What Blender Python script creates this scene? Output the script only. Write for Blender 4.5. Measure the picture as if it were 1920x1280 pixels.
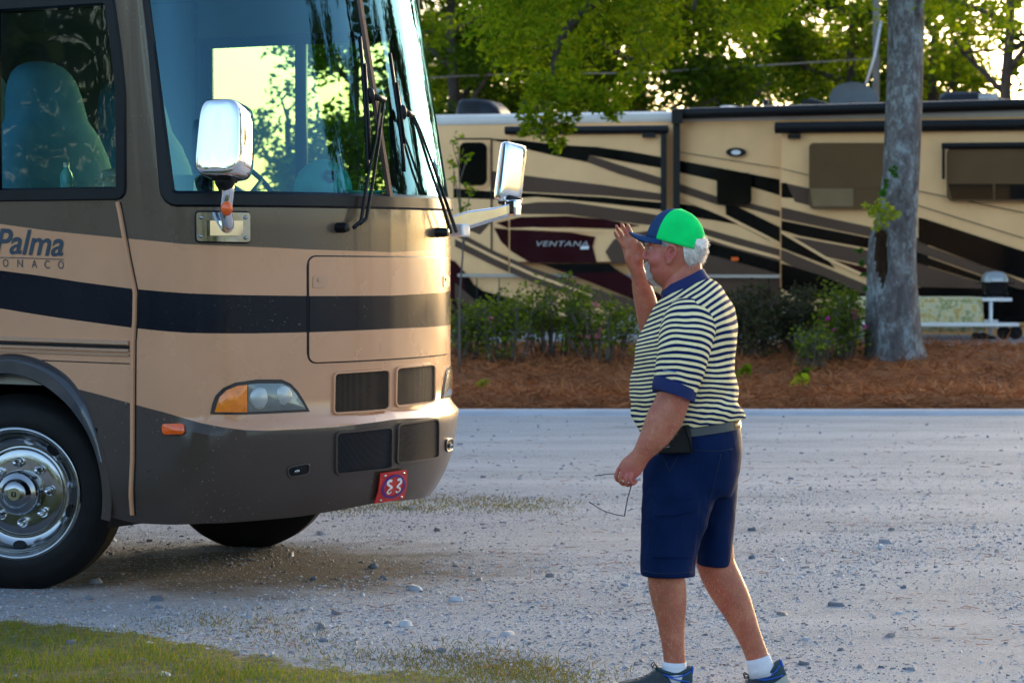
import bpy, bmesh, math, random
from mathutils import Vector, Matrix, noise
from mathutils.bvhtree import BVHTree
random.seed(7)
PI = math.pi
for o in list(bpy.data.objects):
    bpy.data.objects.remove(o)
SC = bpy.context.scene
COL = SC.collection

# ------------------------------------------------------------------ camera
FPX, HOR, CAMZ = 5000.0, 466.0, 1.685
PITCH = math.atan((640 - HOR) / FPX)
cam_d = bpy.data.cameras.new("camera")
cam_d.sensor_width = 36.0
cam_d.lens = 36.0 * FPX / 1920
cam_d.clip_start, cam_d.clip_end = 0.1, 3000
cam_d.dof.use_dof = True
cam_d.dof.focus_distance = 11.4
cam_d.dof.aperture_fstop = 6.0
cam = bpy.data.objects.new("camera", cam_d)
COL.objects.link(cam)
cam.location = (0, 0, CAMZ)
cam.rotation_euler = (PI / 2 - PITCH, 0, 0)
SC.camera = cam

# ------------------------------------------------------------------ light
SUN_AZ, SUN_EL = math.radians(26), math.radians(11)
w = bpy.data.worlds.new("World")
SC.world = w
w.use_nodes = True
nt = w.node_tree
nt.nodes.clear()
sky = nt.nodes.new("ShaderNodeTexSky")
sky.sky_type = 'NISHITA'
sky.sun_disc = False
sky.sun_elevation = SUN_EL
sky.sun_rotation = SUN_AZ
sky.altitude = 0
sky.air_density = 1.0
sky.dust_density = 1.8
sky.ozone_density = 1.5
bg = nt.nodes.new("ShaderNodeBackground")
bg.inputs['Strength'].default_value = 0.15
wo = nt.nodes.new("ShaderNodeOutputWorld")
nt.links.new(sky.outputs[0], bg.inputs[0])
nt.links.new(bg.outputs[0], wo.inputs[0])
sd = bpy.data.lights.new("sun", 'SUN')
sd.energy = 0.8
sd.angle = math.radians(16)
sd.color = (1.0, 0.80, 0.54)
so = bpy.data.objects.new("sun", sd)
COL.objects.link(so)
sv = Vector((math.sin(SUN_AZ) * math.cos(SUN_EL), math.cos(SUN_AZ) * math.cos(SUN_EL), math.sin(SUN_EL)))
so.rotation_euler = sv.to_track_quat('Z', 'Y').to_euler()
so.location = sv * 60
SC.view_settings.view_transform = 'Standard'
SC.view_settings.look = 'None'
SC.view_settings.gamma = 1
SC.view_settings.exposure = 2.0
SC.cycles.max_bounces = 10
SC.cycles.transparent_max_bounces = 16
SC.cycles.use_denoising = True
SC.cycles.sample_clamp_indirect = 6.0

# ------------------------------------------------------------------ pixel helpers (1920 x 1280 photograph)
_cp, _sp = math.cos(PITCH), math.sin(PITCH)
def ray(x, y):
    dx, dv = (x - 960) / FPX, (640 - y) / FPX
    return Vector((dx, _cp + dv * _sp, -_sp + dv * _cp))
CAM = Vector((0, 0, CAMZ))
def at(x, y, Y):
    r = ray(x, y)
    return CAM + r * (Y / r.y)
def ground_at(x, y, z=0.0):
    r = ray(x, y)
    return CAM + r * ((z - CAMZ) / r.z)

# ------------------------------------------------------------------ object helpers
def link(o, parent=None):
    COL.objects.link(o)
    if parent is not None:
        o.parent = parent
    return o
def tag(o, label=None, cat=None, group=None, kind=None):
    if label: o["label"] = label
    if cat: o["category"] = cat
    if group: o["group"] = group
    if kind: o["kind"] = kind
    return o
def empty(name, loc=(0, 0, 0), rz=0.0):
    o = bpy.data.objects.new(name, None)
    o.location = loc
    o.rotation_euler = (0, 0, rz)
    o.empty_display_size = 0.1
    return link(o)
class MB:
    """collects verts / faces / material slots, builds one mesh object"""
    def __init__(s):
        s.v, s.f, s.m, s.uv = [], [], [], None
    def add(s, verts, faces, m=0):
        n = len(s.v)
        s.v += [tuple(p) for p in verts]
        s.f += [tuple(i + n for i in f) for f in faces]
        s.m += [m] * len(faces)
        return n
    def box(s, c, size, rot=None, m=0):
        hx, hy, hz = size[0] / 2, size[1] / 2, size[2] / 2
        vs = [Vector((x, y, z)) for x in (-hx, hx) for y in (-hy, hy) for z in (-hz, hz)]
        if rot is not None: vs = [rot @ p for p in vs]
        vs = [p + Vector(c) for p in vs]
        s.add(vs, [(0, 1, 3, 2), (4, 6, 7, 5), (0, 4, 5, 1), (2, 3, 7, 6), (0, 2, 6, 4), (1, 5, 7, 3)], m)
    def loft(s, rings, m=0, cap=True, closed=True):
        n = len(rings[0])
        base = len(s.v)
        for r in rings: s.v += [tuple(p) for p in r]
        for k in range(len(rings) - 1):
            for i in range(n if closed else n - 1):
                j = (i + 1) % n
                s.f.append((base + k * n + i, base + k * n + j, base + (k + 1) * n + j, base + (k + 1) * n + i)); s.m.append(m)
        if cap and closed:
            s.f.append(tuple(base + i for i in reversed(range(n)))); s.m.append(m)
            s.f.append(tuple(base + (len(rings) - 1) * n + i for i in range(n))); s.m.append(m)
        return base
    def tube(s, pts, r, n=8, m=0, cap=True):
        pts = [Vector(p) for p in pts]
        rr = r if isinstance(r, (list, tuple)) else [r] * len(pts)
        rings = []
        up = None
        for i, p in enumerate(pts):
            d = (pts[min(i + 1, len(pts) - 1)] - pts[max(i - 1, 0)]).normalized()
            if up is None:
                up = Vector((0, 0, 1)) if abs(d.z) < 0.9 else Vector((1, 0, 0))
            a = d.cross(up)
            if a.length < 1e-5: a = d.orthogonal()
            a.normalize(); b = a.cross(d).normalized(); up = b
            rings.append([p + (a * math.cos(t) + b * math.sin(t)) * rr[i] for t in [2 * PI * k / n for k in range(n)]])
        s.loft(rings, m, cap)
    def lathe(s, prof, c, axis, up, n=48, m=0, close=False):
        """prof: list of (radius, along axis)"""
        axis, up = Vector(axis).normalized(), Vector(up).normalized()
        a, b = up, axis.cross(up).normalized()
        rings = []
        for (r, h) in prof:
            rings.append([Vector(c) + axis * h + (a * math.cos(t) + b * math.sin(t)) * r for t in [2 * PI * k / n for k in range(n)]])
        if close: rings.append(rings[0])
        s.loft(rings, m, cap=False)
    def ball(s, c, r, m=0, nu=14, nv=10, rot=None):
        """ellipsoid, r a 3-tuple"""
        if not isinstance(r, (tuple, list, Vector)): r = (r, r, r)
        rings = []
        for k in range(nv + 1):
            ph = -PI / 2 + PI * k / nv
            cr = max(math.cos(ph), 0.02)
            ring = []
            for i in range(nu):
                t = 2 * PI * i / nu
                p = Vector((r[0] * cr * math.cos(t), r[1] * cr * math.sin(t), r[2] * math.sin(ph)))
                if rot is not None: p = rot @ p
                ring.append(p + Vector(c))
            rings.append(ring)
        s.loft(rings, m)
    def mesh(s, name, mats, smooth=True):
        me = bpy.data.meshes.new(name)
        me.from_pydata(s.v, [], s.f)
        for m in (mats if isinstance(mats, (list, tuple)) else [mats]): me.materials.append(m)
        me.polygons.foreach_set("material_index", s.m)
        me.polygons.foreach_set("use_smooth", [smooth] * len(s.f))
        me.update()
        return me
    def build(s, name, mats, parent=None, smooth=True, bevel=0.0, fix=True, sharp=None, seg=2):
        me = s.mesh(name, mats, smooth)
        if fix:
            bm = bmesh.new(); bm.from_mesh(me)
            bmesh.ops.recalc_face_normals(bm, faces=bm.faces)
            bm.to_mesh(me); bm.free()
        o = link(bpy.data.objects.new(name, me), parent)
        if bevel:
            b = o.modifiers.new("bevel", 'BEVEL'); b.width = bevel; b.segments = seg; b.limit_method = 'ANGLE'; b.angle_limit = math.radians(35)
            b.harden_normals = False
        if smooth and (sharp or bevel):
            try: me.set_sharp_from_angle(angle=math.radians(sharp or 40))
            except Exception: pass
        return o
def apply_mods(o):
    dg = bpy.context.evaluated_depsgraph_get()
    me = bpy.data.meshes.new_from_object(o.evaluated_get(dg))
    old = o.data
    o.modifiers.clear()
    o.data = me
    bpy.data.meshes.remove(old)
    return o
def lerp(a, b, t): return a + (b - a) * t
def sstep(a, b, x):
    if a == b: return float(x > a)
    t = min(1, max(0, (x - a) / (b - a)))
    return t * t * (3 - 2 * t)
def interp(xs, ys, x):
    if x <= xs[0]: return ys[0]
    for i in range(len(xs) - 1):
        if x <= xs[i + 1]:
            t = (x - xs[i]) / (xs[i + 1] - xs[i])
            return ys[i] + (ys[i + 1] - ys[i]) * t
    return ys[-1]
def catmull(pts, n):
    pts = [Vector(p) for p in pts]
    out = []
    for i in range(len(pts) - 1):
        p0 = pts[i - 1] if i else pts[0] * 2 - pts[1]
        p1, p2 = pts[i], pts[i + 1]
        p3 = pts[i + 2] if i + 2 < len(pts) else pts[-1] * 2 - pts[-2]
        for k in range(n):
            t = k / n
            out.append(0.5 * ((2 * p1) + (p2 - p0) * t + (2 * p0 - 5 * p1 + 4 * p2 - p3) * t * t + (3 * p1 - p0 - 3 * p2 + p3) * t ** 3))
    out.append(pts[-1])
    return out
def rrect(x0, y0, x1, y1, r, n=5):
    """rounded rectangle outline, anticlockwise"""
    out = []
    for (cx, cy, a) in ((x1 - r, y1 - r, 0), (x0 + r, y1 - r, 90), (x0 + r, y0 + r, 180), (x1 - r, y0 + r, 270)):
        for k in range(n + 1):
            t = math.radians(a + 90 * k / n)
            out.append((cx + r * math.cos(t), cy + r * math.sin(t)))
    return out
def round_poly(pts, r, n=4):
    """rounds the corners of a polygon given as 2-tuples"""
    out = []
    N = len(pts)
    for i in range(N):
        p, a, b = Vector(pts[i]), Vector(pts[i - 1]), Vector(pts[(i + 1) % N])
        da, db = (a - p), (b - p)
        ra = min(r, da.length * .45); rb = min(r, db.length * .45)
        s, e = p + da.normalized() * ra, p + db.normalized() * rb
        for k in range(n + 1):
            t = k / n
            out.append(tuple(s * (1 - t) ** 2 + p * 2 * t * (1 - t) + e * t * t))
    return out
def densify(pts, step, closed=True):
    out = []
    N = len(pts)
    for i in range(N if closed else N - 1):
        a, b = Vector(pts[i]), Vector(pts[(i + 1) % N])
        k = max(1, int((b - a).length / step))
        for j in range(k): out.append(tuple(a + (b - a) * (j / k)))
    if not closed: out.append(tuple(pts[-1]))
    return out

# ------------------------------------------------------------------ materials
def nodes_of(name):
    m = bpy.data.materials.new(name)
    m.use_nodes = True
    t = m.node_tree
    return m, t, t.nodes["Principled BSDF"], t.nodes["Material Output"]
def N(t, typ, **kw):
    n = t.nodes.new(typ)
    for k, v in kw.items():
        if k in n.inputs.keys(): n.inputs[k].default_value = v
        else: setattr(n, k, v)
    return n
def L(t, a, b): t.links.new(a, b)
def ramp(t, stops, fac, interp_='LINEAR'):
    r = t.nodes.new("ShaderNodeValToRGB")
    r.color_ramp.interpolation = interp_
    el = r.color_ramp.elements
    while len(el) < len(stops): el.new(0.5)
    for e, (p, c) in zip(el, stops):
        e.position = p
        e.color = (c, c, c, 1) if isinstance(c, (int, float)) else tuple(c) + (1,)
    if fac is not None: t.links.new(fac, r.inputs[0])
    return r
def tcoord(t, out='Object', scale=None):
    c = t.nodes.new("ShaderNodeTexCoord")
    if scale is None: return c.outputs[out]
    mp = t.nodes.new("ShaderNodeMapping")
    mp.inputs['Scale'].default_value = scale if isinstance(scale, (tuple, list)) else (scale,) * 3
    t.links.new(c.outputs[out], mp.inputs[0])
    return mp.outputs[0]
def noise_tex(t, vec, scale, detail=4, rough=.55, dist=0):
    n = t.nodes.new("ShaderNodeTexNoise")
    n.inputs['Scale'].default_value = scale
    n.inputs['Detail'].default_value = detail
    n.inputs['Roughness'].default_value = rough
    n.inputs['Distortion'].default_value = dist
    if vec is not None: t.links.new(vec, n.inputs['Vector'])
    return n.outputs['Fac']
def mixc(t, fac, a, b, mode='MIX'):
    m = t.nodes.new("ShaderNodeMix")
    m.data_type = 'RGBA'; m.blend_type = mode
    for s, v in ((0, fac), (6, a), (7, b)):
        if isinstance(v, (int, float)): m.inputs[s].default_value = v if s == 0 else (v, v, v, 1)
        elif isinstance(v, (tuple, list)): m.inputs[s].default_value = tuple(v) + (1,)
        else: t.links.new(v, m.inputs[s])
    return m.outputs[2]
def bump(t, b, height, strength=.3, dist=.01):
    n = t.nodes.new("ShaderNodeBump")
    n.inputs['Strength'].default_value = strength
    n.inputs['Distance'].default_value = dist
    t.links.new(height, n.inputs['Height'])
    t.links.new(n.outputs[0], b.inputs['Normal'])
def mat(name, col, rough=.5, metal=0.0, var=.08, vscale=6.0, bmp=0.0, bscale=80.0, coat=0.0, spec=None, rvar=.0, bdist=.002):
    """plain surface with a procedural break-up of its colour, gloss and relief"""
    m, t, b, o = nodes_of(name)
    v = tcoord(t)
    n1 = noise_tex(t, v, vscale, 5)
    lo = tuple(max(0, c * (1 - var)) for c in col); hi = tuple(min(1, c * (1 + var)) for c in col)
    r = ramp(t, [(.3, lo), (.7, hi)], n1)
    L(t, r.outputs[0], b.inputs['Base Color'])
    b.inputs['Roughness'].default_value = rough
    if rvar:
        n3 = noise_tex(t, v, vscale * 2.3, 6)
        rr = ramp(t, [(.3, max(0, rough - rvar)), (.7, min(1, rough + rvar))], n3)
        L(t, rr.outputs[0], b.inputs['Roughness'])
    b.inputs['Metallic'].default_value = metal
    if spec is not None: b.inputs['Specular IOR Level'].default_value = spec
    if coat:
        b.inputs['Coat Weight'].default_value = coat
        b.inputs['Coat Roughness'].default_value = .04
    if bmp:
        n2 = noise_tex(t, v, bscale, 4)
        bump(t, b, n2, bmp, bdist)
    return m
def paint(name, col, dirt=.25, rough=.32, coat=.6, flake=0.0, spec=.5):
    """vehicle paint with a clear coat, faint orange peel and road dust specks"""
    m, t, b, o = nodes_of(name)
    v = tcoord(t)
    n1 = noise_tex(t, v, 2.2, 6, .6)
    lo = tuple(c * .93 for c in col); hi = tuple(min(1, c * 1.05) for c in col)
    r = ramp(t, [(.3, lo), (.7, hi)], n1)
    spk = noise_tex(t, v, 95, 2, .4)
    pch = noise_tex(t, v, 3.1, 3)
    r2 = ramp(t, [(.70, 0.0), (.73, 1.0)], spk)
    r3 = ramp(t, [(.45, 0.0), (.62, 1.0)], pch)
    mul = N(t, "ShaderNodeMath", operation='MULTIPLY'); L(t, r2.outputs[0], mul.inputs[0]); L(t, r3.outputs[0], mul.inputs[1])
    m2 = N(t, "ShaderNodeMath", operation='MULTIPLY'); L(t, mul.outputs[0], m2.inputs[0]); m2.inputs[1].default_value = dirt
    c = mixc(t, m2.outputs[0], r.outputs[0], (.33, .28, .22))
    L(t, c, b.inputs['Base Color'])
    rr = ramp(t, [(.3, rough - .06), (.7, rough + .12)], noise_tex(t, v, 1.7, 5))
    L(t, rr.outputs[0], b.inputs['Roughness'])
    b.inputs['Metallic'].default_value = flake
    b.inputs['Specular IOR Level'].default_value = spec
    b.inputs['Coat Weight'].default_value = coat
    b.inputs['Coat Roughness'].default_value = .06
    bump(t, b, noise_tex(t, v, 24, 2), .035, .004)
    return m
def glass(name, tint, refl=1.0, ior=1.5, dust=.03, wave=0.0):
    """thin tinted sheet: see-through plus a Fresnel reflection"""
    m, t, b, o = nodes_of(name)
    t.nodes.remove(b)
    tr = N(t, "ShaderNodeBsdfTransparent"); tr.inputs[0].default_value = tuple(tint) + (1,)
    gl = N(t, "ShaderNodeBsdfGlossy"); gl.inputs['Roughness'].default_value = .01
    gl.inputs['Color'].default_value = tuple(refl) + (1,) if isinstance(refl, tuple) else (refl, refl, refl, 1)
    fr = N(t, "ShaderNodeFresnel"); fr.inputs[0].default_value = ior
    df = N(t, "ShaderNodeBsdfDiffuse"); df.inputs[0].default_value = (.5, .48, .42, 1)
    v = tcoord(t)
    if wave:
        bn = N(t, "ShaderNodeBump"); bn.inputs['Strength'].default_value = wave; bn.inputs['Distance'].default_value = .01
        L(t, noise_tex(t, v, 2.6, 2), bn.inputs['Height'])
        L(t, bn.outputs[0], gl.inputs['Normal'])
    mx = N(t, "ShaderNodeMixShader"); L(t, fr.outputs[0], mx.inputs[0]); L(t, tr.outputs[0], mx.inputs[1]); L(t, gl.outputs[0], mx.inputs[2])
    m2 = N(t, "ShaderNodeMixShader")
    rr = ramp(t, [(.35, 0.0), (.8, dust)], noise_tex(t, v, 5, 6))
    L(t, rr.outputs[0], m2.inputs[0]); L(t, mx.outputs[0], m2.inputs[1]); L(t, df.outputs[0], m2.inputs[2])
    L(t, m2.outputs[0], o.inputs[0])
    return m
def leaf_mat(name, cols, trans=.45, rough=.7, through=(1.5, 1.35, .5)):
    m, t, b, o = nodes_of(name)
    g = N(t, "ShaderNodeNewGeometry")
    n = len(cols)
    r = ramp(t, [(i / max(1, n - 1), c) for i, c in enumerate(cols)], g.outputs['Random Per Island'])
    v = tcoord(t)
    var = ramp(t, [(.3, .7), (.7, 1.2)], noise_tex(t, v, .9, 3))
    c = mixc(t, 1.0, r.outputs[0], var.outputs[0], 'MULTIPLY')
    L(t, c, b.inputs['Base Color'])
    b.inputs['Roughness'].default_value = rough
    b.inputs['Specular IOR Level'].default_value = .06
    tl = N(t, "ShaderNodeBsdfTranslucent")
    c2 = mixc(t, 1.0, c, through, 'MULTIPLY')
    L(t, c2, tl.inputs[0])
    mx = N(t, "ShaderNodeMixShader"); mx.inputs[0].default_value = trans
    L(t, b.outputs[0], mx.inputs[1]); L(t, tl.outputs[0], mx.inputs[2]); L(t, mx.outputs[0], o.inputs[0])
    return m

M = {}
M['chrome'] = mat("chrome", (.82, .83, .85), .06, 1.0, .03, 4, rvar=.04)
M['steel'] = mat("polished_steel", (.33, .34, .355), .15, 1.0, .06, 5, rvar=.07)
M['black'] = mat("black_plastic", (.006, .006, .007), .4, 0, .2, 9, .15, 200, spec=.25)
M['rubber'] = mat("rubber", (.008, .008, .009), .7, 0, .25, 8, .3, 60, spec=.2)
M['gasket'] = mat("gasket_rubber", (.004, .005, .008), .4, 0, .2, 12, spec=.25)
M['white_metal'] = mat("white_aluminium", (.72, .73, .76), .35, .2, .06, 8)
# ================================================================== tan motorhome in front
RV_LOC = Vector((-2.45, 13.04, 0.0))
RV_YAW = math.radians(-31.0)
RV_MAT = Matrix.Translation(RV_LOC) @ Matrix.Rotation(RV_YAW, 4, 'Z')
RV_INV = RV_MAT.inverted()
RVW = 2.40
HC = RVW / 2
TILT0, TILT = 1.92, .185
_half = [(1.20, .45), (1.2, .62), (1.193, .76), (1.17, .90), (1.12, 1.02), (1.04, 1.115), (.93, 1.195), (.78, 1.275), (.6, 1.345), (.4, 1.393), (.2, 1.42), (0, 1.43)]
_cur = [(p.x, p.y) for p in catmull([(a, b, 0) for a, b in _half], 8)]
_near = [(-7.2 + .05 * k, 0.0) for k in range(int(7.65 / .05))] + [(u, HC - w_) for (w_, u) in _cur]
_far = [(u, RVW - v) for (u, v) in reversed(_near[:-1])]
PROF = [Vector((u, v)) for u, v in _near + _far]
ARC = [0.0]
for i in range(1, len(PROF)): ARC.append(ARC[-1] + (PROF[i] - PROF[i - 1]).length)
_t0 = 7.2
ARC = [a - _t0 for a in ARC]                       # t = 0 at the front axle on the near side
TC = ARC[len(_near) - 1]                           # t at the nose centre line
def mir(t): return t if t <= TC else 2 * TC - t
def plan(t):
    import bisect
    i = min(max(bisect.bisect_right(ARC, t) - 1, 0), len(ARC) - 2)
    f = (t - ARC[i]) / (ARC[i + 1] - ARC[i])
    return PROF[i].lerp(PROF[i + 1], f)
def plan_n(t):
    d = plan(t + .03) - plan(t - .03)
    n = Vector((d.y, -d.x))
    return n.normalized() if n.length > 1e-6 else Vector((1, 0))
def shear(t, z):
    return -TILT * max(0, z - TILT0) * sstep(.74, 1.06, mir(t))
_bz = [.34, .40, .48, .60, .78, .83, .872, .90]
_bo = [-.13, -.085, -.035, .01, .04, .042, .0, .0]
def push(t, z):
    n = plan_n(t)
    wf = sstep(.25, .75, n.x)
    return interp(_bz, _bo, z) * wf + interp([.34, .42, .52], [-.05, -.02, 0], z) * (1 - wf)
def S(t, z, off=0.0):
    p, n = plan(t), plan_n(t)
    q = p + n * (push(t, z) + off)
    return Vector((q.x + shear(t, z), q.y, z))
# form surface for tracing what the photograph shows on the coach
_tt = [ -2.6 + .05 * k for k in range(52)] + [.0 + (2 * TC) * k / 200 for k in range(201)]
_zz = [.34 + .04 * k for k in range(75)]
_fv = [S(t, z) for t in _tt for z in _zz]
_ff = [(i * 75 + j, (i + 1) * 75 + j, (i + 1) * 75 + j + 1, i * 75 + j + 1) for i in range(len(_tt) - 1) for j in range(74)]
RV_BVH = BVHTree.FromPolygons(_fv, _ff)
_pl = [(t, plan(t)) for t in [-2.6 + .01 * k for k in range(int((2 * TC + 3) / .01))]]
def px2tz(x, y):
    o_ = RV_INV @ CAM
    d_ = (RV_INV.to_3x3() @ ray(x, y)).normalized()
    hit = RV_BVH.ray_cast(o_, d_)
    if hit[0] is None:
        return None
    p = hit[0]
    def err(i):
        t, q = _pl[i]
        sx_ = shear(t, p.z) if p.z > TILT0 else 0.0
        return (q.x + sx_ - p.x) ** 2 + (q.y - p.y) ** 2
    i = min(range(0, len(_pl), 12), key=err)
    i = min(range(max(0, i - 14), min(len(_pl), i + 15)), key=err)
    best = (err(i), _pl[i][0])
    for a_, c_ in ((i - 1, i), (i, i + 1)):
        if a_ < 0 or c_ >= len(_pl): continue
        (ta, qa), (tb, qb) = _pl[a_], _pl[c_]
        for f in (.125, .25, .375, .5, .625, .75, .875):
            t = lerp(ta, tb, f); q = qa.lerp(qb, f)
            sx_ = shear(t, p.z) if p.z > TILT0 else 0.0
            e = (q.x + sx_ - p.x) ** 2 + (q.y - p.y) ** 2
            if e < best[0]: best = (e, t)
    return (best[1], p.z)
def trace(pts):
    out = [px2tz(*p) for p in pts]
    return [o for o in out if o]
def rv_at(u, v, z): return Vector((u, v, z))

# painted boundaries read along the coach as height over t
def boundary(pts):
    tz = sorted(trace(pts))
    ts, zs = [a for a, b in tz], [b for a, b in tz]
    return lambda t: interp(ts, zs, mir(t))
G1 = boundary([(0, 420), (98, 433.5), (230, 446.6), (290, 452), (344, 457.5), (410, 460.5), (479, 463), (583, 468), (735, 473)])
G2 = boundary([(0, 507), (70, 516), (143, 527.6), (246, 541), (300, 546), (348, 549.6), (410, 552), (479, 553.5), (579, 554.8), (735, 554)])
G3 = boundary([(0, 578), (60, 588), (115, 596.5), (246, 614), (300, 620), (354, 624), (410, 625), (479, 624.8), (579, 622.7), (735, 616)])
G4 = boundary([(0, 690), (60, 706), (120, 723), (185, 739), (246, 756), (310, 773), (374, 792), (420, 801), (460, 806), (503, 807), (630, 800), (735, 786)])
GB = boundary([(205, 968), (250, 980), (330, 983), (420, 980), (560, 968), (690, 945)])

M['rv_taupe'] = paint("taupe_paint", (.094, .062, .042), .5, .26, .5, 0, .4)
M['rv_grey'] = paint("charcoal_taupe_paint", (.058, .040, .032), .9, .30, .3, 0, .3)
M['rv_tan'] = paint("tan_paint", (.57, .275, .145), .45, .26, .6)
M['rv_navy'] = paint("navy_stripe_paint", (.0015, .004, .011), .6, .2, .08, 0, .2)
rv = empty("motorhome", RV_LOC, RV_YAW)
tag(rv, "tan and taupe motorhome with a navy stripe and chrome mirrors in the foreground", "motorhome")

def cols():
    c = [-7.2 + .3 * k for k in range(16)]
    c += [-2.4 + .05 * k for k in range(33)]
    c += [-.75 + .03 * k for k in range(50)]
    k = c[-1]
    while k < TC - .02: k += .025; c.append(min(k, TC))
    if c[-1] < TC: c.append(TC)
    return c
CN = cols()
T_WIN0 = -2.4
T_WIN1 = px2tz(224, 330)[0]
T_WS = px2tz(318, 362)[0]
def snap(cs, v):
    i = min(range(len(cs)), key=lambda k: abs(cs[k] - v)); cs[i] = v
for v_ in (T_WIN1, T_WS): snap(CN, v_)
CALL = CN + [2 * TC - c for c in reversed(CN[:-1])]
Z_WB, Z_WT, Z_ST = 1.945, 3.06, 2.865
def row_levels(t):
    b, a4, a3, a2, a1 = GB(t), G4(t), G3(t), G2(t), G1(t)
    r = [b, lerp(b, a4, .06), lerp(b, a4, .15), lerp(b, a4, .3), lerp(b, a4, .5), lerp(b, a4, .72), lerp(b, a4, .9), a4]
    wl = sstep(.2, .6, plan_n(t).x)
    r += [a4 + .014, a4 + .042, a4 + .06]
    r += [lerp(a4 + .06, a3, f) for f in (.2, .4, .6, .8)] + [a3, lerp(a3, a2, .5), a2, lerp(a2, a1, .5), a1, lerp(a1, 1.88, .5), 1.88, Z_WB]
    r += [lerp(Z_WB, Z_ST, f / 9) for f in range(1, 10)] + [Z_WT, 3.16, 3.25, 3.31]
    return r
NR = len(row_levels(0))
R4, R3, R2, R1 = 7, 15, 17, 19
RWB = 22; RST = RWB + 9; RWT = RST + 1
def col_shift(t, z):
    """the rear edge of the front side window leans"""
    if abs(t - T_WIN1) < 1e-6 and z > 2.3: return -.062 * (z - 2.3) / .55
    return 0.0
b = MB()
for t in CALL:
    lv = row_levels(t)
    for k, z in enumerate(lv):
        ts = t + col_shift(t, z)
        p = S(ts, z)
        if k >= NR - 2:
            q = plan(ts); n = plan_n(ts); p = p - Vector((n.x, n.y, 0)) * (.05 if k == NR - 2 else .16)
        b.v.append(tuple(p))
WELL_C = (0.0, .49)
def in_well(p):
    c = 0.0 if p.y < 1 else -.36
    return (p.x - c) ** 2 + (p.z - .49) ** 2 < .60 ** 2 and (p.y < .03 or p.y > RVW - .03)
for i in range(len(CALL) - 1):
    tm = (CALL[i] + CALL[i + 1]) / 2
    near = tm < TC
    for k in range(NR - 1):
        if T_WS < tm < 2 * TC - T_WS and RWB <= k < RWT: continue
        if near and T_WIN0 < tm < T_WIN1 and RWB <= k < RST: continue
        if not near and -.62 < mir(tm) < T_WIN1 and RWB <= k < RST: continue
        ids = (i * NR + k, (i + 1) * NR + k, (i + 1) * NR + k + 1, i * NR + k + 1)
        c = sum((Vector(b.v[j]) for j in ids), Vector()) / 4
        if in_well(c): continue
        b.f.append(ids)
        b.m.append(0 if k < R4 else 1 if k < R3 else 2 if k < R2 else 1 if k < R1 else 3)
top = [i * NR + NR - 1 for i in range(len(CALL))]
b.f.append(tuple(top)); b.m.append(1)
b.f.append(tuple(k for k in range(NR)) + tuple((len(CALL) - 1) * NR + k for k in reversed(range(NR)))); b.m.append(1)
b.build("body", [M['rv_grey'], M['rv_tan'], M['rv_navy'], M['rv_taupe']], rv, sharp=32)

def Sv(tz, off=0.0): return S(tz[0], tz[1], off)
def ribbon(mb, pts, w_, h0, h1, closed=False, m=0, tap=.7):
    P = [Vector(p) for p in pts]
    n = len(P)
    rings = []
    for i in range(n):
        a = P[i - 1] if (i or closed) else P[i]
        c = P[(i + 1) % n] if (i < n - 1 or closed) else P[i]
        d1, d2 = (P[i] - a), (c - P[i])
        d = (d1.normalized() if d1.length > 1e-7 else d2.normalized()) + (d2.normalized() if d2.length > 1e-7 else d1.normalized())
        d.normalize()
        nn = Vector((-d.y, d.x))
        ww = w_[i] if isinstance(w_, (list, tuple)) else w_
        k = 1.0
        if d1.length > 1e-7 and d2.length > 1e-7:
            k = 1 / max(.5, abs(d.dot(d2.normalized())))
        h = ww / 2 * k
        rings.append([Sv(P[i] + nn * h * f, o_) for f, o_ in ((-1, h0), (-tap, h1), (tap, h1), (1, h0))])
    if closed: rings.append(rings[0])
    mb.loft(rings, m, cap=not closed)
def tz_d(pts, step=.04, closed=True): return densify([tuple(p)[:2] for p in pts], step, closed)
def patch(mb, outline, off, edge=None, m=0, rings=5, cen=None, skirt=-.012, dome=0.0):
    """filled outline lying on the coach surface"""
    P = [Vector(p) for p in densify([tuple(p)[:2] for p in outline], .02)]
    c = Vector(cen) if cen else sum(P, Vector((0, 0))) / len(P)
    rs = []
    rs.append([Sv(p, skirt) for p in P])
    for k in range(rings, 0, -1):
        f = k / rings
        rs.append([Sv(c + (p - c) * f, off + dome * (1 - f * f)) for p in P])
    base = mb.loft(rs, m, cap=False)
    n = len(P)
    ci = len(mb.v); mb.v.append(tuple(Sv(c, off + dome)))
    st = base + (len(rs) - 1) * n
    for i in range(n):
        mb.f.append((st + i, st + (i + 1) % n, ci)); mb.m.append(m)

# ---- front hatch, its gap and latches
hatch = trace(round_poly([(582, 479.5), (840, 484.5), (835, 661), (577, 680.5)], 16))
hatch_d = tz_d(hatch, .05)
def hatch_mat(z, t): return 0
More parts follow.
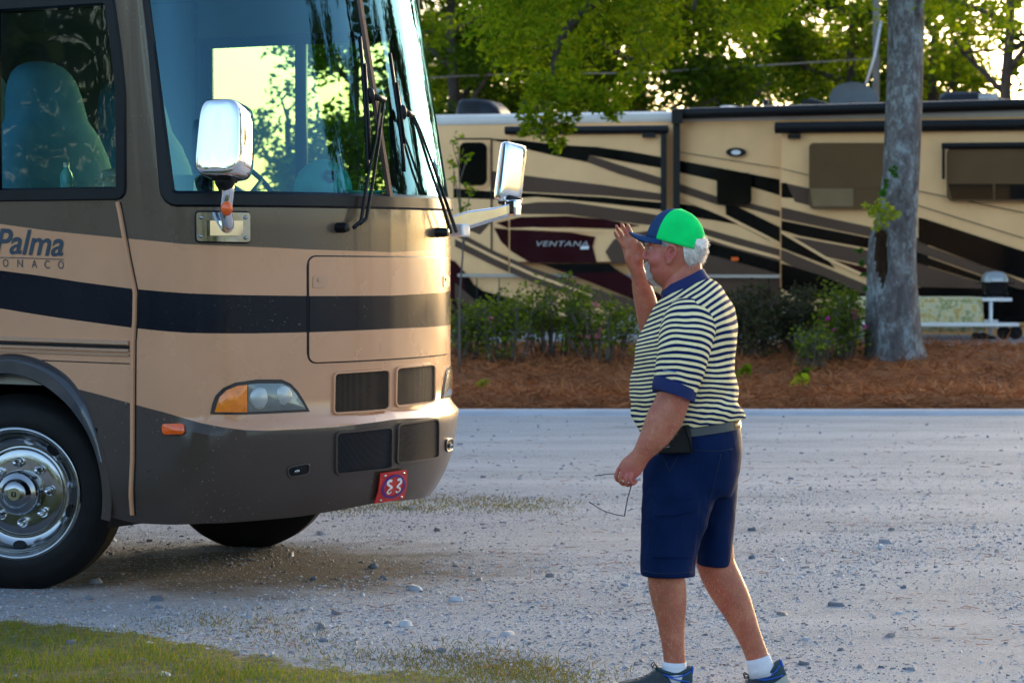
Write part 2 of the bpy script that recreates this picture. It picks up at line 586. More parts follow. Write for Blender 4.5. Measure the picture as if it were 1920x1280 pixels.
# built in bands so the navy stripe runs across it
hb = MB()
hts = [p[0] for p in hatch]; hzs = [p[1] for p in hatch]
ha, hz0 = min(hts), min(hzs)
hc_, hz1 = max(hts), max(hzs)
def hatch_z(f, lo):   # top / bottom edge heights along the hatch with rounded corners
    r = .045
    t = lerp(ha, hc_, f)
    e = min(t - ha, hc_ - t)
    k = 0 if e >= r else r - math.sqrt(max(0, r * r - (r - e) ** 2))
    return lerp(1.136, 1.134, f) + k if lo else lerp(1.646, 1.634, f) - k
fs = [0, .004, .01, .02, .035] + [.05 + .9 * k / 30 for k in range(31)] + [.965, .98, .99, .996, 1]
nrow = 0
hgrid = []
for f in fs:
    t = lerp(ha, hc_, f)
    lo, hi = hatch_z(f, True), hatch_z(f, False)
    lv = [lo, lo] + [lerp(lo, min(hi, max(lo, G3(t))), q) for q in (.25, .5, .75)] + [min(hi, max(lo, G3(t))), min(hi, max(lo, (G3(t) + G2(t)) / 2)), min(hi, max(lo, G2(t)))] + [lerp(min(hi, max(lo, G2(t))), hi, q) for q in (.3, .6)] + [hi, hi]
    edge = f == 0 or f == 1
    hgrid.append([S(t, z, -.004 if (edge or k in (0, len(lv) - 1)) else .007) for k, z in enumerate(lv)])
nn_ = len(hgrid[0])
for i in range(len(hgrid)):
    hb.v += [tuple(p) for p in hgrid[i]]
for i in range(len(hgrid) - 1):
    for k in range(nn_ - 1):
        hb.f.append((i * nn_ + k, (i + 1) * nn_ + k, (i + 1) * nn_ + k + 1, i * nn_ + k + 1))
        hb.m.append(1 if 5 <= k <= 6 else 0)
hatch_o = hb.build("front_hatch", [M['rv_tan'], M['rv_navy']], rv, sharp=50)
hout = [(lerp(ha, hc_, f), hatch_z(f, False)) for f in fs] + [(lerp(ha, hc_, f), hatch_z(f, True)) for f in reversed(fs)]
gb = MB(); ribbon(gb, tz_d(hout, .03), .016, -.003, .0035, True)
gb.build("panel_gap", M['gasket'], rv)
M['latch'] = paint("latch_paint", (.52, .27, .15), .2, .35, .5)
for quad in ([(585, 517), (611, 517), (610, 539), (584, 540)], [(828, 516), (839, 516), (839, 538), (828, 539)]):
    lb = MB(); patch(lb, trace(round_poly(quad, 5)), .011); patch(lb, trace(round_poly([(lerp(quad[0][0], quad[1][0], .3), quad[0][1] + 4), (lerp(quad[0][0], quad[1][0], .62), quad[0][1] + 4), (lerp(quad[0][0], quad[1][0], .62), quad[0][1] + 11), (lerp(quad[0][0], quad[1][0], .3), quad[0][1] + 11)], 2)), .016)
    lb.build("latch", M['latch'], hatch_o, sharp=40)

# ---- grilles
def mesh_mat(name, col, dot=(.004, .004, .004)):
    m, t, bb, o = nodes_of(name)
    v = tcoord(t)
    vo = N(t, "ShaderNodeTexVoronoi"); vo.inputs['Scale'].default_value = 165; vo.inputs['Randomness'].default_value = .15
    L(t, v, vo.inputs['Vector'])
    c = ramp(t, [(.28, dot), (.42, col)], vo.outputs['Distance'])
    d = ramp(t, [(.42, 0.0), (.75, .30)], noise_tex(t, v, 5, 6))
    L(t, mixc(t, d.outputs[0], c.outputs[0], tuple(min(1, x * 2.4) for x in col)), bb.inputs['Base Color'])
    bb.inputs['Roughness'].default_value = .75; bb.inputs['Specular IOR Level'].default_value = .15
    bump(t, bb, vo.outputs['Distance'], .5, .003)
    return m
M['grille_brown'] = mesh_mat("brown_grille_mesh", (.034, .022, .016))
M['grille_dark'] = mesh_mat("dark_grille_mesh", (.011, .0125, .017))
for quad, mt, nm in (([(625, 699), (728, 692), (728, 768), (624, 775)], 'grille_brown', None), ([(741, 689), (813, 682), (813, 753), (740, 762)], 'grille_brown', None),
                 ([(629, 811), (733, 800), (732, 878), (628, 889)], 'grille_dark', "dusty dark lower grille mesh"), ([(745, 795), (820, 784), (820, 858), (742, 869)], 'grille_dark', None)):
    gq = trace(round_poly(quad, 9))
    gm = MB(); patch(gm, gq, .0045, skirt=-.01, rings=6)
    gr = gm.build("grille", M[mt], rv, sharp=40)
    rb = MB(); ribbon(rb, tz_d(gq, .03), .014, -.004, .012, True)
    rb.build("grille_frame", M['rv_tan'] if mt == 'grille_brown' else M['rv_grey'], gr, sharp=40)
    if nm: gr["label"] = nm

# ---- headlights
M['bezel'] = mat("headlight_bezel", (.012, .014, .017), .25, 0, .1, 8, coat=.5)
M['amber'] = mat("amber_lens", (.85, .20, .008), .14, 0, .25, 22, .35, 120, coat=.6)
def lens_clear():
    m, t, bb, o = nodes_of("clear_lens")
    v = tcoord(t)
    r = ramp(t, [(.3, (.13, .15, .145)), (.7, (.21, .23, .215))], noise_tex(t, v, 9, 4))
    L(t, r.outputs[0], bb.inputs['Base Color'])
    bb.inputs['Roughness'].default_value = .18; bb.inputs['Metallic'].default_value = .35
    bb.inputs['Coat Weight'].default_value = .8
    wv = N(t, "ShaderNodeTexWave"); wv.inputs['Scale'].default_value = 34
    L(t, v, wv.inputs['Vector'])
    bump(t, bb, wv.outputs['Fac'], .12, .002)
    return m
M['lens'] = lens_clear()
M['refl'] = mat("frosted_reflector", (.42, .45, .44), .38, .55, .12, 20, coat=.3)
HL = [(394, 776), (398, 757), (404, 741), (418, 727), (440, 717), (482, 711), (528, 711), (545, 719), (558, 733), (570, 752), (580, 771), (520, 774), (450, 777)]
HLI = [(402, 772), (406, 757), (411, 744), (424, 731), (444, 723), (482, 718.5), (526, 718.5), (541, 725), (552, 737), (563, 753), (571, 767), (520, 769.5), (450, 772.5)]
def cut(poly, x, keep_left):
    out = []
    for i in range(len(poly)):
        a, c = poly[i], poly[(i + 1) % len(poly)]
        ia, ic = (a[0] <= x) == keep_left, (c[0] <= x) == keep_left
        if ia: out.append(a)
        if ia != ic:
            f = (x - a[0]) / (c[0] - a[0]); out.append((x, a[1] + (c[1] - a[1]) * f))
    return out
hl_tz = trace(HL)
for far in (False, True):
    fm = (lambda p: (2 * TC - p[0], p[1])) if far else (lambda p: p)
    lb = MB(); patch(lb, tz_d([fm(p) for p in hl_tz], .03), .004)
    hl = lb.build("headlight", M['bezel'], rv, sharp=40)
    for nm, poly, mt, dm in (("indicator_lens", cut(HLI, 462, True), 'amber', .012), ("headlamp_lens", cut(HLI, 463.5, False), 'lens', .016)):
        q = [fm(p) for p in tz_d(trace(poly), .02)]
        lb = MB(); patch(lb, q, .008 if far else .012, dome=.004 if far else dm, rings=7)
        lb.build(nm, M[mt], hl, sharp=50)
    for (cx, cy, r) in () if far else ((484, 746, .052), (527, 742, .05)):
        c = fm(px2tz(cx, cy))
        lb = MB(); patch(lb, [(c[0] + r * math.cos(a), c[1] + r * math.sin(a)) for a in [2 * PI * k / 24 for k in range(24)]], .020, dome=.014, rings=6)
        lb.build("reflector", M['refl'], hl)

# ---- marker light, tow slots, plate
lb = MB(); patch(lb, trace(round_poly([(305, 794), (346, 793), (347, 813), (307, 814)], 7)), .018, dome=.006)
M['orange'] = mat("orange_marker_lens", (.85, .11, .01), .2, 0, .15, 30, .2, 150, coat=.5)
lb.build("marker_light", M['orange'], rv, sharp=40)
for quad in ([(538, 876), (579, 868), (578, 888), (540, 895)], [(835, 824), (847, 821), (847, 843), (835, 847)]):
    q = trace(round_poly(quad, 8))
    if len(q) < 8: continue
    lb = MB(); patch(lb, q, .004); so_ = lb.build("tow_hook_slot", M['black'], rv)
    lb = MB(); ribbon(lb, tz_d(q, .015), .008, -.002, .009, True); lb.build("slot_rim", M['rv_grey'], so_)
    c = sum((Vector(p) for p in q), Vector((0, 0))) / len(q)
    lb = MB(); lb.tube([Sv(c + Vector((-.03, -.005)), .008), Sv(c + Vector((-.018, .0)), .016), Sv(c + Vector((.0, .0)), .008)], .009, 8); lb.build("tow_hook", M['steel'], so_)
M['plate_red'] = mat("red_plate", (.60, .010, .012), .4, 0, .12, 10, coat=.3)
M['plate_blue'] = mat("plate_blue", (.05, .018, .22), .4, 0, .1, 10)
M['plate_white'] = mat("plate_white", (.8, .8, .82), .4, 0, .05, 10)
pq = trace([(707, 887), (755.5, 880), (750, 934), (695, 943)])
plate = MB()
PL = [Vector(p) for p in pq]
def pl(u_, v_, off):   # bilinear on the plate
    a = PL[0].lerp(PL[1], u_); c = PL[3].lerp(PL[2], u_)
    return Sv(a.lerp(c, v_), off)
def pl_poly(mb, pts, off, m, sk=None):
    n0 = len(mb.v)
    c = (sum(p[0] for p in pts) / len(pts), sum(p[1] for p in pts) / len(pts))
    mb.v += [tuple(pl(p[0], p[1], off)) for p in pts] + [tuple(pl(c[0], c[1], off))]
    k = len(pts)
    for i in range(k):
        mb.f.append((n0 + i, n0 + (i + 1) % k, n0 + k)); mb.m.append(m)
gr_ = [[pl(i / 6, j / 6, .020) for i in range(7)] for j in range(7)]
n0 = 0
for r in gr_: plate.v += [tuple(p) for p in r]
for j in range(6):
    for i in range(6):
        plate.f.append((j * 7 + i, j * 7 + i + 1, (j + 1) * 7 + i + 1, (j + 1) * 7 + i)); plate.m.append(0)
bk = MB()
plate_o = plate.build("licence_plate", [M['plate_red']], rv, smooth=False, fix=False)
sm = plate_o.modifiers.new("thick", 'SOLIDIFY'); sm.thickness = .006; sm.offset = 0
em = MB()
ell = lambda cx, cy, rx, ry, n=28: [(cx + rx * math.cos(2 * PI * k / n), cy + ry * math.sin(2 * PI * k / n)) for k in range(n)]
def ring_poly(mb, cx, cy, rx, ry, f, off, m):
    n0 = len(mb.v); n = 32
    for k in range(n):
        a = 2 * PI * k / n
        mb.v.append(tuple(pl(cx + rx * math.cos(a), cy + ry * math.sin(a), off))); mb.v.append(tuple(pl(cx + rx * f * math.cos(a), cy + ry * f * math.sin(a), off)))
    for k in range(n):
        i, j = n0 + 2 * k, n0 + 2 * ((k + 1) % n)
        mb.f.append((i, j, j + 1, i + 1)); mb.m.append(m)
ring_poly(em, .5, .5, .42, .40, .82, .026, 0)
for sx in (-1, 1):          # two mirrored curled figures
    path = [(.10, -.20), (.20, -.22), (.24, -.12), (.16, -.04), (.10, .02), (.19, .08), (.22, .17), (.14, .22), (.08, .16)]
    pts = catmull([(a, c, 0) for a, c in path], 6)
    n0 = len(em.v)
    for i, p in enumerate(pts):
        d = (pts[min(i + 1, len(pts) - 1)] - pts[max(i - 1, 0)]).normalized()
        h = .045 * (1 - .55 * i / len(pts))
        for s_ in (-1, 1):
            x_, y_ = p.x - d.y * h * s_, p.y + d.x * h * s_
            em.v.append(tuple(pl(.5 + sx * x_, .5 + y_, .0275)))
    for i in range(len(pts) - 1):
        em.f.append((n0 + 2 * i, n0 + 2 * i + 1, n0 + 2 * i + 3, n0 + 2 * i + 2)); em.m.append(1)
em.build("plate_emblem", [M['plate_blue'], M['plate_white']], plate_o, smooth=False, fix=False)
for (a, c) in ((.15, .1), (.85, .1), (.15, .92), (.85, .92)):
    p0, p1 = pl(a, c, .02), pl(a, c, .03)
    bo = MB(); bo.lathe([(.0005, .008), (.006, .007), (.008, 0)], pl(a, c, .022), (p1 - p0), (0, 0, 1), 10)
    bo.build("plate_bolt", M['steel'], plate_o)

# ---- seam trim between side wall and nose cap, rub rails, side door line
M['trim_silver'] = mat("silver_trim", (.40, .36, .33), .3, .5, .06, 9)
seam = trace([(221, 379), (226, 400), (233, 440), (241, 485), (250, 530), (254, 548), (253, 600), (250, 640), (249, 750), (249, 860), (249, 965)])
sb = MB(); ribbon(sb, tz_d(seam, .04, False), .022, -.004, .012, False)
sb.build("seam_trim", M['rv_tan'], rv, sharp=60)
sb = MB(); ribbon(sb, tz_d([(p[0] + .016, p[1]) for p in seam], .04, False), .008, -.004, .0025, False); sb.build("seam_gap", M['gasket'], rv)
ra, rb_ = px2tz(2, 635), px2tz(243, 643)
M['rub'] = mat("rub_rail_metal", (.46, .27, .17), .3, .15, .05, 8)
for k, (dz, w_, h) in enumerate(((0.0, .026, .016), (-.036, .02, .014), (-.058, .014, .010))):
    z_at = lambda t: lerp(ra[1], rb_[1], (t - ra[0]) / (rb_[0] - ra[0]))
    line = [(t, z_at(t) + dz) for t in [-7.0, -3, -1.5, ra[0], -.2, 0, .3, .6, rb_[0]]]
    sb = MB(); ribbon(sb, tz_d(line, .04, False), w_, -.002, h, False, tap=.55)
    if k == 0: rail_o = sb.build("rub_rail", M['rub'], rv, sharp=50)
    else: sb.build("rail_bead", M['rub'], rail_o, sharp=50)
sb = MB(); ribbon(sb, tz_d([(t, z_at(t) - .02) for t in [-7.0, -3, 0, .4, rb_[0]]], .04, False), .016, -.002, .003, False); sb.build("rail_groove", M['gasket'], rail_o)
sb = MB(); ribbon(sb, tz_d([(t, z_at(t) - .098) for t in [-7.0, -3, 0, .4, rb_[0]]], .04, False), .006, -.002, .0024, False); sb.build("locker_gap", M['gasket'], rv)

# ---- wheel arch lips and wells
M['arch'] = mat("arch_trim", (.055, .056, .062), .2, .3, .12, 6, coat=.6)
for side in (0, 1):
    y0 = 0.0 if side == 0 else RVW
    sg = -1 if side == 0 else 1
    uo = 0.0 if side == 0 else -.36
    ab = MB()
    rings = []
    for k in range(49):
        dg_ = 17 + 146 * k / 48
        a = math.radians(dg_)
        cx, cz = math.cos(a), math.sin(a)
        e_ = sstep(17, 62, min(dg_, 180 - dg_))
        r0, r1, r2, r3 = .578, .588, lerp(.592, .648, e_), lerp(.596, .682, e_)
        fl_ = .034 * e_
        rings.append([Vector((uo + cx * r, y0 + sg * d, .49 + cz * r)) for r, d in ((r0, .0), (r0, .008 + fl_ * .6), (r1, .009 + fl_), (r2, .008 + fl_), (r3, .005), (r3, -.02))])
    eb_ = MB()
    eb_.loft([[Vector((uo + math.cos(q) * r, y0 + sg * d, .49 + math.sin(q) * r)) for r, d in ((.570, -.06), (.570, .003), (.576, .0045), (.618, .0045), (.622, -.004))] for q in [math.radians(-10 + 200 * k / 64) for k in range(65)]], cap=False, closed=False)
    eb_.build("arch_edge", M['rv_grey'], rv, sharp=40)
    ab.loft(rings, cap=False, closed=False)
    ab.build("wheel_arch", M['arch'], rv, sharp=45)
    wb = MB()
    rings = []
    for k in range(33):
        a = math.radians(-14 + 208 * k / 32)
        rings.append([Vector((uo + math.cos(a) * .60, y0 - sg * d, .49 + math.sin(a) * .60)) for d in (.02, .42)])
    wb.loft(rings, cap=False, closed=False)
    wb.box((uo, y0 - sg * .42, .86), (1.3, .01, .76))
    wb.build("wheel_well", M['black'], rv)

# ---- wheels
WR = .49
def lettering_bump(): pass
def tyre_mat():
    m, t, bb, o = nodes_of("tyre_rubber")
    v = tcoord(t)
    r = ramp(t, [(.3, (.004, .004, .005)), (.62, (.009, .009, .0095)), (.8, (.026, .022, .019))], noise_tex(t, v, 7, 7, .65))
    L(t, r.outputs[0], bb.inputs['Base Color'])
    bb.inputs['Roughness'].default_value = .6; bb.inputs['Specular IOR Level'].default_value = .22
    bump(t, bb, noise_tex(t, v, 60, 4), .25, .003)
    return m
M['tyre'] = tyre_mat()
def wheel(y_out, sg, u0=-.04):
    """sg = -1: outer face looks to -y"""
    wh = empty("front_wheel", (u0, y_out, .478), math.radians(24)); wh.parent = rv
    tb = MB()
    ax = (0, sg, 0)
    prof = [(.300, -.02), (.318, -.004), (.335, .004), (.37, .006), (.40, -.002), (.415, -.004), (.43, -.010), (.455, -.026), (.472, -.045), (.483, -.060)]
    tr = []
    for k in range(5):
        y = -.065 - k * .034
        tr += [(.488, y), (.49, y - .012), (.489, y - .026), (.478, y - .028), (.478, y - .033)]
    prof += tr + [(.487, -.245), (.47, -.262), (.42, -.28), (.30, -.27)]
    tb.lathe(prof, (0, 0, 0), ax, (0, 0, 1), 96)
    tb.build("tyre", M['tyre'], wh, sharp=40)
    rb2 = MB()
    rim = [(.325, -.010), (.330, .004), (.322, .012), (.312, .010), (.304, -.004), (.298, -.03), (.285, -.062), (.262, -.085), (.236, -.098), (.222, -.100), (.214, -.092), (.206, -.088), (.16, -.086), (.10, -.085)]
    rb2.lathe(rim, (0, 0, 0), ax, (0, 0, 1), 96)
    ro = rb2.build("wheel_rim", M['steel'], wh, sharp=60)
    hb2 = MB()
    hb2.lathe([(.112, -.09), (.112, -.03), (.107, -.012), (.095, -.002), (.078, .004), (.070, .012), (.062, .026), (.048, .036), (.03, .040), (.0005, .041)], (0, 0, 0), ax, (0, 0, 1), 48)
    ho = hb2.build("hub_cap", M['steel'], wh, sharp=50)
    eb = MB()
    eb.lathe([(.031, .0405), (.031, .0435), (.0005, .0440)], (0, 0, 0), ax, (0, 0, 1), 28)
    eb.build("hub_badge", mat("badge_gold", (.30, .27, .16), .35, .6, .1, 30), ho, sharp=40)
    eb = MB()
    for dx in (-.008, .008):
        eb.box((dx, sg * .0455, -.0), (.006, .003, .024)); eb.box((dx + (.004 if dx < 0 else -.004), sg * .0455, .010 if dx < 0 else -.010), (.009, .003, .006))
    eb.build("badge_mark", M['black'], ho)
    for k in range(8):
        a = math.radians(4 + 45 * k)
        c = Vector((math.cos(a) * .150, 0, math.sin(a) * .150))
        nb = MB()
        nb.lathe([(.024, -.09), (.024, -.072), (.019, -.068), (.0185, -.03), (.017, -.024), (.013, -.014), (.007, .0), (.0004, .003)], c, ax, (0, 0, 1), 18)
        nb.build("lug_nut", M['chrome'], wh, sharp=40)
    for k in range(5):
        a = math.radians(52 + 72 * k)
        c = Vector((math.cos(a) * .262, sg * -.0805, math.sin(a) * .262))
        er, et = Vector((math.cos(a), 0, math.sin(a))), Vector((-math.sin(a), 0, math.cos(a)))
        er2 = (er + Vector((0, sg, 0)) * .62).normalized()
        nrm = er2.cross(et).normalized()
        if nrm.y * sg < 0: nrm = -nrm
        nb = MB()
        pr = [[c + nrm * .0045 + (er2 * .023 * math.cos(q) + et * .034 * math.sin(q)) * f for q in [2 * PI * i / 20 for i in range(20)]] for f in (1, .02)]
        nb.loft(pr, cap=False); nb.build("hand_hole", M['black'], ro)
    return wh
wheel(.075, -1)
FARU = -.31
wheel(RVW + .02, 1, FARU)
ab = MB(); ab.tube([(0, .25, .49), (0, RVW - .25, .49)], .07, 10); ab.box((-3.2, RVW / 2, .78), (6, .9, .18)); ab.box((-2.9, RVW / 2, .60), (7.9, RVW - .9, .03)); ab.box((.78, RVW / 2, .56), (.35, RVW - .3, .03)); ab.box((.80, .55, .40), (.10, .06, .06))  # axle and rail, plus underbody plates added to block light below the coach
ab.build("chassis", M['black'], rv)

# ---- windscreen
M['ws'] = glass("windscreen_glass", (.46, .68, .60), (.27, .62, .84), 1.95, .012, .06)
M['sideglass'] = glass("side_glass", (.44, .66, .68), .8, 1.5, .015, .14)
TR_ = 2 * TC - T_WS
for (a, c, lab) in ((T_WS + .012, TC - .014, "large windscreen pane nearest to the camera"), (TC + .014, TR_ - .012, "far windscreen pane")):
    gm = MB(); n_, mz = 36, 14
    for i in range(n_ + 1):
        for k in range(mz + 1):
            gm.v.append(tuple(S(lerp(a, c, i / n_), lerp(Z_WB + .005, Z_WT - .005, k / mz), -.004)))
    for i in range(n_):
        for k in range(mz):
            gm.f.append((i * (mz + 1) + k, (i + 1) * (mz + 1) + k, (i + 1) * (mz + 1) + k + 1, i * (mz + 1) + k + 1)); gm.m.append(0)
    gm.build("windscreen", M['ws'], rv)["label"] = lab
gm = MB()
loop = rrect(T_WS - .014, Z_WB - .028, TR_ + .014, Z_WT + .03, .05, 4)
ribbon(gm, tz_d(loop, .05), .082, -.006, .016, True, tap=.62)
wsf = gm.build("windscreen_gasket", M['gasket'], rv, sharp=50)
gm = MB(); ribbon(gm, [(TC, lerp(Z_WB, Z_WT, k / 10)) for k in range(11)], .036, -.008, .012, False)
gm.build("centre_bar", mat("centre_bar_bronze", (.10, .05, .035), .3, .5, .1, 9), wsf, sharp=50)

# ---- side window
for (a, c) in ((T_WIN0, -.100), (-.062, T_WIN1)):
    gm = MB(); n_, mz = 12, 10
    for i in range(n_ + 1):
        for k in range(mz + 1):
            z = lerp(Z_WB, Z_ST, k / mz)
            t = lerp(a, c, i / n_)
            if i == n_ and c == T_WIN1: t += col_shift(T_WIN1, z)
            gm.v.append(tuple(S(t, z, -.006)))
    for i in range(n_):
        for k in range(mz):
            gm.f.append((i * (mz + 1) + k, (i + 1) * (mz + 1) + k, (i + 1) * (mz + 1) + k + 1, i * (mz + 1) + k + 1)); gm.m.append(0)
    gm.build("side_window", M['sideglass'], rv)
wl = [px2tz(*p) for p in ((228, 366), (227, 160), (215, 90), (203, 8))]
gm = MB()
loop = [(T_WIN0, Z_WB), (T_WIN1 + .012, Z_WB), (T_WIN1 + .012, 2.42), (T_WIN1 - .012, 2.62), (T_WIN1 - .055, Z_ST + .01), (T_WIN0, Z_ST + .01)]
loop = round_poly([tuple(p) for p in loop], .03, 3)
ribbon(gm, tz_d(loop, .06), .068, -.006, .014, True, tap=.7)
swf = gm.build("side_window_frame", M['gasket'], rv, sharp=50)
gm = MB(); ribbon(gm, [(-.081, Z_WB), (-.081, 2.4), (-.081, Z_ST)], .048, -.006, .012, False); gm.build("window_bar", M['gasket'], swf)
# far-side window panes and frame
gm = MB(); q0, q1 = 2 * TC - T_WIN1, 2 * TC + .62
for k in range(2):
    a, c = (q0, lerp(q0, q1, .48)) if k == 0 else (lerp(q0, q1, .52), q1)
    n0 = len(gm.v)
    gm.v += [tuple(S(t, z, -.006)) for t in (a, c) for z in (Z_WB, Z_ST)]
    gm.f.append((n0, n0 + 2, n0 + 3, n0 + 1)); gm.m.append(0)
M['farglass'] = glass("far_side_glass", (.56, .74, .40), .9, 1.45, .02)
gm.build("driver_window", M['farglass'], rv)
gm = MB(); ribbon(gm, tz_d(rrect(q0, Z_WB, q1, Z_ST, .03), .08), .07, -.03, .012, True); gm.box(S(lerp(q0, q1, .5), 2.4), (.06, .04, .95)); gm.build("driver_window_frame", M['gasket'], rv)

# ---- cab interior
M['lining'] = mat("cab_lining", (.30, .27, .22), .8, 0, .1, 3, .1, 90)
M['dash'] = mat("dashboard_top", (.34, .38, .40), .7, 0, .12, 5, .15, 120)
M['seat'] = mat("seat_fabric", (.12, .29, .40), .85, 0, .15, 7, .2, 160)
il = MB()
il.box((-2.3, RVW / 2, 1.15), (5.4, RVW - .12, .06)); il.box((.62, RVW / 2, 1.15), (.5, RVW - .5, .06))
il.box((-1.9, RVW / 2, 3.13), (5.6, RVW - .12, .04))
il.box((-2.9, RVW / 2, 2.0), (.05, RVW - .1, 2.2))
il.box((-1.8, RVW - .05, 2.05), (2.2, .03, 2.1)); il.box((.1, RVW - .05, 1.47), (1.5, .03, .9)); il.box((.1, RVW - .05, 3.0), (1.5, .03, .22))
il.box((-1.2, .05, 1.47), (3.4, .03, .9))
il.build("cab_lining", M['lining'], rv, smooth=False)
db = MB()
ts_ = [lerp(T_WS + .02, TR_ - .02, k / 40) for k in range(41)]
A = [S(t, 1.925, -.05) for t in ts_]
db.v += [tuple(p) for p in A] + [(.62, p.y, 1.87) for p in A] + [(.52, p.y, 1.72) for p in A] + [(.6, p.y, 1.2) for p in A] + [(p.x, p.y, 1.2) for p in A]
for r in range(4):
    for i in range(40):
        db.f.append((r * 41 + i, r * 41 + i + 1, (r + 1) * 41 + i + 1, (r + 1) * 41 + i)); db.m.append(0)
db.build("dashboard", M['dash'], rv, sharp=40)
def captain_seat(u, v):
    st = MB(); wk = 1.22
    st.ball((u + .25, v, 1.52), (.30, .29, .11), 0, 20, 12)
    rings = []
    for (z, du, hw, th) in ((1.5, .0, .24, .10), (1.6, -.02, .28, .12), (1.8, -.05, .31, .13), (2.0, -.08, .315, .125), (2.15, -.11, .30, .115), (2.26, -.13, .26, .11), (2.34, -.145, .20, .105), (2.46, -.165, .18, .10), (2.53, -.175, .165, .09), (2.58, -.183, .14, .078), (2.615, -.188, .105, .06), (2.635, -.19, .06, .035), (2.642, -.191, .02, .012)):
        rings.append([Vector((u + du + th * 1.35 * math.copysign(abs(math.cos(a)) ** .7, math.cos(a)), v + hw * wk * math.copysign(abs(math.sin(a)) ** .7, math.sin(a)), z)) for a in [2 * PI * k / 24 for k in range(24)]])
    st.loft(rings)
    for s_ in (-1, 1):
        st.tube([(u - .05, v + s_ * .40, 1.82), (u + .1, v + s_ * .40, 1.83), (u + .36, v + s_ * .40, 1.80)], [.045, .055, .045], 10)
    st.box((u + .15, v, 1.22), (.3, .3, .4))
    st.build("captain_seat", M['seat'], rv, sharp=60)
captain_seat(-.12, .58)
captain_seat(-.52, 1.78)
captain_seat(-.62, .62)
sw = MB()
c = Vector((.17, 1.72, 1.97)); tl = Matrix.Rotation(math.radians(-35), 3, 'Y')
sw.tube([c + tl @ Vector((0, .225 * math.cos(a), .225 * math.sin(a))) for a in [2 * PI * k / 32 for k in range(33)]], .016, 8)
for a in (.5, 2.64, 4.71): sw.tube([c, c + tl @ Vector((0, .22 * math.cos(a), .22 * math.sin(a)))], .014, 6)
sw.tube([c, c + Vector((.25, 0, -.25))], .03, 8)
sw.build("steering_wheel", M['black'], rv)

# ---- wipers
def wiper(pv, arms, blade, clip):
    """pixel paths traced on the windscreen, lifted off the glass"""
    W_ = MB()
    p = px2tz(*pv)
    W_.lathe([(.001, .07), (.02, .066), (.026, .04), (.026, 0), (.03, -.01)], Sv(p, 0), Sv(p, 1) - Sv(p, 0), (0, 0, 1), 14)
    root = W_.build("wiper", M['black'], rv, sharp=40)
    for path in arms:
        tz = [px2tz(*q) for q in path]
        n = len(tz)
        mb = MB(); mb.tube([Sv(q, lerp(.055, .045, i / (n - 1))) for i, q in enumerate(tz)], [lerp(.011, .006, i / (n - 1)) for i in range(n)], 6)
        mb.build("wiper_arm", M['black'], root)
    tz = [px2tz(*q) for q in blade]
    mb = MB(); mb.tube([Sv(q, .018) for q in tz], .010, 6); mb.tube([Sv(q, .034) for q in tz[1:-1]], .007, 6)
    mb.build("wiper_blade", M['black'], root)
    q = px2tz(*clip[0]); r_ = px2tz(*clip[1])
    mb = MB(); mb.ball(Sv(q, .03), (.028, .02, .042)); mb.tube([Sv(q, .04), Sv(r_, .05)], .017, 8)
    mb.build("blade_clip", M['black'], root)
wiper((634, 427), [[(648, 427), (662, 414), (674, 340), (690, 262), (699, 192)], [(658, 420), (672, 410), (686, 330), (697, 262), (706, 190)]],
      [(669, 70), (674, 120), (678, 180), (682, 240), (684, 300), (683, 325)], ((684, 180), (705, 188)))
wiper((818, 436), [[(836, 434), (820, 385), (795, 310), (772, 245), (760, 217)], [(826, 436), (812, 385), (788, 312), (768, 245), (757, 217)]],
      [(725, 101), (733, 155), (741, 210), (748, 270), (752, 322)], ((744, 212), (757, 216)))

# ---- near mirror on its chrome bracket
bq = trace(round_poly([(368, 398), (466, 399), (466, 454), (369, 452)], 6))
br = MB(); patch(br, bq, .022, rings=6, skirt=-.005)
nmir = br.build("wing_mirror", M['steel'], rv, sharp=40)
rb3 = MB(); ribbon(rb3, tz_d(bq, .02), .018, -.004, .012, True); rb3.build("bracket_gasket", M['gasket'], nmir)
cb = px2tz(417, 428)
for (x_, y_) in ((377, 408), (376, 443), (457, 408), (457, 446)):
    q = px2tz(x_, y_); bb = MB(); bb.ball(Sv(q, .024), .010, 0, 10, 6); bb.build("bracket_bolt", M['steel'], nmir)
base = Sv(cb, .03)
out = (Sv(cb, 1) - Sv(cb, 0)).normalized()
ym = (RV_MAT @ (base + out * .16)).y
def rv_px(x, y, Y): return RV_INV @ at(x, y, Y)
am = MB()
pa = [base, base + out * .07 + Vector((0, 0, .015)), rv_px(424, 395, ym + .03), rv_px(427, 365, ym), rv_px(428, 335, ym)]
am.tube(catmull(pa, 5), .030, 14)
am.box(base + out * .02, (.05, .16, .07), Matrix.Rotation(math.atan2(out.y, out.x), 3, 'Z'))
arm_o = am.build("mirror_arm", M['chrome'], nmir, sharp=50)
om = MB(); om.ball(rv_px(425, 391, ym - .012), (.03, .026, .035)); om.build("arm_light", M['orange'], nmir)
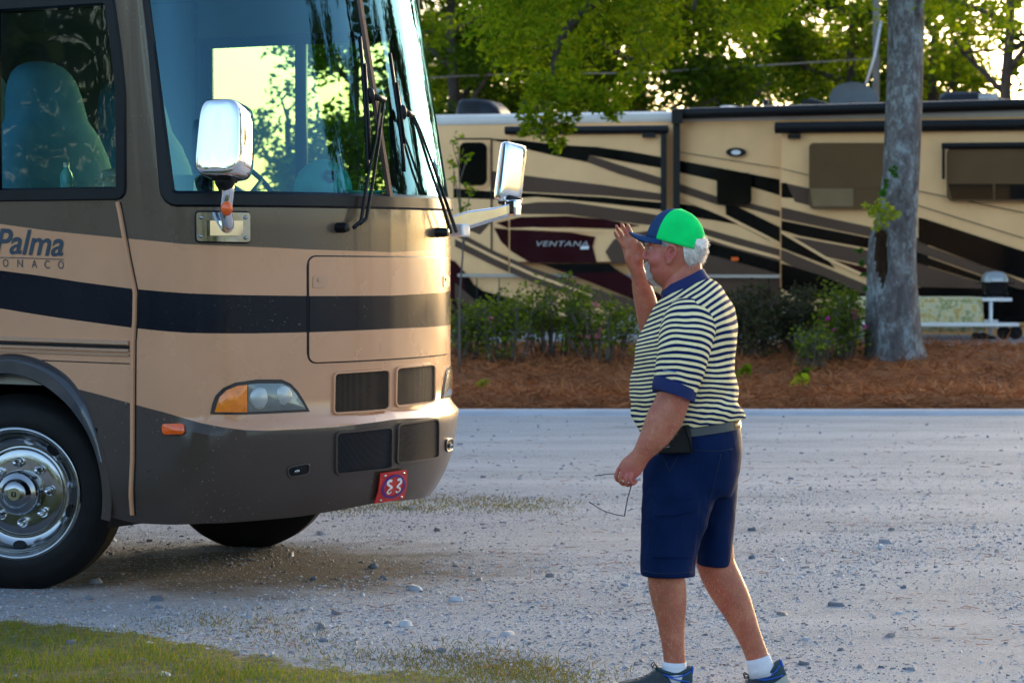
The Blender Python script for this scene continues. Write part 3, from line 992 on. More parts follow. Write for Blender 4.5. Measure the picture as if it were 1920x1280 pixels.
def mirror_head(pxl, pxr, pyt, pyb, Y, depth, yaw, name_parent):
    """rounded chrome housing: glass side faces the coach's rear"""
    c = RV_INV @ at((pxl + pxr) / 2, (pyt + pyb) / 2, Y)
    hw = (pxr - pxl) / 2 / FPX * Y; hh = (pyb - pyt) / 2 / FPX * Y
    R = Matrix.Rotation(yaw - RV_YAW, 3, 'Z') @ Matrix.Rotation(-.16, 3, 'X')
    mb = MB(); rings = []
    for (f, sc) in ((-1, .93), (-.94, .985), (-.6, 1.0), (-.1, .995), (.35, .985), (.66, .965), (.86, .92), (.96, .84), (1.03, .6), (1.06, .2)):
        ring = []
        for k in range(44):
            a = 2 * PI * k / 44
            x = math.copysign(abs(math.cos(a)) ** .42, math.cos(a)) * hw * sc
            z = math.copysign(abs(math.sin(a)) ** .42, math.sin(a)) * hh * (sc * .25 + .75 if f > 0 else sc)
            x *= 1 - .07 * (z / hh)
            ring.append(c + R @ Vector((x, f * depth / 2 * -1, z)))
        rings.append(ring)
    mb.loft(rings)
    mb.build("mirror_housing", M['chrome'], name_parent, sharp=70)
    mb = MB()
    mb.loft([[c + R @ Vector((math.copysign(abs(math.cos(a)) ** .42, math.cos(a)) * hw * s_, depth / 2 * 1.003 + d_, math.copysign(abs(math.sin(a)) ** .42, math.sin(a)) * hh * s_)) for a in [2 * PI * k / 36 for k in range(36)]] for s_, d_ in ((.9, -.005), (.9, .003), (.02, .003))], cap=False)
    mb.build("mirror_glass", M['steel'], name_parent)
    mb = MB(); mb.box(c - Vector((0, 0, hh * .92)), (.10, .10, hh * .3), R); mb.ball(c - Vector((0, 0, hh * 1.02)), (.05, .05, .05)); mb.build("mirror_pivot", M['black'], name_parent, bevel=.01)
mirror_head(376, 467, 190, 336, ym - .02, .19, math.radians(-16), nmir)
# ---- far mirror on its long arm
Yf = 14.75
fm_ = MB()
pts = [rv_px(846, 424, 14.5), rv_px(880, 412, 14.55), rv_px(930, 401, 14.65), rv_px(962, 392, 14.7)]
rings = []
for i, p in enumerate(pts):
    hz = (.052, .048, .036, .034)[i]
    rings.append([p + Vector((0, dy, dz)) for dy, dz in ((-.03, -hz), (.03, -hz), (.03, hz), (-.03, hz))])
fm_.loft(rings)
fmir = fm_.build("wing_mirror", M['chrome'], rv, bevel=.012)
mb = MB(); mb.box(rv_px(860, 432, 14.5), (.10, .08, .07)); mb.build("mirror_bracket", M['white_metal'], fmir, bevel=.01)
mb = MB(); mb.box(rv_px(962, 390, 14.7), (.07, .07, .09)); mb.build("mirror_knuckle", M['chrome'], fmir, bevel=.01)
mirror_head(945, 968, 268, 381, 14.75, .15, math.radians(-48), fmir)

# ---- lettering on the side
M['letter'] = mat("lettering_blue", (.020, .040, .062), .4, 0, .1, 8)
def text_on_rv(txt, x0, x1, ybase0, ybase1, size_px, shear_=0.0, bold=0.0, spacing=1.0):
    cu = bpy.data.curves.new("lettering", 'FONT'); cu.body = txt; cu.size = 1; cu.shear = shear_; cu.offset = bold; cu.space_character = spacing
    o = bpy.data.objects.new("lettering", cu); COL.objects.link(o)
    dg = bpy.context.evaluated_depsgraph_get()
    me = bpy.data.meshes.new_from_object(o.evaluated_get(dg))
    bpy.data.objects.remove(o); bpy.data.curves.remove(cu)
    xs = [v.co.x for v in me.vertices]; x_min, x_max = min(xs), max(xs)
    dpp = (px2tz(200, 480)[0] - px2tz(20, 480)[0]) / 180
    xq = max(x1, 12)
    tx1 = px2tz(xq, ybase1)[0] + (x1 - xq) * dpp; tx0 = tx1 - (x1 - x0) * dpp
    zb = px2tz(xq, ybase1)[1]; zs = size_px / 383
    sl = -.035
    for v in me.vertices:
        f = (v.co.x - x_min) / (x_max - x_min)
        t = lerp(tx0, tx1, f)
        v.co = S(t, zb + sl * (t - tx1) + v.co.y * zs, .003)
    me.materials.clear(); me.materials.append(M['letter'])
    return link(bpy.data.objects.new("lettering", me), rv)
text_on_rv("La Palma", -76, 120, 473, 480, 66, .28, .018)
_let = []
for ch, cx in (("M", -17), ("O", 11), ("N", 38), ("A", 65), ("C", 89), ("O", 115)):
    _let.append(text_on_rv(ch, cx - 5.2, cx + 5.2, 500, lerp(500.3, 504, (cx - 11) / 104), 21, 0, .0))
bm = bmesh.new()
for o in _let: bm.from_mesh(o.data)
me = bpy.data.meshes.new("lettering"); bm.to_mesh(me); bm.free(); me.materials.append(M['letter'])
for o in _let: bpy.data.objects.remove(o)
link(bpy.data.objects.new("lettering", me), rv)
sb = MB(); ribbon(sb, [(px2tz(119, 487)[0] - .7, px2tz(3, 482)[1] + .004), (px2tz(60, 484)[0], px2tz(60, 484)[1]), px2tz(119, 486.5)], .004, -.001, .003, False); sb.build("lettering_rule", M['letter'], rv)
# ================================================================== ground, bed, gravel, grass
def gz(x, y):
    return .32 * sstep(28.2, 34.5, y)
def ground_mat():
    m, t, b, o = nodes_of("gravel_ground")
    v = tcoord(t)
    big = noise_tex(t, v, .35, 6, .6)
    fine = noise_tex(t, v, 42, 8, .8)
    mid = noise_tex(t, tcoord(t, 'Object', (.6, 1.5, 1)), 3.2, 10, .78)
    c = ramp(t, [(.30, (.13, .138, .175)), (.45, (.36, .365, .40)), (.62, (.54, .545, .565))], mid)
    c2 = mixc(t, .68, c.outputs[0], ramp(t, [(.3, (.11, .118, .15)), (.46, (.36, .365, .40)), (.62, (.64, .645, .655))], fine).outputs[0])
    # tyre-worn pale lanes across the yard
    vs = tcoord(t, 'Object', (.12, .9, 1))
    lane = ramp(t, [(.47, 0.0), (.62, .6)], noise_tex(t, vs, 1.0, 5, .6))
    c3 = mixc(t, lane.outputs[0], c2, (.60, .595, .61))
    # small pebbles
    vo = N(t, "ShaderNodeTexVoronoi"); vo.inputs['Scale'].default_value = 26
    L(t, v, vo.inputs['Vector'])
    peb = ramp(t, [(.12, 1.0), (.2, 0.0)], vo.outputs['Distance'])
    gate = ramp(t, [(.50, 0.0), (.62, 1.0)], noise_tex(t, v, 1.6, 5))
    mu = N(t, "ShaderNodeMath", operation='MULTIPLY'); L(t, peb.outputs[0], mu.inputs[0]); L(t, gate.outputs[0], mu.inputs[1])
    c4 = mixc(t, mu.outputs[0], c3, mixc(t, .6, vo.outputs['Color'], (.20, .21, .25)))
    # brown earth and pine litter in patches
    br = ramp(t, [(.64, 0.0), (.78, .55)], noise_tex(t, v, .9, 9, .72))
    c5 = mixc(t, br.outputs[0], c4, (.20, .15, .105))
    dk = ramp(t, [(.56, 0.0), (.70, .62)], noise_tex(t, tcoord(t, 'Object', (.28, .75, 1)), 1.15, 9, .72))
    c5 = mixc(t, dk.outputs[0], c5, mixc(t, fine, (.085, .085, .10), (.26, .255, .275)))
    # bare brown earth where vehicles have stood
    mp_ = N(t, "ShaderNodeMapping"); L(t, v, mp_.inputs[0]); mp_.inputs['Location'].default_value = (1.25, -14.1, 0); mp_.vector_type = 'POINT'
    ln = N(t, "ShaderNodeVectorMath", operation='MULTIPLY'); L(t, mp_.outputs[0], ln.inputs[0]); ln.inputs[1].default_value = (.55, .60, 0)
    l2 = N(t, "ShaderNodeVectorMath", operation='LENGTH'); L(t, ln.outputs[0], l2.inputs[0])
    ad2 = N(t, "ShaderNodeMath", operation='MULTIPLY_ADD'); L(t, noise_tex(t, v, 2.2, 7, .65), ad2.inputs[0]); ad2.inputs[1].default_value = 1.1; L(t, l2.outputs['Value'], ad2.inputs[2])
    er = ramp(t, [(.95, .92), (1.45, 0.0)], None)
    dv = N(t, "ShaderNodeMath", operation='MULTIPLY'); L(t, ad2.outputs[0], dv.inputs[0]); dv.inputs[1].default_value = .7
    er.color_ramp.elements[0].position = .66; er.color_ramp.elements[1].position = .98
    L(t, dv.outputs[0], er.inputs[0])
    c5 = mixc(t, er.outputs[0], c5, mixc(t, fine, (.065, .050, .038), (.17, .14, .11)))
    L(t, c5, b.inputs['Base Color'])
    b.inputs['Roughness'].default_value = .9
    b.inputs['Specular IOR Level'].default_value = .2
    ad = N(t, "ShaderNodeMath", operation='ADD'); L(t, fine, ad.inputs[0]); L(t, mid, ad.inputs[1])
    bump(t, b, ad.outputs[0], .9, .045)
    return m
M['ground'] = ground_mat()
gm = MB()
xs = [-400, -150, -60, -30] + [-16 + 1.0 * k for k in range(33)] + [30, 60, 150, 400]
ys = [-60, -10, 0, 5] + [8 + .8 * k for k in range(50)] + [60, 90, 150, 300, 900]
for y in ys:
    for x in xs: gm.v.append((x, y, gz(x, y)))
for j in range(len(ys) - 1):
    for i in range(len(xs) - 1):
        gm.f.append((j * len(xs) + i, j * len(xs) + i + 1, (j + 1) * len(xs) + i + 1, (j + 1) * len(xs) + i)); gm.m.append(0)
tag(gm.build("ground", M['ground']), kind="structure")
# ================================================================== second motorhome behind the bed
B2 = math.radians(17.5)
R2_LOC = Vector(((1400 - 960) / FPX * 40, 40.0, .32))
R2_MAT = Matrix.Translation(R2_LOC) @ Matrix.Rotation(-B2, 4, 'Z')
R2_INV = R2_MAT.inverted()
def q2(x, y, off=0.0):
    """photograph pixel -> point on the coach's side wall (off = metres proud of it)"""
    o_ = R2_INV @ CAM
    d_ = R2_INV.to_3x3() @ ray(x, y)
    k = (-off - o_.y) / d_.y
    return o_ + d_ * k
rv2 = empty("motorhome", R2_LOC, -B2)
tag(rv2, "cream motorhome with maroon, brown and black swooshes parked behind the pine straw bed", "motorhome")
M['r2_tan'] = paint("cream_paint", (.90, .53, .255), .15, .16, .04, 0, .22)
M['r2_taupe'] = paint("taupe_swoosh", (.105, .064, .046), .2, .12, .02, 0, .12)
M['r2_black'] = paint("black_swoosh", (.0035, .0033, .0035), .2, .12, .02, 0, .12)
M['r2_maroon'] = paint("maroon_swoosh", (.030, .004, .007), .2, .12, .02, 0, .12)
M['r2_roof'] = paint("roof_white", (.60, .56, .52), .4, .4, .3)
M['r2_glass'] = mat("coach_window_glass", (.004, .004, .0045), .05, 0, .1, 3, spec=.3)
M['shade'] = mat("window_shade_fabric", (.115, .060, .022), .4, 0, .08, 4, coat=.08, spec=.25)
M['shade_pale'] = mat("pale_window_lower", (.21, .14, .065), .4, 0, .12, 3, coat=.08, spec=.25)
XL, XR = 790, 2200
sL, sR = q2(XL, 400).x, q2(XR, 400).x
ztop = q2(1400, 224).z
zbot = q2(1400, 640).z
mb = MB(); mb.box(((sL + sR) / 2, 1.25, (ztop + zbot) / 2), (sR - sL, 2.5, ztop - zbot))
mb.build("body", M['r2_tan'], rv2, bevel=.03)
mb = MB()
zr = q2(1400, 208).z
prof = [(-.012, ztop - .02), (-.03, ztop + .03), (-.005, zr - .02), (.10, zr + .02), (1.25, zr + .06), (2.4, zr + .02), (2.51, ztop)]
mb.loft([[Vector((s, y, z)) for y, z in prof] for s in (sL - .02, sR + .02)], closed=True)
mb.build("roof", M['r2_roof'], rv2, sharp=50)
# slide-out rooms
OFF1, OFF2 = .22, .22
def slide(x0, y0, x1, y1, off, name="slide_out"):
    a, c = q2(x0, y1, off), q2(x1, y0, off)
    mb = MB(); mb.box(((a.x + c.x) / 2, -off / 2 + .02, (a.z + c.z) / 2), (c.x - a.x, off + .04, c.z - a.z))
    return mb.build(name, M['r2_tan'], rv2, bevel=.012)
s1 = slide(955, 236, 1243, 491, OFF1)
s2 = slide(1464, 236, 2190, 606, OFF2)
# painted swooshes, plus a painted shadow band under the front slide
TA, BL, MA, CR = 0, 1, 2, 3
def seg(x0, x1):
    return lambda p: cut(cut(p, x0, False), x1, True)
ZONES = [(seg(700, 953), 0.0, rv2), (seg(956, 1242), OFF1, s1), (seg(1264, 1462), 0.0, rv2), (seg(1465, 2150), OFF2, s2)]
def clean(p):
    out = []
    for q in p:
        if not out or (abs(q[0] - out[-1][0]) + abs(q[1] - out[-1][1])) > .3: out.append(q)
    return out
SW = [
 # upper streaks, front slide
 (TA, [(850, 322), (923, 321), (1007, 332), (1132, 347), (1246, 364), (1246, 377), (1132, 367), (1007, 361), (923, 356), (850, 352)]),
 (BL, [(850, 353), (923, 359), (1007, 363), (1132, 370), (1264, 382), (1264, 396), (1132, 381), (1007, 369), (923, 374), (850, 371)]),
 (TA, [(850, 420), (890, 398), (940, 388), (1007, 379), (1070, 379), (1190, 396), (1310, 416), (1310, 430), (1190, 419), (1064, 402), (976, 401), (925, 412), (900, 440)]),
 (BL, [(914, 260), (976, 263), (1050, 272), (1120, 276), (1180, 284), (1264, 299), (1264, 319), (1180, 305), (1105, 291), (1101, 304), (1040, 292), (976, 277)]),
 (TA, [(1101, 304), (1105, 291), (1160, 309), (1264, 341), (1264, 357), (1160, 326)]),
 (MA, [(930, 418), (976, 407), (1064, 405), (1130, 411), (1200, 423), (1151, 429), (1070, 426), (951, 427)]),
 (MA, [(926, 427), (951, 430), (1070, 436), (1116, 444), (1111, 462), (1119, 493), (995, 493), (957, 470), (939, 452)]),
 (TA, [(1150, 450), (1170, 440), (1246, 428), (1246, 493), (1147, 493), (1135, 472)]),
 # lower nose part
 (MA, [(700, 430), (853, 490), (880, 520), (905, 560), (930, 640), (700, 640)]),
 (TA, [(853, 436), (870, 440), (925, 470), (1000, 503), (1110, 540), (1222, 572), (1200, 590), (1110, 565), (1000, 530), (930, 500), (853, 462)]),
 (BL, [(870, 520), (905, 545), (960, 560), (1030, 590), (1060, 640), (880, 640)]),
 (TA, [(853, 530), (905, 575), (950, 600), (980, 640), (945, 640), (853, 560)]),
 (MA, [(1018, 496), (1143, 496), (1180, 520), (1264, 566), (1264, 590), (1215, 572), (1110, 530)]),
 (BL, [(1010, 494), (1143, 494), (1160, 510), (1080, 512)]),  # shadow beneath the slide-out, painted on as a black band
 # middle panel
 (BL, [(1264, 299), (1360, 317), (1464, 337), (1464, 367), (1408, 350), (1345, 339), (1264, 321)]),
 (TA, [(1264, 341), (1345, 369), (1410, 382), (1464, 396), (1464, 408), (1400, 390), (1345, 384), (1264, 357)]),
 (BL, [(1264, 381), (1300, 385), (1379, 412), (1400, 424), (1340, 413), (1264, 402)]),
 (TA, [(1264, 421), (1320, 428), (1464, 468), (1464, 518), (1264, 518)]),
 (BL, [(1360, 385), (1380, 386), (1464, 427), (1464, 455), (1440, 450), (1362, 409)]),
 (BL, [(1264, 442), (1320, 452), (1464, 492), (1464, 514), (1360, 485), (1264, 462)]),
 (TA, [(1264, 520), (1464, 520), (1464, 640), (1264, 640)]),
 # rear slide
 (BL, [(1464, 343), (1475, 343), (1490, 372), (1464, 370)]),
 (TA, [(1475, 344), (1520, 354), (1520, 386), (1490, 378)]),
 (TA, [(1464, 388), (1540, 406), (1625, 424), (1740, 450), (1740, 462), (1625, 443), (1464, 410)]),
 (BL, [(1464, 413), (1625, 445), (1740, 470), (1740, 490), (1625, 465), (1500, 442), (1464, 431)]),
 (TA, [(1478, 442), (1625, 469), (1740, 496), (1740, 540), (1625, 498), (1549, 481)]),
 (BL, [(1464, 434), (1549, 484), (1566, 503), (1464, 464)]),
 (MA, [(1555, 485), (1625, 502), (1740, 545), (1740, 560), (1600, 510)]),
 (TA, [(1464, 467), (1614, 529), (1680, 560), (1600, 560), (1464, 488)]),
 (BL, [(1464, 493), (1545, 518), (1640, 560), (1500, 560), (1464, 540)]),
 (BL, [(1722, 408), (1733, 410), (1920, 471), (2150, 545), (2150, 620), (1920, 523), (1851, 501), (1722, 452)]),
 (TA, [(1700, 448), (1721, 455), (1869, 507), (1990, 560), (1940, 560), (1851, 519), (1700, 466)]),
 (BL, [(1700, 472), (1721, 476), (1851, 522), (1920, 545), (1920, 556), (1851, 532), (1700, 486)]),
 (TA, [(1700, 492), (1721, 494), (1845, 532), (1880, 545), (1880, 605), (1760, 545), (1700, 532)]),
 (BL, [(1725, 538), (1890, 542), (2150, 545), (2150, 604), (1725, 604)]),
 # thin cream and brown pinstripes
 (CR, [(1264, 361), (1276, 364), (1360, 402), (1464, 455), (1464, 461), (1360, 408), (1264, 367)]),
 (CR, [(1320, 440), (1379, 458), (1464, 481), (1464, 487), (1379, 465), (1320, 446)]),
 (CR, [(1464, 431), (1549, 481), (1660, 532), (1660, 538), (1549, 487), (1464, 437)]),
 (CR, [(853, 442), (925, 478), (1000, 512), (1110, 552), (1110, 557), (1000, 518), (925, 484), (853, 448)]),
 (CR, [(951, 428), (1000, 426), (1080, 430), (1150, 437), (1080, 434.5), (1000, 431)]),
 (TA, [(1264, 283), (1464, 315), (1520, 329), (1520, 330.5), (1464, 316.5), (1264, 284.5)]),
 (TA, [(1720, 357), (1920, 398), (1920, 400), (1720, 359)]),
 (TA, [(1720, 384), (1920, 446), (1920, 448), (1720, 386)]),
]
for zc, off, par in ZONES:
    g = MB(); k = 0
    for ci, poly in SW:
        p = clean(zc(poly))
        if len(p) < 3: continue
        d = off + .004 + .003 * k; k += 1
        n0 = len(g.v)
        g.v += [tuple(q2(x, y, d)) for x, y in p]
        g.f.append(tuple(range(n0, n0 + len(p)))); g.m.append(ci)
    bm_ = g.mesh("swooshes_and_shadow", [M['r2_taupe'], M['r2_black'], M['r2_maroon'], M['r2_tan']], smooth=False)
    bm = bmesh.new(); bm.from_mesh(bm_)
    bmesh.ops.triangulate(bm, faces=bm.faces)
    for f in bm.faces:
        if f.normal.y > 0: f.normal_flip()
    bm.to_mesh(bm_); bm.free()
    link(bpy.data.objects.new("swooshes_and_shadow", bm_), par)
def slab(name, outline, off, th, m, par=None, label=None):
    mb = MB()
    mb.loft([[q2(x, y, off - .02) for x, y in outline], [q2(x, y, off + th) for x, y in outline]])
    o = mb.build(name, m, par or rv2, smooth=False)
    if label: o["label"] = label
    return o
def bar(name, p0, p1, r, off, m, par=None):
    mb = MB(); mb.tube([q2(*p0, off), q2(*p1, off)], r, 12)
    return mb.build(name, m, par or rv2, sharp=50)
# entry door with its window
slab("panel_gap", [(852, 259), (923, 259), (923, 476), (920, 476), (920, 262), (855, 262)], .012, .004, M['black'])
dr = slab("entry_door", [(853, 262), (920, 262), (920, 476), (853, 476)], .0, .006, M['r2_tan'])
slab("door_window", rrect(861, 267, 913, 348, 12), .05, .01, M['r2_glass'], dr)
slab("door_window_frame", rrect(857, 263, 917, 352, 14), .035, .006, M['r2_tan'], dr)
# windows
w1 = slab("slide_window", rrect(1517, 268, 1688, 392, 9), OFF2 + .13, .012, M['shade'], s2)
slab("lower_pane", [(1519, 353), (1600, 353), (1600, 387), (1524, 387)], OFF2 + .142, .006, M['shade_pale'], w1)
slab("window_rail", [(1518, 350), (1687, 350), (1687, 353), (1518, 353)], OFF2 + .142, .012, M['shade'], w1)
w2 = slab("slide_window", rrect(1775, 277, 2010, 378, 12), OFF2 + .13, .012, M['shade'], s2)
slab("lower_left_pane", [(1778, 345), (1862, 345), (1862, 374), (1785, 374)], OFF2 + .142, .006, M['r2_glass'], w2)  # dark glass pane at the window's lower left
slab("lower_pane", [(1866, 345), (2005, 345), (2005, 374), (1866, 374)], OFF2 + .142, .006, M['r2_glass'], w2)
wa = bar("window_awning", (1766, 274), (2080, 271), .045, OFF2 + .18, M['black'], s2)
slab("awning_arm", [(1766, 276), (1772, 276), (1772, 336), (1766, 336)], OFF2 + .19, .03, M['black'], wa)
slab("small_window", rrect(1344, 324, 1409, 384, 9), .13, .012, M['r2_glass'])
bz_ = slab("porch_light", ell(1380, 285.5, 19, 8.5), .0, .06, M['black'])
slab("light_lens", ell(1380, 286, 9, 4.5), .06, .02, M['white_metal'], bz_)
slab("side_marker", rrect(1371, 482, 1385, 489, 2), .13, .03, M['orange'])
# awnings and arms
la = bar("patio_awning", (1262, 214), (2150, 190), .085, .16, M['black'])
slab("awning_arm", [(1262, 206), (1275, 206), (1275, 398), (1262, 398)], .12, .10, M['black'], la)
slab("awning_bracket", [(1259, 205), (1280, 205), (1280, 232), (1259, 232)], .10, .2, M['black'], la)
ta = bar("slide_topper", (948, 245), (1252, 243), .065, OFF1 + .04, M['black'], s1)
slab("topper_arm", [(1239, 238), (1250, 238), (1250, 396), (1239, 396)], OFF1 + .0, .05, M['black'], ta)
slab("topper_bracket", [(1204, 249), (1229, 249), (1229, 258), (1204, 258)], OFF1, .1, M['black'], ta)
ta = bar("slide_topper", (1454, 240), (2150, 231), .085, OFF2 + .05, M['black'], s2)
slab("topper_bracket", [(1477, 252), (1501, 251), (1501, 260), (1477, 260)], OFF2, .1, M['black'], ta)
slab("side_rail", [(858, 513), (1462, 515), (1462, 521), (858, 519)], .13, .03, M['trim_silver'])
slab("locker_gap", [(1440, 521), (1443, 521), (1443, 640), (1440, 640)], .13, .004, M['black'])
slab("locker_gap", [(893, 521), (895, 521), (895, 640), (893, 640)], .13, .004, M['black'])
slab("locker_gap", [(935, 521), (937, 521), (937, 640), (935, 640)], .13, .004, M['black'])
# road wheel with a pale cover below the slide
wc = q2(1218, 640)
mb = MB(); mb.lathe([(.68, 0), (.68, .16), (.60, .17), (.60, 0)], (wc.x, 0, wc.z), (0, -1, 0), (0, 0, 1), 40); mb.build("wheel_arch", M['r2_black'], rv2, sharp=40)
mb = MB(); mb.lathe([(.57, .0), (.585, .1), (.55, .15), (.42, .175), (.001, .18)], (wc.x, 0, wc.z - .06), (0, -1, 0), (0, 0, 1), 40)
mb.build("wheel_cover", mat("wheel_cover_vinyl", (.30, .28, .22), .7, 0, .1, 5), rv2, sharp=50)
# name lettering on the maroon slide
cu = bpy.data.curves.new("lettering", 'FONT'); cu.body = "VENTANA"; cu.shear = .25; cu.offset = .012; cu.space_character = 1.12
o = bpy.data.objects.new("lettering", cu); COL.objects.link(o)
me = bpy.data.meshes.new_from_object(o.evaluated_get(bpy.context.evaluated_depsgraph_get()))
bpy.data.objects.remove(o); bpy.data.curves.remove(cu)
x0_, x1_ = min(v.co.x for v in me.vertices), max(v.co.x for v in me.vertices)
for v in me.vertices:
    px = lerp(1006, 1103, (v.co.x - x0_) / (x1_ - x0_)); py = 461.5 - v.co.y * 13.5
    v.co = q2(px, py, OFF1 + .07)
me.materials.clear(); me.materials.append(mat("silver_letters", (.34, .32, .33), .4, .2, .08, 20))
link(bpy.data.objects.new("lettering", me), s1)
slab("name_badge", [(1089, 461.5), (1104, 461), (1104, 467), (1088, 467.5)], OFF1 + .05, .02, M['white_metal'], s1)

# ------------------------------------------------------------------ things on its roof
def roof_unit(name, label, cat, x0, x1, ytop, ybot, col, slope=.25, dep=.8, group=None):
    e = empty(name, (0, 0, 0)); e.parent = None
    a, c = q2(x0, ybot, -.8), q2(x1, ytop, -.8)
    mb = MB()
    h = c.z - a.z; L_ = c.x - a.x
    rings = []
    zb_ = zr + .03 - .0
    top_ = c.z
    for f, hh, ins in ((0, .55, .06), (.04, .9, .02), (.12, 1, 0), (.5, 1, 0), (.75, .86, .02), (.93, .5, .05), (1, .12, .08)):
        s = a.x + L_ * f
        y0, y1 = .8 + ins, .8 + dep - ins
        zt = zb_ + (top_ - zb_) * hh
        rings.append([Vector((s, y0, zb_)), Vector((s, y0 + .02, lerp(zb_, zt, .7))), Vector((s, y0 + .1, zt)), Vector((s, y1 - .1, zt)), Vector((s, y1, lerp(zb_, zt, .7))), Vector((s, y1, zb_))])
    mb.loft(rings)
    mtx = R2_MAT
    mb.v = [tuple(mtx @ Vector(p)) for p in mb.v]
    bpy.data.objects.remove(e)
    o = mb.build(name, col, None, sharp=50)
    return o
M['ac_dark'] = mat("shroud_plastic", (.010, .012, .017), .4, 0, .15, 5, spec=.3)
def louvre(par, x0, y0, x1, y1, m):
    mb = MB()
    for k in range(4):
        y_ = lerp(y0, y1, k / 3)
        mb.v += []
        P = [R2_MAT @ q2(x, y, -.79) for x, y in ((x0, y_), (x1, y_ + .6), (x1, y_ + 2.2), (x0, y_ + 1.6))]
        n0 = len(mb.v); mb.v += [tuple(p) for p in P]; mb.f.append((n0, n0 + 1, n0 + 2, n0 + 3)); mb.m.append(0)
    o = mb.build("louvre", m, par, smooth=False); return o
u = roof_unit("roof_air_conditioner", "", "", 853, 934, 184, 214, M['ac_dark']); tag(u, "dark roof air conditioner nearest the tan coach's windscreen, slanted towards the right", "air conditioner", "units on the coach roof")
louvre(u, 868, 190, 900, 206, M['black'])
u = roof_unit("roof_air_conditioner", "", "", 972, 1035, 184, 212, M['ac_dark']); tag(u, "dark roof air conditioner half hidden behind the drooping leafy branch", "air conditioner", "units on the coach roof")
louvre(u, 984, 190, 1008, 206, M['black'])
u = roof_unit("roof_air_conditioner", "", "", 1757, 1894, 170, 198, M['ac_dark']); tag(u, "long black roof air conditioner right of the big trunk", "air conditioner", "units on the coach roof")
louvre(u, 1835, 176, 1872, 184, M['white_metal'])
u = roof_unit("roof_vent", "", "", 1345, 1388, 197, 208, M['r2_roof'], group=None); tag(u, "low pale roof vent beside the patio awning's left end", "roof vent", "units on the coach roof")
def px_obj(fn, name, m, **kw):
    mb = MB(); fn(mb); mb.v = [tuple(R2_MAT @ Vector(p)) for p in mb.v]
    return mb.build(name, m, None, **kw)
def dish(mb):
    c = q2(1600, 193, -1.0); R = Matrix.Rotation(math.radians(62), 3, 'X') @ Matrix.Rotation(.2, 3, 'Y')
    mb.loft([[c + R @ Vector((.36 * f * math.cos(a), .30 * f * math.sin(a), .10 * f * f)) for a in [2 * PI * k / 28 for k in range(28)]] for f in (.02, .4, .7, .9, 1.0, 1.02)], cap=False)
dsh = px_obj(dish, "satellite_dish", mat("dish_grey", (.10, .105, .11), .5, 0, .1, 5), sharp=60)
tag(dsh, "grey satellite dish tilted up on the cream coach roof left of the trunk", "satellite dish")
def dish_arm(mb):
    mb.tube([q2(1496, 204, -1.0), q2(1520, 188, -1.0), q2(1560, 200, -1.0)], .035, 8); mb.tube([q2(1560, 203, -1.0), q2(1600, 194, -1.0)], .03, 8)
    mb.loft([[q2(1500, 206, -y), q2(1505, 186, -y), q2(1545, 192, -y), q2(1566, 206, -y)] for y in (.9, 1.1)])
mb = MB(); dish_arm(mb); mb.v = [tuple(R2_MAT @ Vector(p)) for p in mb.v]; da = mb.build("dish_arm", M['ac_dark'], dsh, sharp=40)
def pole_fn(mb): mb.tube([q2(1437, 207, -.9), q2(1436, 190, -.9)], .04, 8); mb.ball(q2(1436, 190, -.9), (.06, .06, .03))
tag(px_obj(pole_fn, "roof_antenna", M['ac_dark']), "short dark stub antenna against the bright sky gap on the coach roof", "antenna")

# ================================================================== trees
import numpy as np
def leaf_cloud(name, clusters, size, material, parent=None, seed=1, squash=(1, 1, 1), droop=0.0, aspect=.5):
    """clusters: (x, y, z, radius, count); every leaf is its own small folded diamond"""
    rg = np.random.default_rng(seed)
    P = []
    for (x, y, z, r, n) in clusters:
        d = rg.normal(size=(n, 3)); d /= np.linalg.norm(d, axis=1)[:, None] + 1e-9
        rad = r * rg.random(n) ** .45
        p = d * rad[:, None] * np.array(squash)
        P.append(p + np.array((x, y, z)))
    P = np.concatenate(P)
    n = len(P)
    u = rg.normal(size=(n, 3)); u[:, 2] = u[:, 2] * .5 - droop
    u /= np.linalg.norm(u, axis=1)[:, None]
    v = rg.normal(size=(n, 3)); v -= (v * u).sum(1)[:, None] * u; v /= np.linalg.norm(v, axis=1)[:, None]
    s = size * (.55 + .9 * rg.random(n))[:, None]
    w_ = np.cross(u, v)
    A, B, C, D = P - u * s * .5, P + v * s * aspect * .5 + w_ * s * .08, P + u * s * .5, P - v * s * aspect * .5 + w_ * s * .08
    V = np.stack([A, B, C, D], 1).reshape(-1, 3)
    me = bpy.data.meshes.new(name)
    me.vertices.add(4 * n); me.vertices.foreach_set("co", V.ravel().astype(np.float32))
    me.loops.add(4 * n); me.loops.foreach_set("vertex_index", np.arange(4 * n, dtype=np.int32))
    me.polygons.add(n); me.polygons.foreach_set("loop_start", np.arange(0, 4 * n, 4, dtype=np.int32)); me.polygons.foreach_set("loop_total", np.full(n, 4, dtype=np.int32))
    me.materials.append(material)
    me.update(calc_edges=True)
    return link(bpy.data.objects.new(name, me), parent)
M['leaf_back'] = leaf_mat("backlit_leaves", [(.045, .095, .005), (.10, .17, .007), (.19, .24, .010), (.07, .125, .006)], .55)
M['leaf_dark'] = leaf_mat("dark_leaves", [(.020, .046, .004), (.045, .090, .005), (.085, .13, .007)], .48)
M['leaf_fresh'] = leaf_mat("fresh_leaves", [(.065, .14, .005), (.125, .21, .008), (.21, .275, .011)], .5)
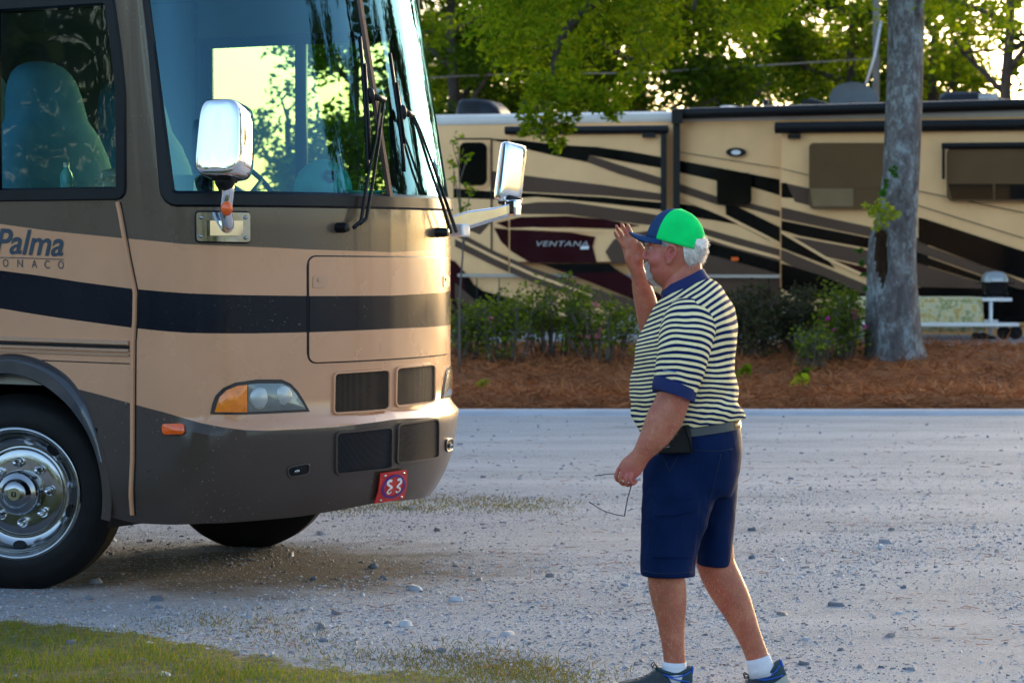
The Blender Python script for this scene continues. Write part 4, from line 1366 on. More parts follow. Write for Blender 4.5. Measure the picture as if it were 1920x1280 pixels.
def bark_mat(name, cols, lichen=None, scale=1.0):
    m, t, b, o = nodes_of(name)
    v = tcoord(t, 'Object', (scale, scale, scale * .35))
    n1 = noise_tex(t, v, 9, 9, .7, .4)
    r = ramp(t, [(.25, cols[0]), (.5, cols[1]), (.75, cols[2])], n1)
    c = r.outputs[0]
    if lichen:
        v2 = tcoord(t, 'Object', (1, 1, .55))
        a = ramp(t, [(.46, 0.0), (.55, 1.0)], noise_tex(t, v2, 2.6, 10, .8))
        a2 = ramp(t, [(.44, .15), (.56, 1.0)], noise_tex(t, v2, 16, 5, .7))
        mu = N(t, "ShaderNodeMath", operation='MULTIPLY'); L(t, a.outputs[0], mu.inputs[0]); L(t, a2.outputs[0], mu.inputs[1])
        c = mixc(t, mu.outputs[0], c, lichen)
    L(t, c, b.inputs['Base Color']); b.inputs['Roughness'].default_value = .9; b.inputs['Specular IOR Level'].default_value = .15
    ad = N(t, "ShaderNodeMath", operation='ADD'); L(t, n1, ad.inputs[0]); L(t, noise_tex(t, v, 34, 6, .7), ad.inputs[1])
    bump(t, b, ad.outputs[0], 1.0, .05)
    return m
M['bark'] = bark_mat("tree_bark", [(.035, .028, .024), (.075, .062, .054), (.12, .10, .09)])
M['bark_big'] = bark_mat("lichen_bark", [(.060, .050, .052), (.155, .135, .137), (.27, .245, .247)], (.38, .43, .45))
def limb(mb, p, d, ln, r, rg, depth, ends, up=.25):
    pts, rr = [Vector(p)], [r]
    d = Vector(d).normalized(); n = 5
    for k in range(n):
        d = (d + Vector((rg.uniform(-.22, .22), rg.uniform(-.22, .22), rg.uniform(-.12, .2) * up * 2))).normalized()
        pts.append(pts[-1] + d * ln / n); rr.append(r * (1 - .13 * (k + 1)))
    mb.tube(pts, rr, 7)
    if depth == 0:
        ends.append(pts[-1]); ends.append(pts[-3]); return
    for k in range(3):
        a = Vector((rg.uniform(-1, 1), rg.uniform(-1, 1), rg.uniform(-.1, .8))).normalized()
        limb(mb, pts[rg.choice((2, 3, 4, 5))], (d * .8 + a).normalized(), ln * .66, r * .5, rg, depth - 1, ends, up)
def tree(name, label, cat, X, Y, H, hb, R, seed, leaves, size, m, cluster_r=.8, group=None, lean=0, fill=1.0, squash=(1, 1, .8)):
    rg = random.Random(seed)
    root = empty(name, (X, Y, gz(X, Y)))
    tag(root, label, cat, group)
    mb = MB(); ends = []
    pts = [Vector((lean * f + rg.uniform(-.06, .06), rg.uniform(-.06, .06), H * .62 * f)) for f in [k / 6 for k in range(7)]]
    r0 = .055 + H * .011
    mb.tube(pts, [r0 * (1.35 if k == 0 else 1 - .09 * k) for k in range(7)], 9)
    for k in range(int(7)):
        a = k * 2.4 + rg.uniform(-.4, .4)
        z = lerp(hb * .75, H * .6, (k + 1) / 7)
        p = Vector((lean * z / (H * .62), 0, z))
        limb(mb, p, (math.cos(a), math.sin(a), rg.uniform(.25, .8)), R * rg.uniform(.7, 1.0), r0 * .42, rg, 1, ends)
    mb.build("trunk", M['bark'], root)
    cl = []
    for p in ends: cl.append((p.x, p.y, p.z, cluster_r * rg.uniform(.6, 1.2), 10))
    k = 0
    while k < 60:
        a, q, zz = rg.uniform(0, 2 * PI), math.sqrt(rg.random()), rg.random()
        prof_ = math.sin(PI * (.12 + .82 * zz)) ** .7
        x, y, z = math.cos(a) * q * R * prof_ + lean, math.sin(a) * q * R * prof_, lerp(hb, H, zz)
        if noise.noise(Vector((x * .5 + seed, y * .5, z * .6))) < -.12 * fill: k += 1; continue
        cl.append((x, y, z, cluster_r * rg.uniform(.5, 1.25), 10)); k += 1
    tot = sum(c[3] ** 2 for c in cl)
    cl = [(x, y, z, r, max(4, int(leaves * r * r / tot))) for x, y, z, r, n in cl]
    leaf_cloud("crown", cl, size, m, root, seed, squash)
    return root
def X_of(px, Y): return (px - 960) / FPX * Y
GB_ = "trees beyond the cream coach"
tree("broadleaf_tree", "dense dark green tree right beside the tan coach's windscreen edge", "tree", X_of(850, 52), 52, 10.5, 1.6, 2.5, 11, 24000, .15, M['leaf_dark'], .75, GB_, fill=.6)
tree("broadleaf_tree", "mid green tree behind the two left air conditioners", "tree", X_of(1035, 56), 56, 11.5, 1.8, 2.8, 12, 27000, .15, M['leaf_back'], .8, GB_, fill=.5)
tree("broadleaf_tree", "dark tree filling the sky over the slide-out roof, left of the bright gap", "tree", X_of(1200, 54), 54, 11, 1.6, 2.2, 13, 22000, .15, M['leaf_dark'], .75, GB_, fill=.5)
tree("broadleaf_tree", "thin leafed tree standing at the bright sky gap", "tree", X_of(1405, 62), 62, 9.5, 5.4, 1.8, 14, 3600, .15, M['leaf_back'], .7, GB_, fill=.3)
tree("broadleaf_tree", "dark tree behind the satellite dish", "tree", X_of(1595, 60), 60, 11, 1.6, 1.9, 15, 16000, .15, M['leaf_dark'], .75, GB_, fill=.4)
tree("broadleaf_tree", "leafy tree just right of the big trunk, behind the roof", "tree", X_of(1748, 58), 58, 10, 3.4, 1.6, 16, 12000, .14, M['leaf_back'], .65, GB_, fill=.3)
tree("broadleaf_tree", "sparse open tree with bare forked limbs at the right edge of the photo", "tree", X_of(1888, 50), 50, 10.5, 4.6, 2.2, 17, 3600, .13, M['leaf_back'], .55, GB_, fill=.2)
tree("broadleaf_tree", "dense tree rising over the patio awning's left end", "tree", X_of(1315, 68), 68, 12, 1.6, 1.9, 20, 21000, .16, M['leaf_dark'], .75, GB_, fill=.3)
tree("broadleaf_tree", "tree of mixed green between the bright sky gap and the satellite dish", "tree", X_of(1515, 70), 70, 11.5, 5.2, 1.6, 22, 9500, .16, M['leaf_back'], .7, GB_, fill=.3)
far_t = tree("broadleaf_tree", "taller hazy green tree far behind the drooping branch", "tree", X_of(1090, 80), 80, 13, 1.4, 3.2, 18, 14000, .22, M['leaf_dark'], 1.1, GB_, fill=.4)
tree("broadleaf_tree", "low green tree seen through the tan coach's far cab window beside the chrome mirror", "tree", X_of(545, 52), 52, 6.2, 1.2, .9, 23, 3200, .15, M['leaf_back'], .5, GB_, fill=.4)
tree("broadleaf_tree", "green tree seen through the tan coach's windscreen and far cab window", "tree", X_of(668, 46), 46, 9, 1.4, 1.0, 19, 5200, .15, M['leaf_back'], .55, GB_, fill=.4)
def copy_tree(o, loc, rz, sc, label):
    c = o.copy(); COL.objects.link(c); c.location = loc; c.rotation_euler = (0, 0, rz); c.scale = (sc, sc, sc)
    c["label"] = label
    for ch in list(o.children):
        k = ch.copy(); COL.objects.link(k); k.parent = c
    return c
copy_tree(far_t, (X_of(900, 84), 84, .32), 1.3, .9, "far tree seen between the dark windscreen-side tree and the mid green one")
copy_tree(far_t, (X_of(1650, 90), 90, .32), 4.0, .85, "far tree showing low behind the big trunk")
# trees to the right of the yard: they show in the windscreen and the chrome
GR_ = "yard-side trees mirrored in the windscreen"
r_t = tree("pine_tree", "tall tree mirrored at the middle of the windscreen", "tree", 25.5, 30, 16, 2.0, 2.4, 31, 14000, .24, M['leaf_dark'], .9, GR_, fill=.5)
for (x, y, rz, s, lb) in ((22, 36, .7, 1.1, "smaller tree mirrored beside the near wiper"), (31, 22.5, 5.1, 1.15, "tree mirrored above the wing mirror's top in the windscreen"), (24.5, 24, 2.0, 1.15, "tree mirrored near the windscreen's centre bar"), (13, 51, 3.1, 1.2, "tree mirrored in the far windscreen pane"), (29, 18.5, 4.4, 1.2, "tree mirrored towards the windscreen's upper left")):
    copy_tree(r_t, (x, y, 0), rz, s, lb)

rgw = random.Random(91); cl = []  # off-camera trees added to darken the coach's side and its reflections
for k in range(420):
    a = math.radians(rgw.uniform(145, 290)); d = rgw.uniform(38, 50)
    cl.append((-2 + math.sin(a) * d, 8 + math.cos(a) * d, rgw.uniform(.2, 11) * rgw.uniform(.5, 1), rgw.uniform(1.4, 2.6), 170))
tag(leaf_cloud("offscreen_woods", cl, .5, M['leaf_dark'], None, 92), kind="stuff")
# ------------------------------------------------------------------ the big lichen-grey tree in the bed
TY = 32.6
tx = X_of(1690, TY)
TZ0 = gz(tx, TY) - .06
big = empty("shade_tree", (tx, TY, TZ0))
tag(big, "big grey lichen-covered tree with a hollow in its trunk standing in the pine straw", "tree")
def tpx(x, y, Y=TY): return at(x, y, Y) - Vector((tx, TY, TZ0))
edge = [(700, 1605, 1755), (690, 1612, 1748), (672, 1617, 1737), (650, 1621, 1731), (610, 1623, 1726), (560, 1625, 1722), (520, 1626, 1719), (480, 1627, 1718), (445, 1630, 1719), (420, 1640, 1720), (390, 1648, 1721), (330, 1655, 1724), (250, 1659, 1727), (160, 1662, 1730), (80, 1664, 1732), (0, 1665, 1734), (-150, 1668, 1735), (-330, 1672, 1738), (-520, 1680, 1735)]
rings = []
yy_ = []
for i in range(len(edge) - 1):
    for k in range(4):
        f = k / 4
        yy_.append(tuple(lerp(edge[i][j], edge[i + 1][j], f) for j in range(3)))
yy_.append(edge[-1])
for (y, xl, xr) in yy_:
    a, c = tpx(xl, y), tpx(xr, y)
    cx, r, z = (a.x + c.x) / 2, (c.x - a.x) / 2, a.z
    ring = []
    for k in range(64):
        t = 2 * PI * k / 64
        rr = r * (1 + .022 * noise.noise(Vector((math.cos(t) * 9, math.sin(t) * 9, z * 1.4))) + .035 * noise.noise(Vector((math.cos(t) * 2.2, math.sin(t) * 2.2, z * .9))) + .012 * noise.noise(Vector((math.cos(t) * 7, math.sin(t) * 7, z * 3))))
        fl = sstep(.55, 0, z)
        rr *= 1 + fl * .16 * max(0, math.sin(3 * t + .7)) - fl * .05
        # the hollow on the side towards the camera
        p = Vector((cx + rr * math.cos(t), rr * math.sin(t), z))
        px_ = 1690 + p.x / TY * FPX
        hole = math.exp(-((px_ - 1650) / 9.5) ** 2) * sstep(540, 510, y) * sstep(420, 445, y) if math.sin(t) < -.2 else 0
        p = Vector((cx + rr * (1 - .42 * hole) * math.cos(t), rr * (1 - .42 * hole) * math.sin(t), z))
        lip = math.exp(-((px_ - 1630) / 7) ** 2) * sstep(540, 500, y) * sstep(415, 440, y) if math.sin(t) < -.2 else 0
        p *= 1; p.y -= lip * .05; 
        ring.append(p)
    rings.append(ring)
mb = MB(); mb.loft(rings)
tro = mb.build("trunk", [M['bark_big']], big)
M['hollow'] = bark_mat("hollow_wood", [(.012, .007, .004), (.05, .026, .014), (.12, .065, .035)], None, 1.5)
me = tro.data; me.materials.append(M['hollow'])
for f in me.polygons:
    c = f.center
    if c.y < 0:
        w_ = Vector((tx, TY, TZ0)) + c
        px_ = 960 + w_.x / w_.y * FPX; py_ = HOR + (CAMZ - w_.z) / w_.y * FPX
        wd = 11 * sstep(545, 500, py_) * sstep(420, 440, py_)
        if abs(px_ - 1651 - (3 if py_ > 490 else 0)) < wd + 2 * noise.noise(Vector((py_ * .2, 0, 0))) and 425 < py_ < 540: f.material_index = 1
# limbs and the canopy: most of it is above the picture, one bough droops into it
rg = random.Random(5)
mb = MB(); cl = []
boughs = [
 ([(1680, -120), (1500, -150), (1320, -90), (1150, -20), (1060, 60), (1030, 150)], 31.6, .13),
 ([(1675, -250), (1450, -300), (1250, -220), (1120, -120), (1000, -40)], 33.5, .13),
 ([(1690, -300), (1800, -380), (1950, -330), (2080, -230)], 32.0, .12),
 ([(1680, -200), (1560, -260), (1420, -200), (1330, -90), (1300, 20)], 30.2, .10),
 ([(1690, -350), (1640, -480), (1560, -560)], 33.5, .10), ([(1690, -350), (1760, -500), (1830, -600)], 31.5, .10),
]
for path, Y, r in boughs:
    pts = catmull([tpx(x, y, lerp(TY, Y, sstep(0, 2, i))) for i, (x, y) in enumerate(path)], 5)
    mb.tube(pts, [r * (1 - .8 * i / len(pts)) for i in range(len(pts))], 8)
mb.build("limb", M['bark'], big)
def px_cluster(x, y, Y, r, n):
    p = tpx(x, y, Y); cl.append((p.x, p.y, p.z, r, n))
for _ in range(235):      # leafy mass left of the trunk, upper part of the picture
    x = rg.uniform(890, 1450); y = rg.uniform(-260, 175)
    lim = 175 - 70 * abs((x - 1090) / 110) ** .8 if x > 1090 else 175 - 60 * ((1090 - x) / 110)
    if x > 1215: lim = 95 - .32 * (x - 1215) + 40 * noise.noise(Vector((x * .012, 0, 0)))
    if y > lim: continue
    px_cluster(x, y, rg.uniform(29.8, 34.5), rg.uniform(.22, .5), rg.randint(80, 170))
for (x, y, r, n) in ((1010, 165, .20, 150), (1000, 195, .18, 140), (1040, 185, .20, 150), (990, 222, .15, 110), (1015, 235, .17, 130), (1042, 225, .16, 120), (1035, 262, .10, 70), (1050, 268, .08, 45), (1045, 280, .06, 30), (1066, 240, .09, 60), (985, 245, .09, 60), (1130, 190, .2, 150), (1165, 180, .18, 120), (1150, 210, .13, 80), (1095, 175, .2, 140), (1185, 150, .2, 130), (1205, 120, .2, 130), (1075, 215, .10, 60)):
    px_cluster(x, y, 31.6 + rg.uniform(-.5, .5), r, n)
for _ in range(95):       # right-hand and overhead crown
    x = rg.uniform(1480, 2150); y = rg.uniform(-620, -30)
    px_cluster(x, y, rg.uniform(29.5, 35), rg.uniform(.3, .6), rg.randint(60, 120))
for _ in range(34):
    x = rg.uniform(1380, 1680); y = rg.uniform(-60, 60)
    px_cluster(x, y, rg.uniform(31, 35), rg.uniform(.18, .35), rg.randint(35, 80))
for _ in range(26):
    x = rg.uniform(1735, 1920); y = rg.uniform(-80, 60)
    px_cluster(x, y, rg.uniform(31, 35), rg.uniform(.15, .3), rg.randint(25, 60))
leaf_cloud("crown", cl, .095, M['leaf_fresh'], big, 77, (1, 1, 1.1), .5, .38)
# sprout of young leaves and a thin creeper on the trunk
M['sprout'] = leaf_mat("sprout_leaves", [(.30, .36, .02), (.24, .34, .02), (.38, .42, .03)], .4)
cl = []
for (x, y, r, n) in ((1648, 385, .10, 60), (1665, 398, .11, 70), (1638, 400, .09, 50), (1655, 412, .11, 60), (1680, 402, .07, 30), (1645, 425, .07, 30), (1622, 385, .05, 14)):
    p = tpx(x, y, TY - .62); cl.append((p.x, p.y, p.z, r, n))
leaf_cloud("leaf_sprout", cl, .06, M['sprout'], big, 8, (1, .7, 1), .2, .5)
cl = []
for (x, y, r, n) in ((1662, 345, .06, 16), (1672, 318, .06, 14), (1680, 330, .04, 8), (1655, 360, .04, 10), (1612, 470, .04, 9), (1616, 490, .05, 9), (1618, 515, .04, 7), (1622, 540, .03, 6)):
    p = tpx(x, y, TY - .45); cl.append((p.x, p.y, p.z, r, n))
leaf_cloud("creeper", cl, .075, leaf_mat("creeper_leaves", [(.03, .11, .012), (.05, .16, .02)], .3), big, 9, (1, .5, 1), .2, .6)

# ------------------------------------------------------------------ pole, guy wires and overhead line
M['pole'] = mat("weathered_pole", (.20, .19, .18), .8, 0, .12, 4)
mb = MB(); mb.tube([(X_of(1640, 57), 57, .3), (X_of(1641, 57), 57, 9.5)], [.085, .07], 10)
tag(mb.build("utility_pole", M['pole']), "thin grey utility pole just left of the big trunk", "pole")
mb = MB(); mb.tube([at(1612, 196, 56.5), at(1640, 105, 56.5), at(1652, 40, 56.6)], .03, 6)
tag(mb.build("guy_wire", M['white_metal']), "pale slanting guy wire beside the grey utility pole", "guy wire")
mb = MB(); mb.tube([at(700, 152, 50), at(860, 143, 50), at(975, 139, 50.5), at(1200, 137, 52), at(1640, 110, 57)], .016, 6)
tag(mb.build("overhead_line", M['pole']), "grey overhead cable crossing the trees above the left air conditioner", "cable")

# ================================================================== pine straw bed
def straw_mat():
    m, t, b, o = nodes_of("pine_straw")
    v = tcoord(t)
    g = noise_tex(t, tcoord(t, 'Object', (1, 1, 1)), 22, 9, .75, 1.2)
    c = ramp(t, [(.28, (.05, .017, .007)), (.5, (.30, .105, .040)), (.7, (.55, .22, .088))], g)
    c2 = mixc(t, .5, c.outputs[0], ramp(t, [(.35, (.11, .038, .015)), (.65, (.44, .165, .065))], noise_tex(t, v, 1.3, 6)).outputs[0])
    L(t, c2, b.inputs['Base Color']); b.inputs['Roughness'].default_value = .9; b.inputs['Specular IOR Level'].default_value = .15
    bump(t, b, g, .9, .06)
    return m
M['straw'] = straw_mat()
def bed_z(x, y):
    f = sstep(27.75, 28.25, y + .28 * noise.noise(Vector((x * .9, 3.1, 0))) + .16 * noise.noise(Vector((x * 3.5, 1.1, 0))))
    return gz(x, y) + f * (.10 + .05 * noise.noise(Vector((x * .8, y * .8, 0))) + .02 * noise.noise(Vector((x * 4, y * 4, 1)))) - (1 - f) * .03 - .10 * sstep(35.0, 36.2, y)
mb = MB(); nx, ny = 150, 60
for j in range(ny + 1):
    for i in range(nx + 1):
        x, y = lerp(-12, 16, i / nx), lerp(27.7, 36.2, j / ny)
        mb.v.append((x, y, bed_z(x, y)))
for j in range(ny):
    for i in range(nx):
        mb.f.append((j * (nx + 1) + i, j * (nx + 1) + i + 1, (j + 1) * (nx + 1) + i + 1, (j + 1) * (nx + 1) + i)); mb.m.append(0)
tag(mb.build("bed_earth", M['straw']), kind="structure")
def strips(name, P, U, ln, wd, material, bend=.0, seed=1):
    """thin blades: base points P, directions U (numpy), one tapering strip each"""
    rg_ = np.random.default_rng(seed)
    n = len(P)
    side = np.cross(U, rg_.normal(size=(n, 3))); side /= np.linalg.norm(side, axis=1)[:, None] + 1e-9
    ln = ln[:, None]; wd = wd[:, None]
    up = np.cross(side, U)
    m_ = P + U * ln * .55 + up * ln * bend * .3
    e = P + U * ln + up * ln * bend
    V = np.stack([P - side * wd, P + side * wd, m_ + side * wd * .8, m_ - side * wd * .8, e], 1).reshape(-1, 3)
    F = np.stack([np.array((0, 1, 2, 3))[None] + 5 * np.arange(n)[:, None]], 0)[0]
    T = np.array((3, 2, 4))[None] + 5 * np.arange(n)[:, None]
    me = bpy.data.meshes.new(name)
    me.vertices.add(5 * n); me.vertices.foreach_set("co", V.ravel().astype(np.float32))
    idx = np.concatenate([F, T], 1).ravel().astype(np.int32)
    me.loops.add(7 * n); me.loops.foreach_set("vertex_index", idx)
    ls = np.stack([7 * np.arange(n), 7 * np.arange(n) + 4], 1).ravel(); lt = np.tile(np.array((4, 3)), n)
    me.polygons.add(2 * n); me.polygons.foreach_set("loop_start", ls.astype(np.int32)); me.polygons.foreach_set("loop_total", lt.astype(np.int32))
    me.materials.append(material); me.update(calc_edges=True)
    return link(bpy.data.objects.new(name, me))
rgn = np.random.default_rng(3)
n = 26000
px, py = rgn.uniform(-5.5, 9, n), 27.85 + 7.5 * rgn.random(n) ** 1.5
P = np.array([(a, c, bed_z(a, c) + .005 + .03 * rgn.random()) for a, c in zip(px, py)])
U = rgn.normal(size=(n, 3)); U[:, 2] = np.abs(U[:, 2]) * .35; U /= np.linalg.norm(U, axis=1)[:, None]
M['needle'] = leaf_mat("straw_needles", [(.12, .038, .014), (.34, .11, .038), (.52, .20, .08), (.20, .065, .022)], .1, .6, (1, 1, 1))
tag(strips("pine_straw", P, U, .10 + .16 * rgn.random(n), np.full(n, .005), M['needle'], .2, 4), kind="stuff")
# pale edge strip in front of the bed
mb = MB()
rr = []
for k in range(41):
    x = lerp(-12, 16, k / 40); w_ = .05 * noise.noise(Vector((x * .6, 0, 5)))
    rr.append([Vector((x, 26.95 + w_, -.02)), Vector((x, 27.0 + w_, .028)), Vector((x, 27.55, .03)), Vector((x, 27.75, -.02))])
mb.loft(rr, closed=False)
M['edge'] = mat("packed_sand", (.40, .40, .43), .9, 0, .12, 2.5, .4, 30)
tag(mb.build("path", M['edge']), kind="structure")
mb = MB()
rr = [[Vector((x, 36.3, gz(x, 36.3) - .05)), Vector((x, 36.3, .42)), Vector((x, 46, .44)), Vector((x, 46, .2))] for x in (-14, 22)]
mb.loft(rr, closed=False)
M['pad'] = mat("concrete_pad", (.33, .32, .33), .85, 0, .1, 1.5, .2, 30)
tag(mb.build("pavement", M['pad'], smooth=False), kind="structure")

# ------------------------------------------------------------------ azaleas and other plants in the bed
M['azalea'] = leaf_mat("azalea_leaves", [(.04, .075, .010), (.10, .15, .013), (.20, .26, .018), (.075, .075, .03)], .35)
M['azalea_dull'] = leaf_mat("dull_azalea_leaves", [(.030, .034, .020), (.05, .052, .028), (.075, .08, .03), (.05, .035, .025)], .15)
M['twig'] = mat("grey_twigs", (.10, .085, .075), .85, 0, .2, 9)
M['pink'] = leaf_mat("pink_petals", [(.62, .16, .24), (.70, .26, .30), (.55, .10, .22)], .3, .5, (1, 1, 1))
M['magenta'] = leaf_mat("magenta_petals", [(.62, .03, .30), (.70, .06, .38)], .3, .5, (1, 1, 1))
def shrub(label, x0, x1, ytop, Y, m, seed, nleaf, flowers=0, fm=None, group="azalea bushes in the bed", fy=(540, 650), airy=.5, name="azalea_bush"):
    rg = random.Random(seed)
    cx, hw = X_of((x0 + x1) / 2, Y), (x1 - x0) / 2 / FPX * Y
    z0 = bed_z(cx, Y)
    root = empty(name, (cx, Y, z0)); tag(root, label, "bush", group)
    H = (at(960, ytop, Y).z) - z0
    mb = MB(); cl = []
    nst = 26
    for k in range(nst):
        a = rg.uniform(0, 2 * PI); f = math.sqrt(rg.random())
        tip = Vector((math.cos(a) * f * hw, math.sin(a) * f * .55, H * rg.uniform(.6, 1.03) * (1 - .25 * f * f)))
        b0 = Vector((tip.x * .55, tip.y * .55, 0))
        mid = b0.lerp(tip, .5) + Vector((rg.uniform(-.06, .06), rg.uniform(-.06, .06), .04))
        mb.tube(catmull([b0, mid, tip], 4), [.012, .011, .010, .009, .008, .007, .006, .005, .004], 5)
        for q in range(4):
            s = b0.lerp(tip, rg.uniform(.3, .9)); e = s + Vector((rg.uniform(-.16, .16), rg.uniform(-.14, .14), rg.uniform(.05, .2)))
            mb.tube([s, e], [.005, .003], 4)
            cl.append((e.x, e.y, e.z, rg.uniform(.06, .13), 10))
        cl.append((tip.x, tip.y, tip.z, rg.uniform(.08, .15), 12))
        cl.append((mid.x, mid.y, mid.z, rg.uniform(.1, .2), 12))
    mb.build("stem", M['twig'], root)
    for k in range(int(26 * (1 - airy) + 8)):
        a = rg.uniform(0, 2 * PI); f = math.sqrt(rg.random()); zz = rg.uniform(.08, .85)
        cl.append((math.cos(a) * f * hw * .9, math.sin(a) * f * .5, H * zz * (1 - .2 * f), rg.uniform(.1, .2), 14))
    tot = sum(c[3] ** 1.5 for c in cl)
    cl = [(x, y, z, r, max(3, int(nleaf * r ** 1.5 / tot))) for x, y, z, r, n in cl]
    leaf_cloud("foliage", cl, .058, m, root, seed, (1, 1, .9), 0, .5)
    if flowers:
        fl = []
        for k in range(flowers):
            y = rg.uniform(*fy); x = rg.uniform(x0 + 6, x1 - 6)
            p = at(x, y, Y - rg.uniform(.1, .45)) - Vector((cx, Y, z0)); fl.append((p.x, p.y, p.z, rg.uniform(.025, .04), 9))
        leaf_cloud("blossom", fl, .05, fm, root, seed + 5, (1, 1, 1), 0, .8)["label"] = "pink azalea blossom" if fm is M['pink'] else "magenta azalea blossom"
    return root
shrub("low green bush right against the tan coach's nose", 838, 920, 560, 32.6, M['azalea'], 41, 1300, 0)
shrub("green azalea with a few pink flowers, second bush from the tan coach", 885, 1015, 538, 32.2, M['azalea'], 42, 1900, 1, M['pink'], fy=(545, 600))
shrub("tallest azalea in front of the cream coach, grey twigs and pink flowers in its middle", 955, 1125, 520, 32.6, M['azalea'], 43, 2300, 3, M['pink'], fy=(535, 640))
shrub("pink flowered azalea just left of the walking man", 1060, 1210, 545, 32.0, M['azalea'], 44, 1800, 5, M['pink'], fy=(560, 640), airy=.6)
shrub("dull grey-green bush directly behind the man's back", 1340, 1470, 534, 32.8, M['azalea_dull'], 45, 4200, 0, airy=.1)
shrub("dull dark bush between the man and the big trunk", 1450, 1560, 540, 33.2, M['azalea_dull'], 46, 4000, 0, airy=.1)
shrub("green topped bush with magenta flowers touching the big trunk", 1530, 1632, 526, 32.4, M['azalea'], 47, 2600, 6, M['magenta'], fy=(575, 650))
shrub("small bright green bush low in front of the dull bushes", 1490, 1560, 620, 31.6, M['azalea'], 48, 500, 0, airy=.7)
# sapling beside the tan coach's nose
sp_Y = 31.0
sx = X_of(862, sp_Y); z0 = bed_z(sx, sp_Y)
sap = empty("sapling", (sx, sp_Y, z0)); tag(sap, "slim sapling with small leaves between the tan coach and the far mirror", "sapling")
mb = MB(); cl = []
def spx(x, y): return at(x, y, sp_Y) - Vector((sx, sp_Y, z0))
mb.tube(catmull([Vector((0, 0, 0)), spx(862, 560), spx(868, 460), spx(862, 360), spx(858, 262)], 5), [.018 - .0007 * k for k in range(21)], 6)
for (a, c) in (((866, 420), (886, 352)), ((864, 400), (848, 300)), ((862, 340), (878, 290)), ((868, 470), (880, 400)), ((862, 320), (846, 262))):
    mb.tube([spx(*a), spx(*c)], [.009, .004], 5)
mb.build("stem", M['twig'], sap)
rg = random.Random(2)
for (x, y) in ((858, 255), (852, 270), (862, 285), (845, 300), (878, 292), (872, 300), (848, 312), (886, 352), (880, 362), (870, 350), (876, 380), (866, 395), (884, 400), (858, 372), (850, 335), (872, 420)):
    p = spx(x, y); cl.append((p.x, p.y, p.z, .06, 11))
leaf_cloud("foliage", cl, .06, M['leaf_fresh'], sap, 3, (1, 1, 1), .2, .5)
# small weeds in the straw
def weed(label, x, y, Y, s, m, seed):
    p = at(x, y, Y); z0 = bed_z(p.x, Y)
    o = leaf_cloud("weed", [(0, 0, .06 * s, .09 * s, 22), (.05 * s, 0, .13 * s, .06 * s, 14)], .08, m, None, seed, (1.2, 1, .8), 0, .6)
    o.location = (p.x, Y, z0); tag(o, label, "weed", "weeds in the pine straw")
weed("yellow-green weed in the straw below the small bright bush", 1500, 712, 29.7, 1.0, M['sprout'], 61)
weed("dark green weed in the straw just above the yellow-green one", 1503, 695, 30.4, .8, M['azalea'], 62)
weed("tiny yellow weed in the straw near the tan coach's nose", 903, 710, 29.6, .7, M['sprout'], 63)
weed("pale weed in the straw in the shade of the man's back", 1392, 690, 30.5, .9, M['leaf_fresh'], 64)

# ------------------------------------------------------------------ picnic table, cloth, grill, shoes
PT_Y = 36.8
def pt(x, y, dy=0.0): return at(x, y, PT_Y + dy)
pt0 = pt(1860, 655); pt0.z = bed_z(pt0.x, PT_Y) if PT_Y < 36.2 else .44
zg = .44
tb = empty("picnic_table", (pt(1700, 655).x, PT_Y, zg)); tag(tb, "white metal picnic table with a flowered cloth behind the big trunk", "picnic table")
OT = Vector(tb.location)
ztop_, zben = pt(1800, 562).z, pt(1800, 607).z
xr, xl = pt(1900, 562).x, pt(1600, 562).x
mb = MB()
for k in range(3): mb.box(Vector(((xl + xr) / 2, PT_Y + .2 + .26 * k, ztop_)) - OT, (xr - xl, .24, .05))
mb.build("table_top", M['white_metal'], tb, bevel=.008)
for dy in (-.32, 1.25):
    mb = MB(); mb.box(Vector(((xl + xr) / 2, PT_Y + dy, zben)) - OT, (xr - xl, .26, .05)); mb.build("bench", M['white_metal'], tb, bevel=.008)
for px_ in (1860, 1635):
    x = pt(px_, 600).x; mb = MB()
    mb.tube([Vector((x, PT_Y + .1, zg - .02)) - OT, Vector((x, PT_Y + .1, ztop_ - .03)) - OT], .028, 10); mb.tube([Vector((x, PT_Y + .85, zg - .02)) - OT, Vector((x, PT_Y + .85, ztop_ - .03)) - OT], .028, 10)
    mb.tube([Vector((x, PT_Y - .4, zben - .03)) - OT, Vector((x, PT_Y + 1.35, zben - .03)) - OT], .026, 8)
    mb.tube([Vector((x, PT_Y + .1, zg + .2)) - OT, Vector((x - .28, PT_Y + .1, zben - .04)) - OT], .02, 8)
    mb.build("leg_frame", M['white_metal'], tb)
def cloth_mat():
    m, t, b, o = nodes_of("flowered_cloth")
    v = tcoord(t)
    vo = N(t, "ShaderNodeTexVoronoi"); vo.inputs['Scale'].default_value = 9; L(t, v, vo.inputs['Vector'])
    n_ = noise_tex(t, v, 7, 5, .6)
    c = ramp(t, [(.3, (.30, .12, .03)), (.42, (.55, .42, .16)), (.5, (.62, .54, .36)), (.62, (.22, .24, .06)), (.7, (.60, .50, .30))], n_)
    d = ramp(t, [(.12, 1.0), (.22, 0.0)], vo.outputs['Distance'])
    L(t, mixc(t, d.outputs[0], c.outputs[0], (.55, .30, .06)), b.inputs['Base Color']); b.inputs['Roughness'].default_value = .85
    return m
mb = MB()
x0, x1 = pt(1600, 562).x - .1, pt(1842, 562).x
rows = [(PT_Y + .95, ztop_ + .0), (PT_Y + .93, ztop_ + .034), (PT_Y + .06, ztop_ + .034), (PT_Y + .045, ztop_ + .01), (PT_Y + .04, ztop_ - .15), (PT_Y + .03, ztop_ - .30), (PT_Y + .03, pt(1800, 621).z)]
nn = 60
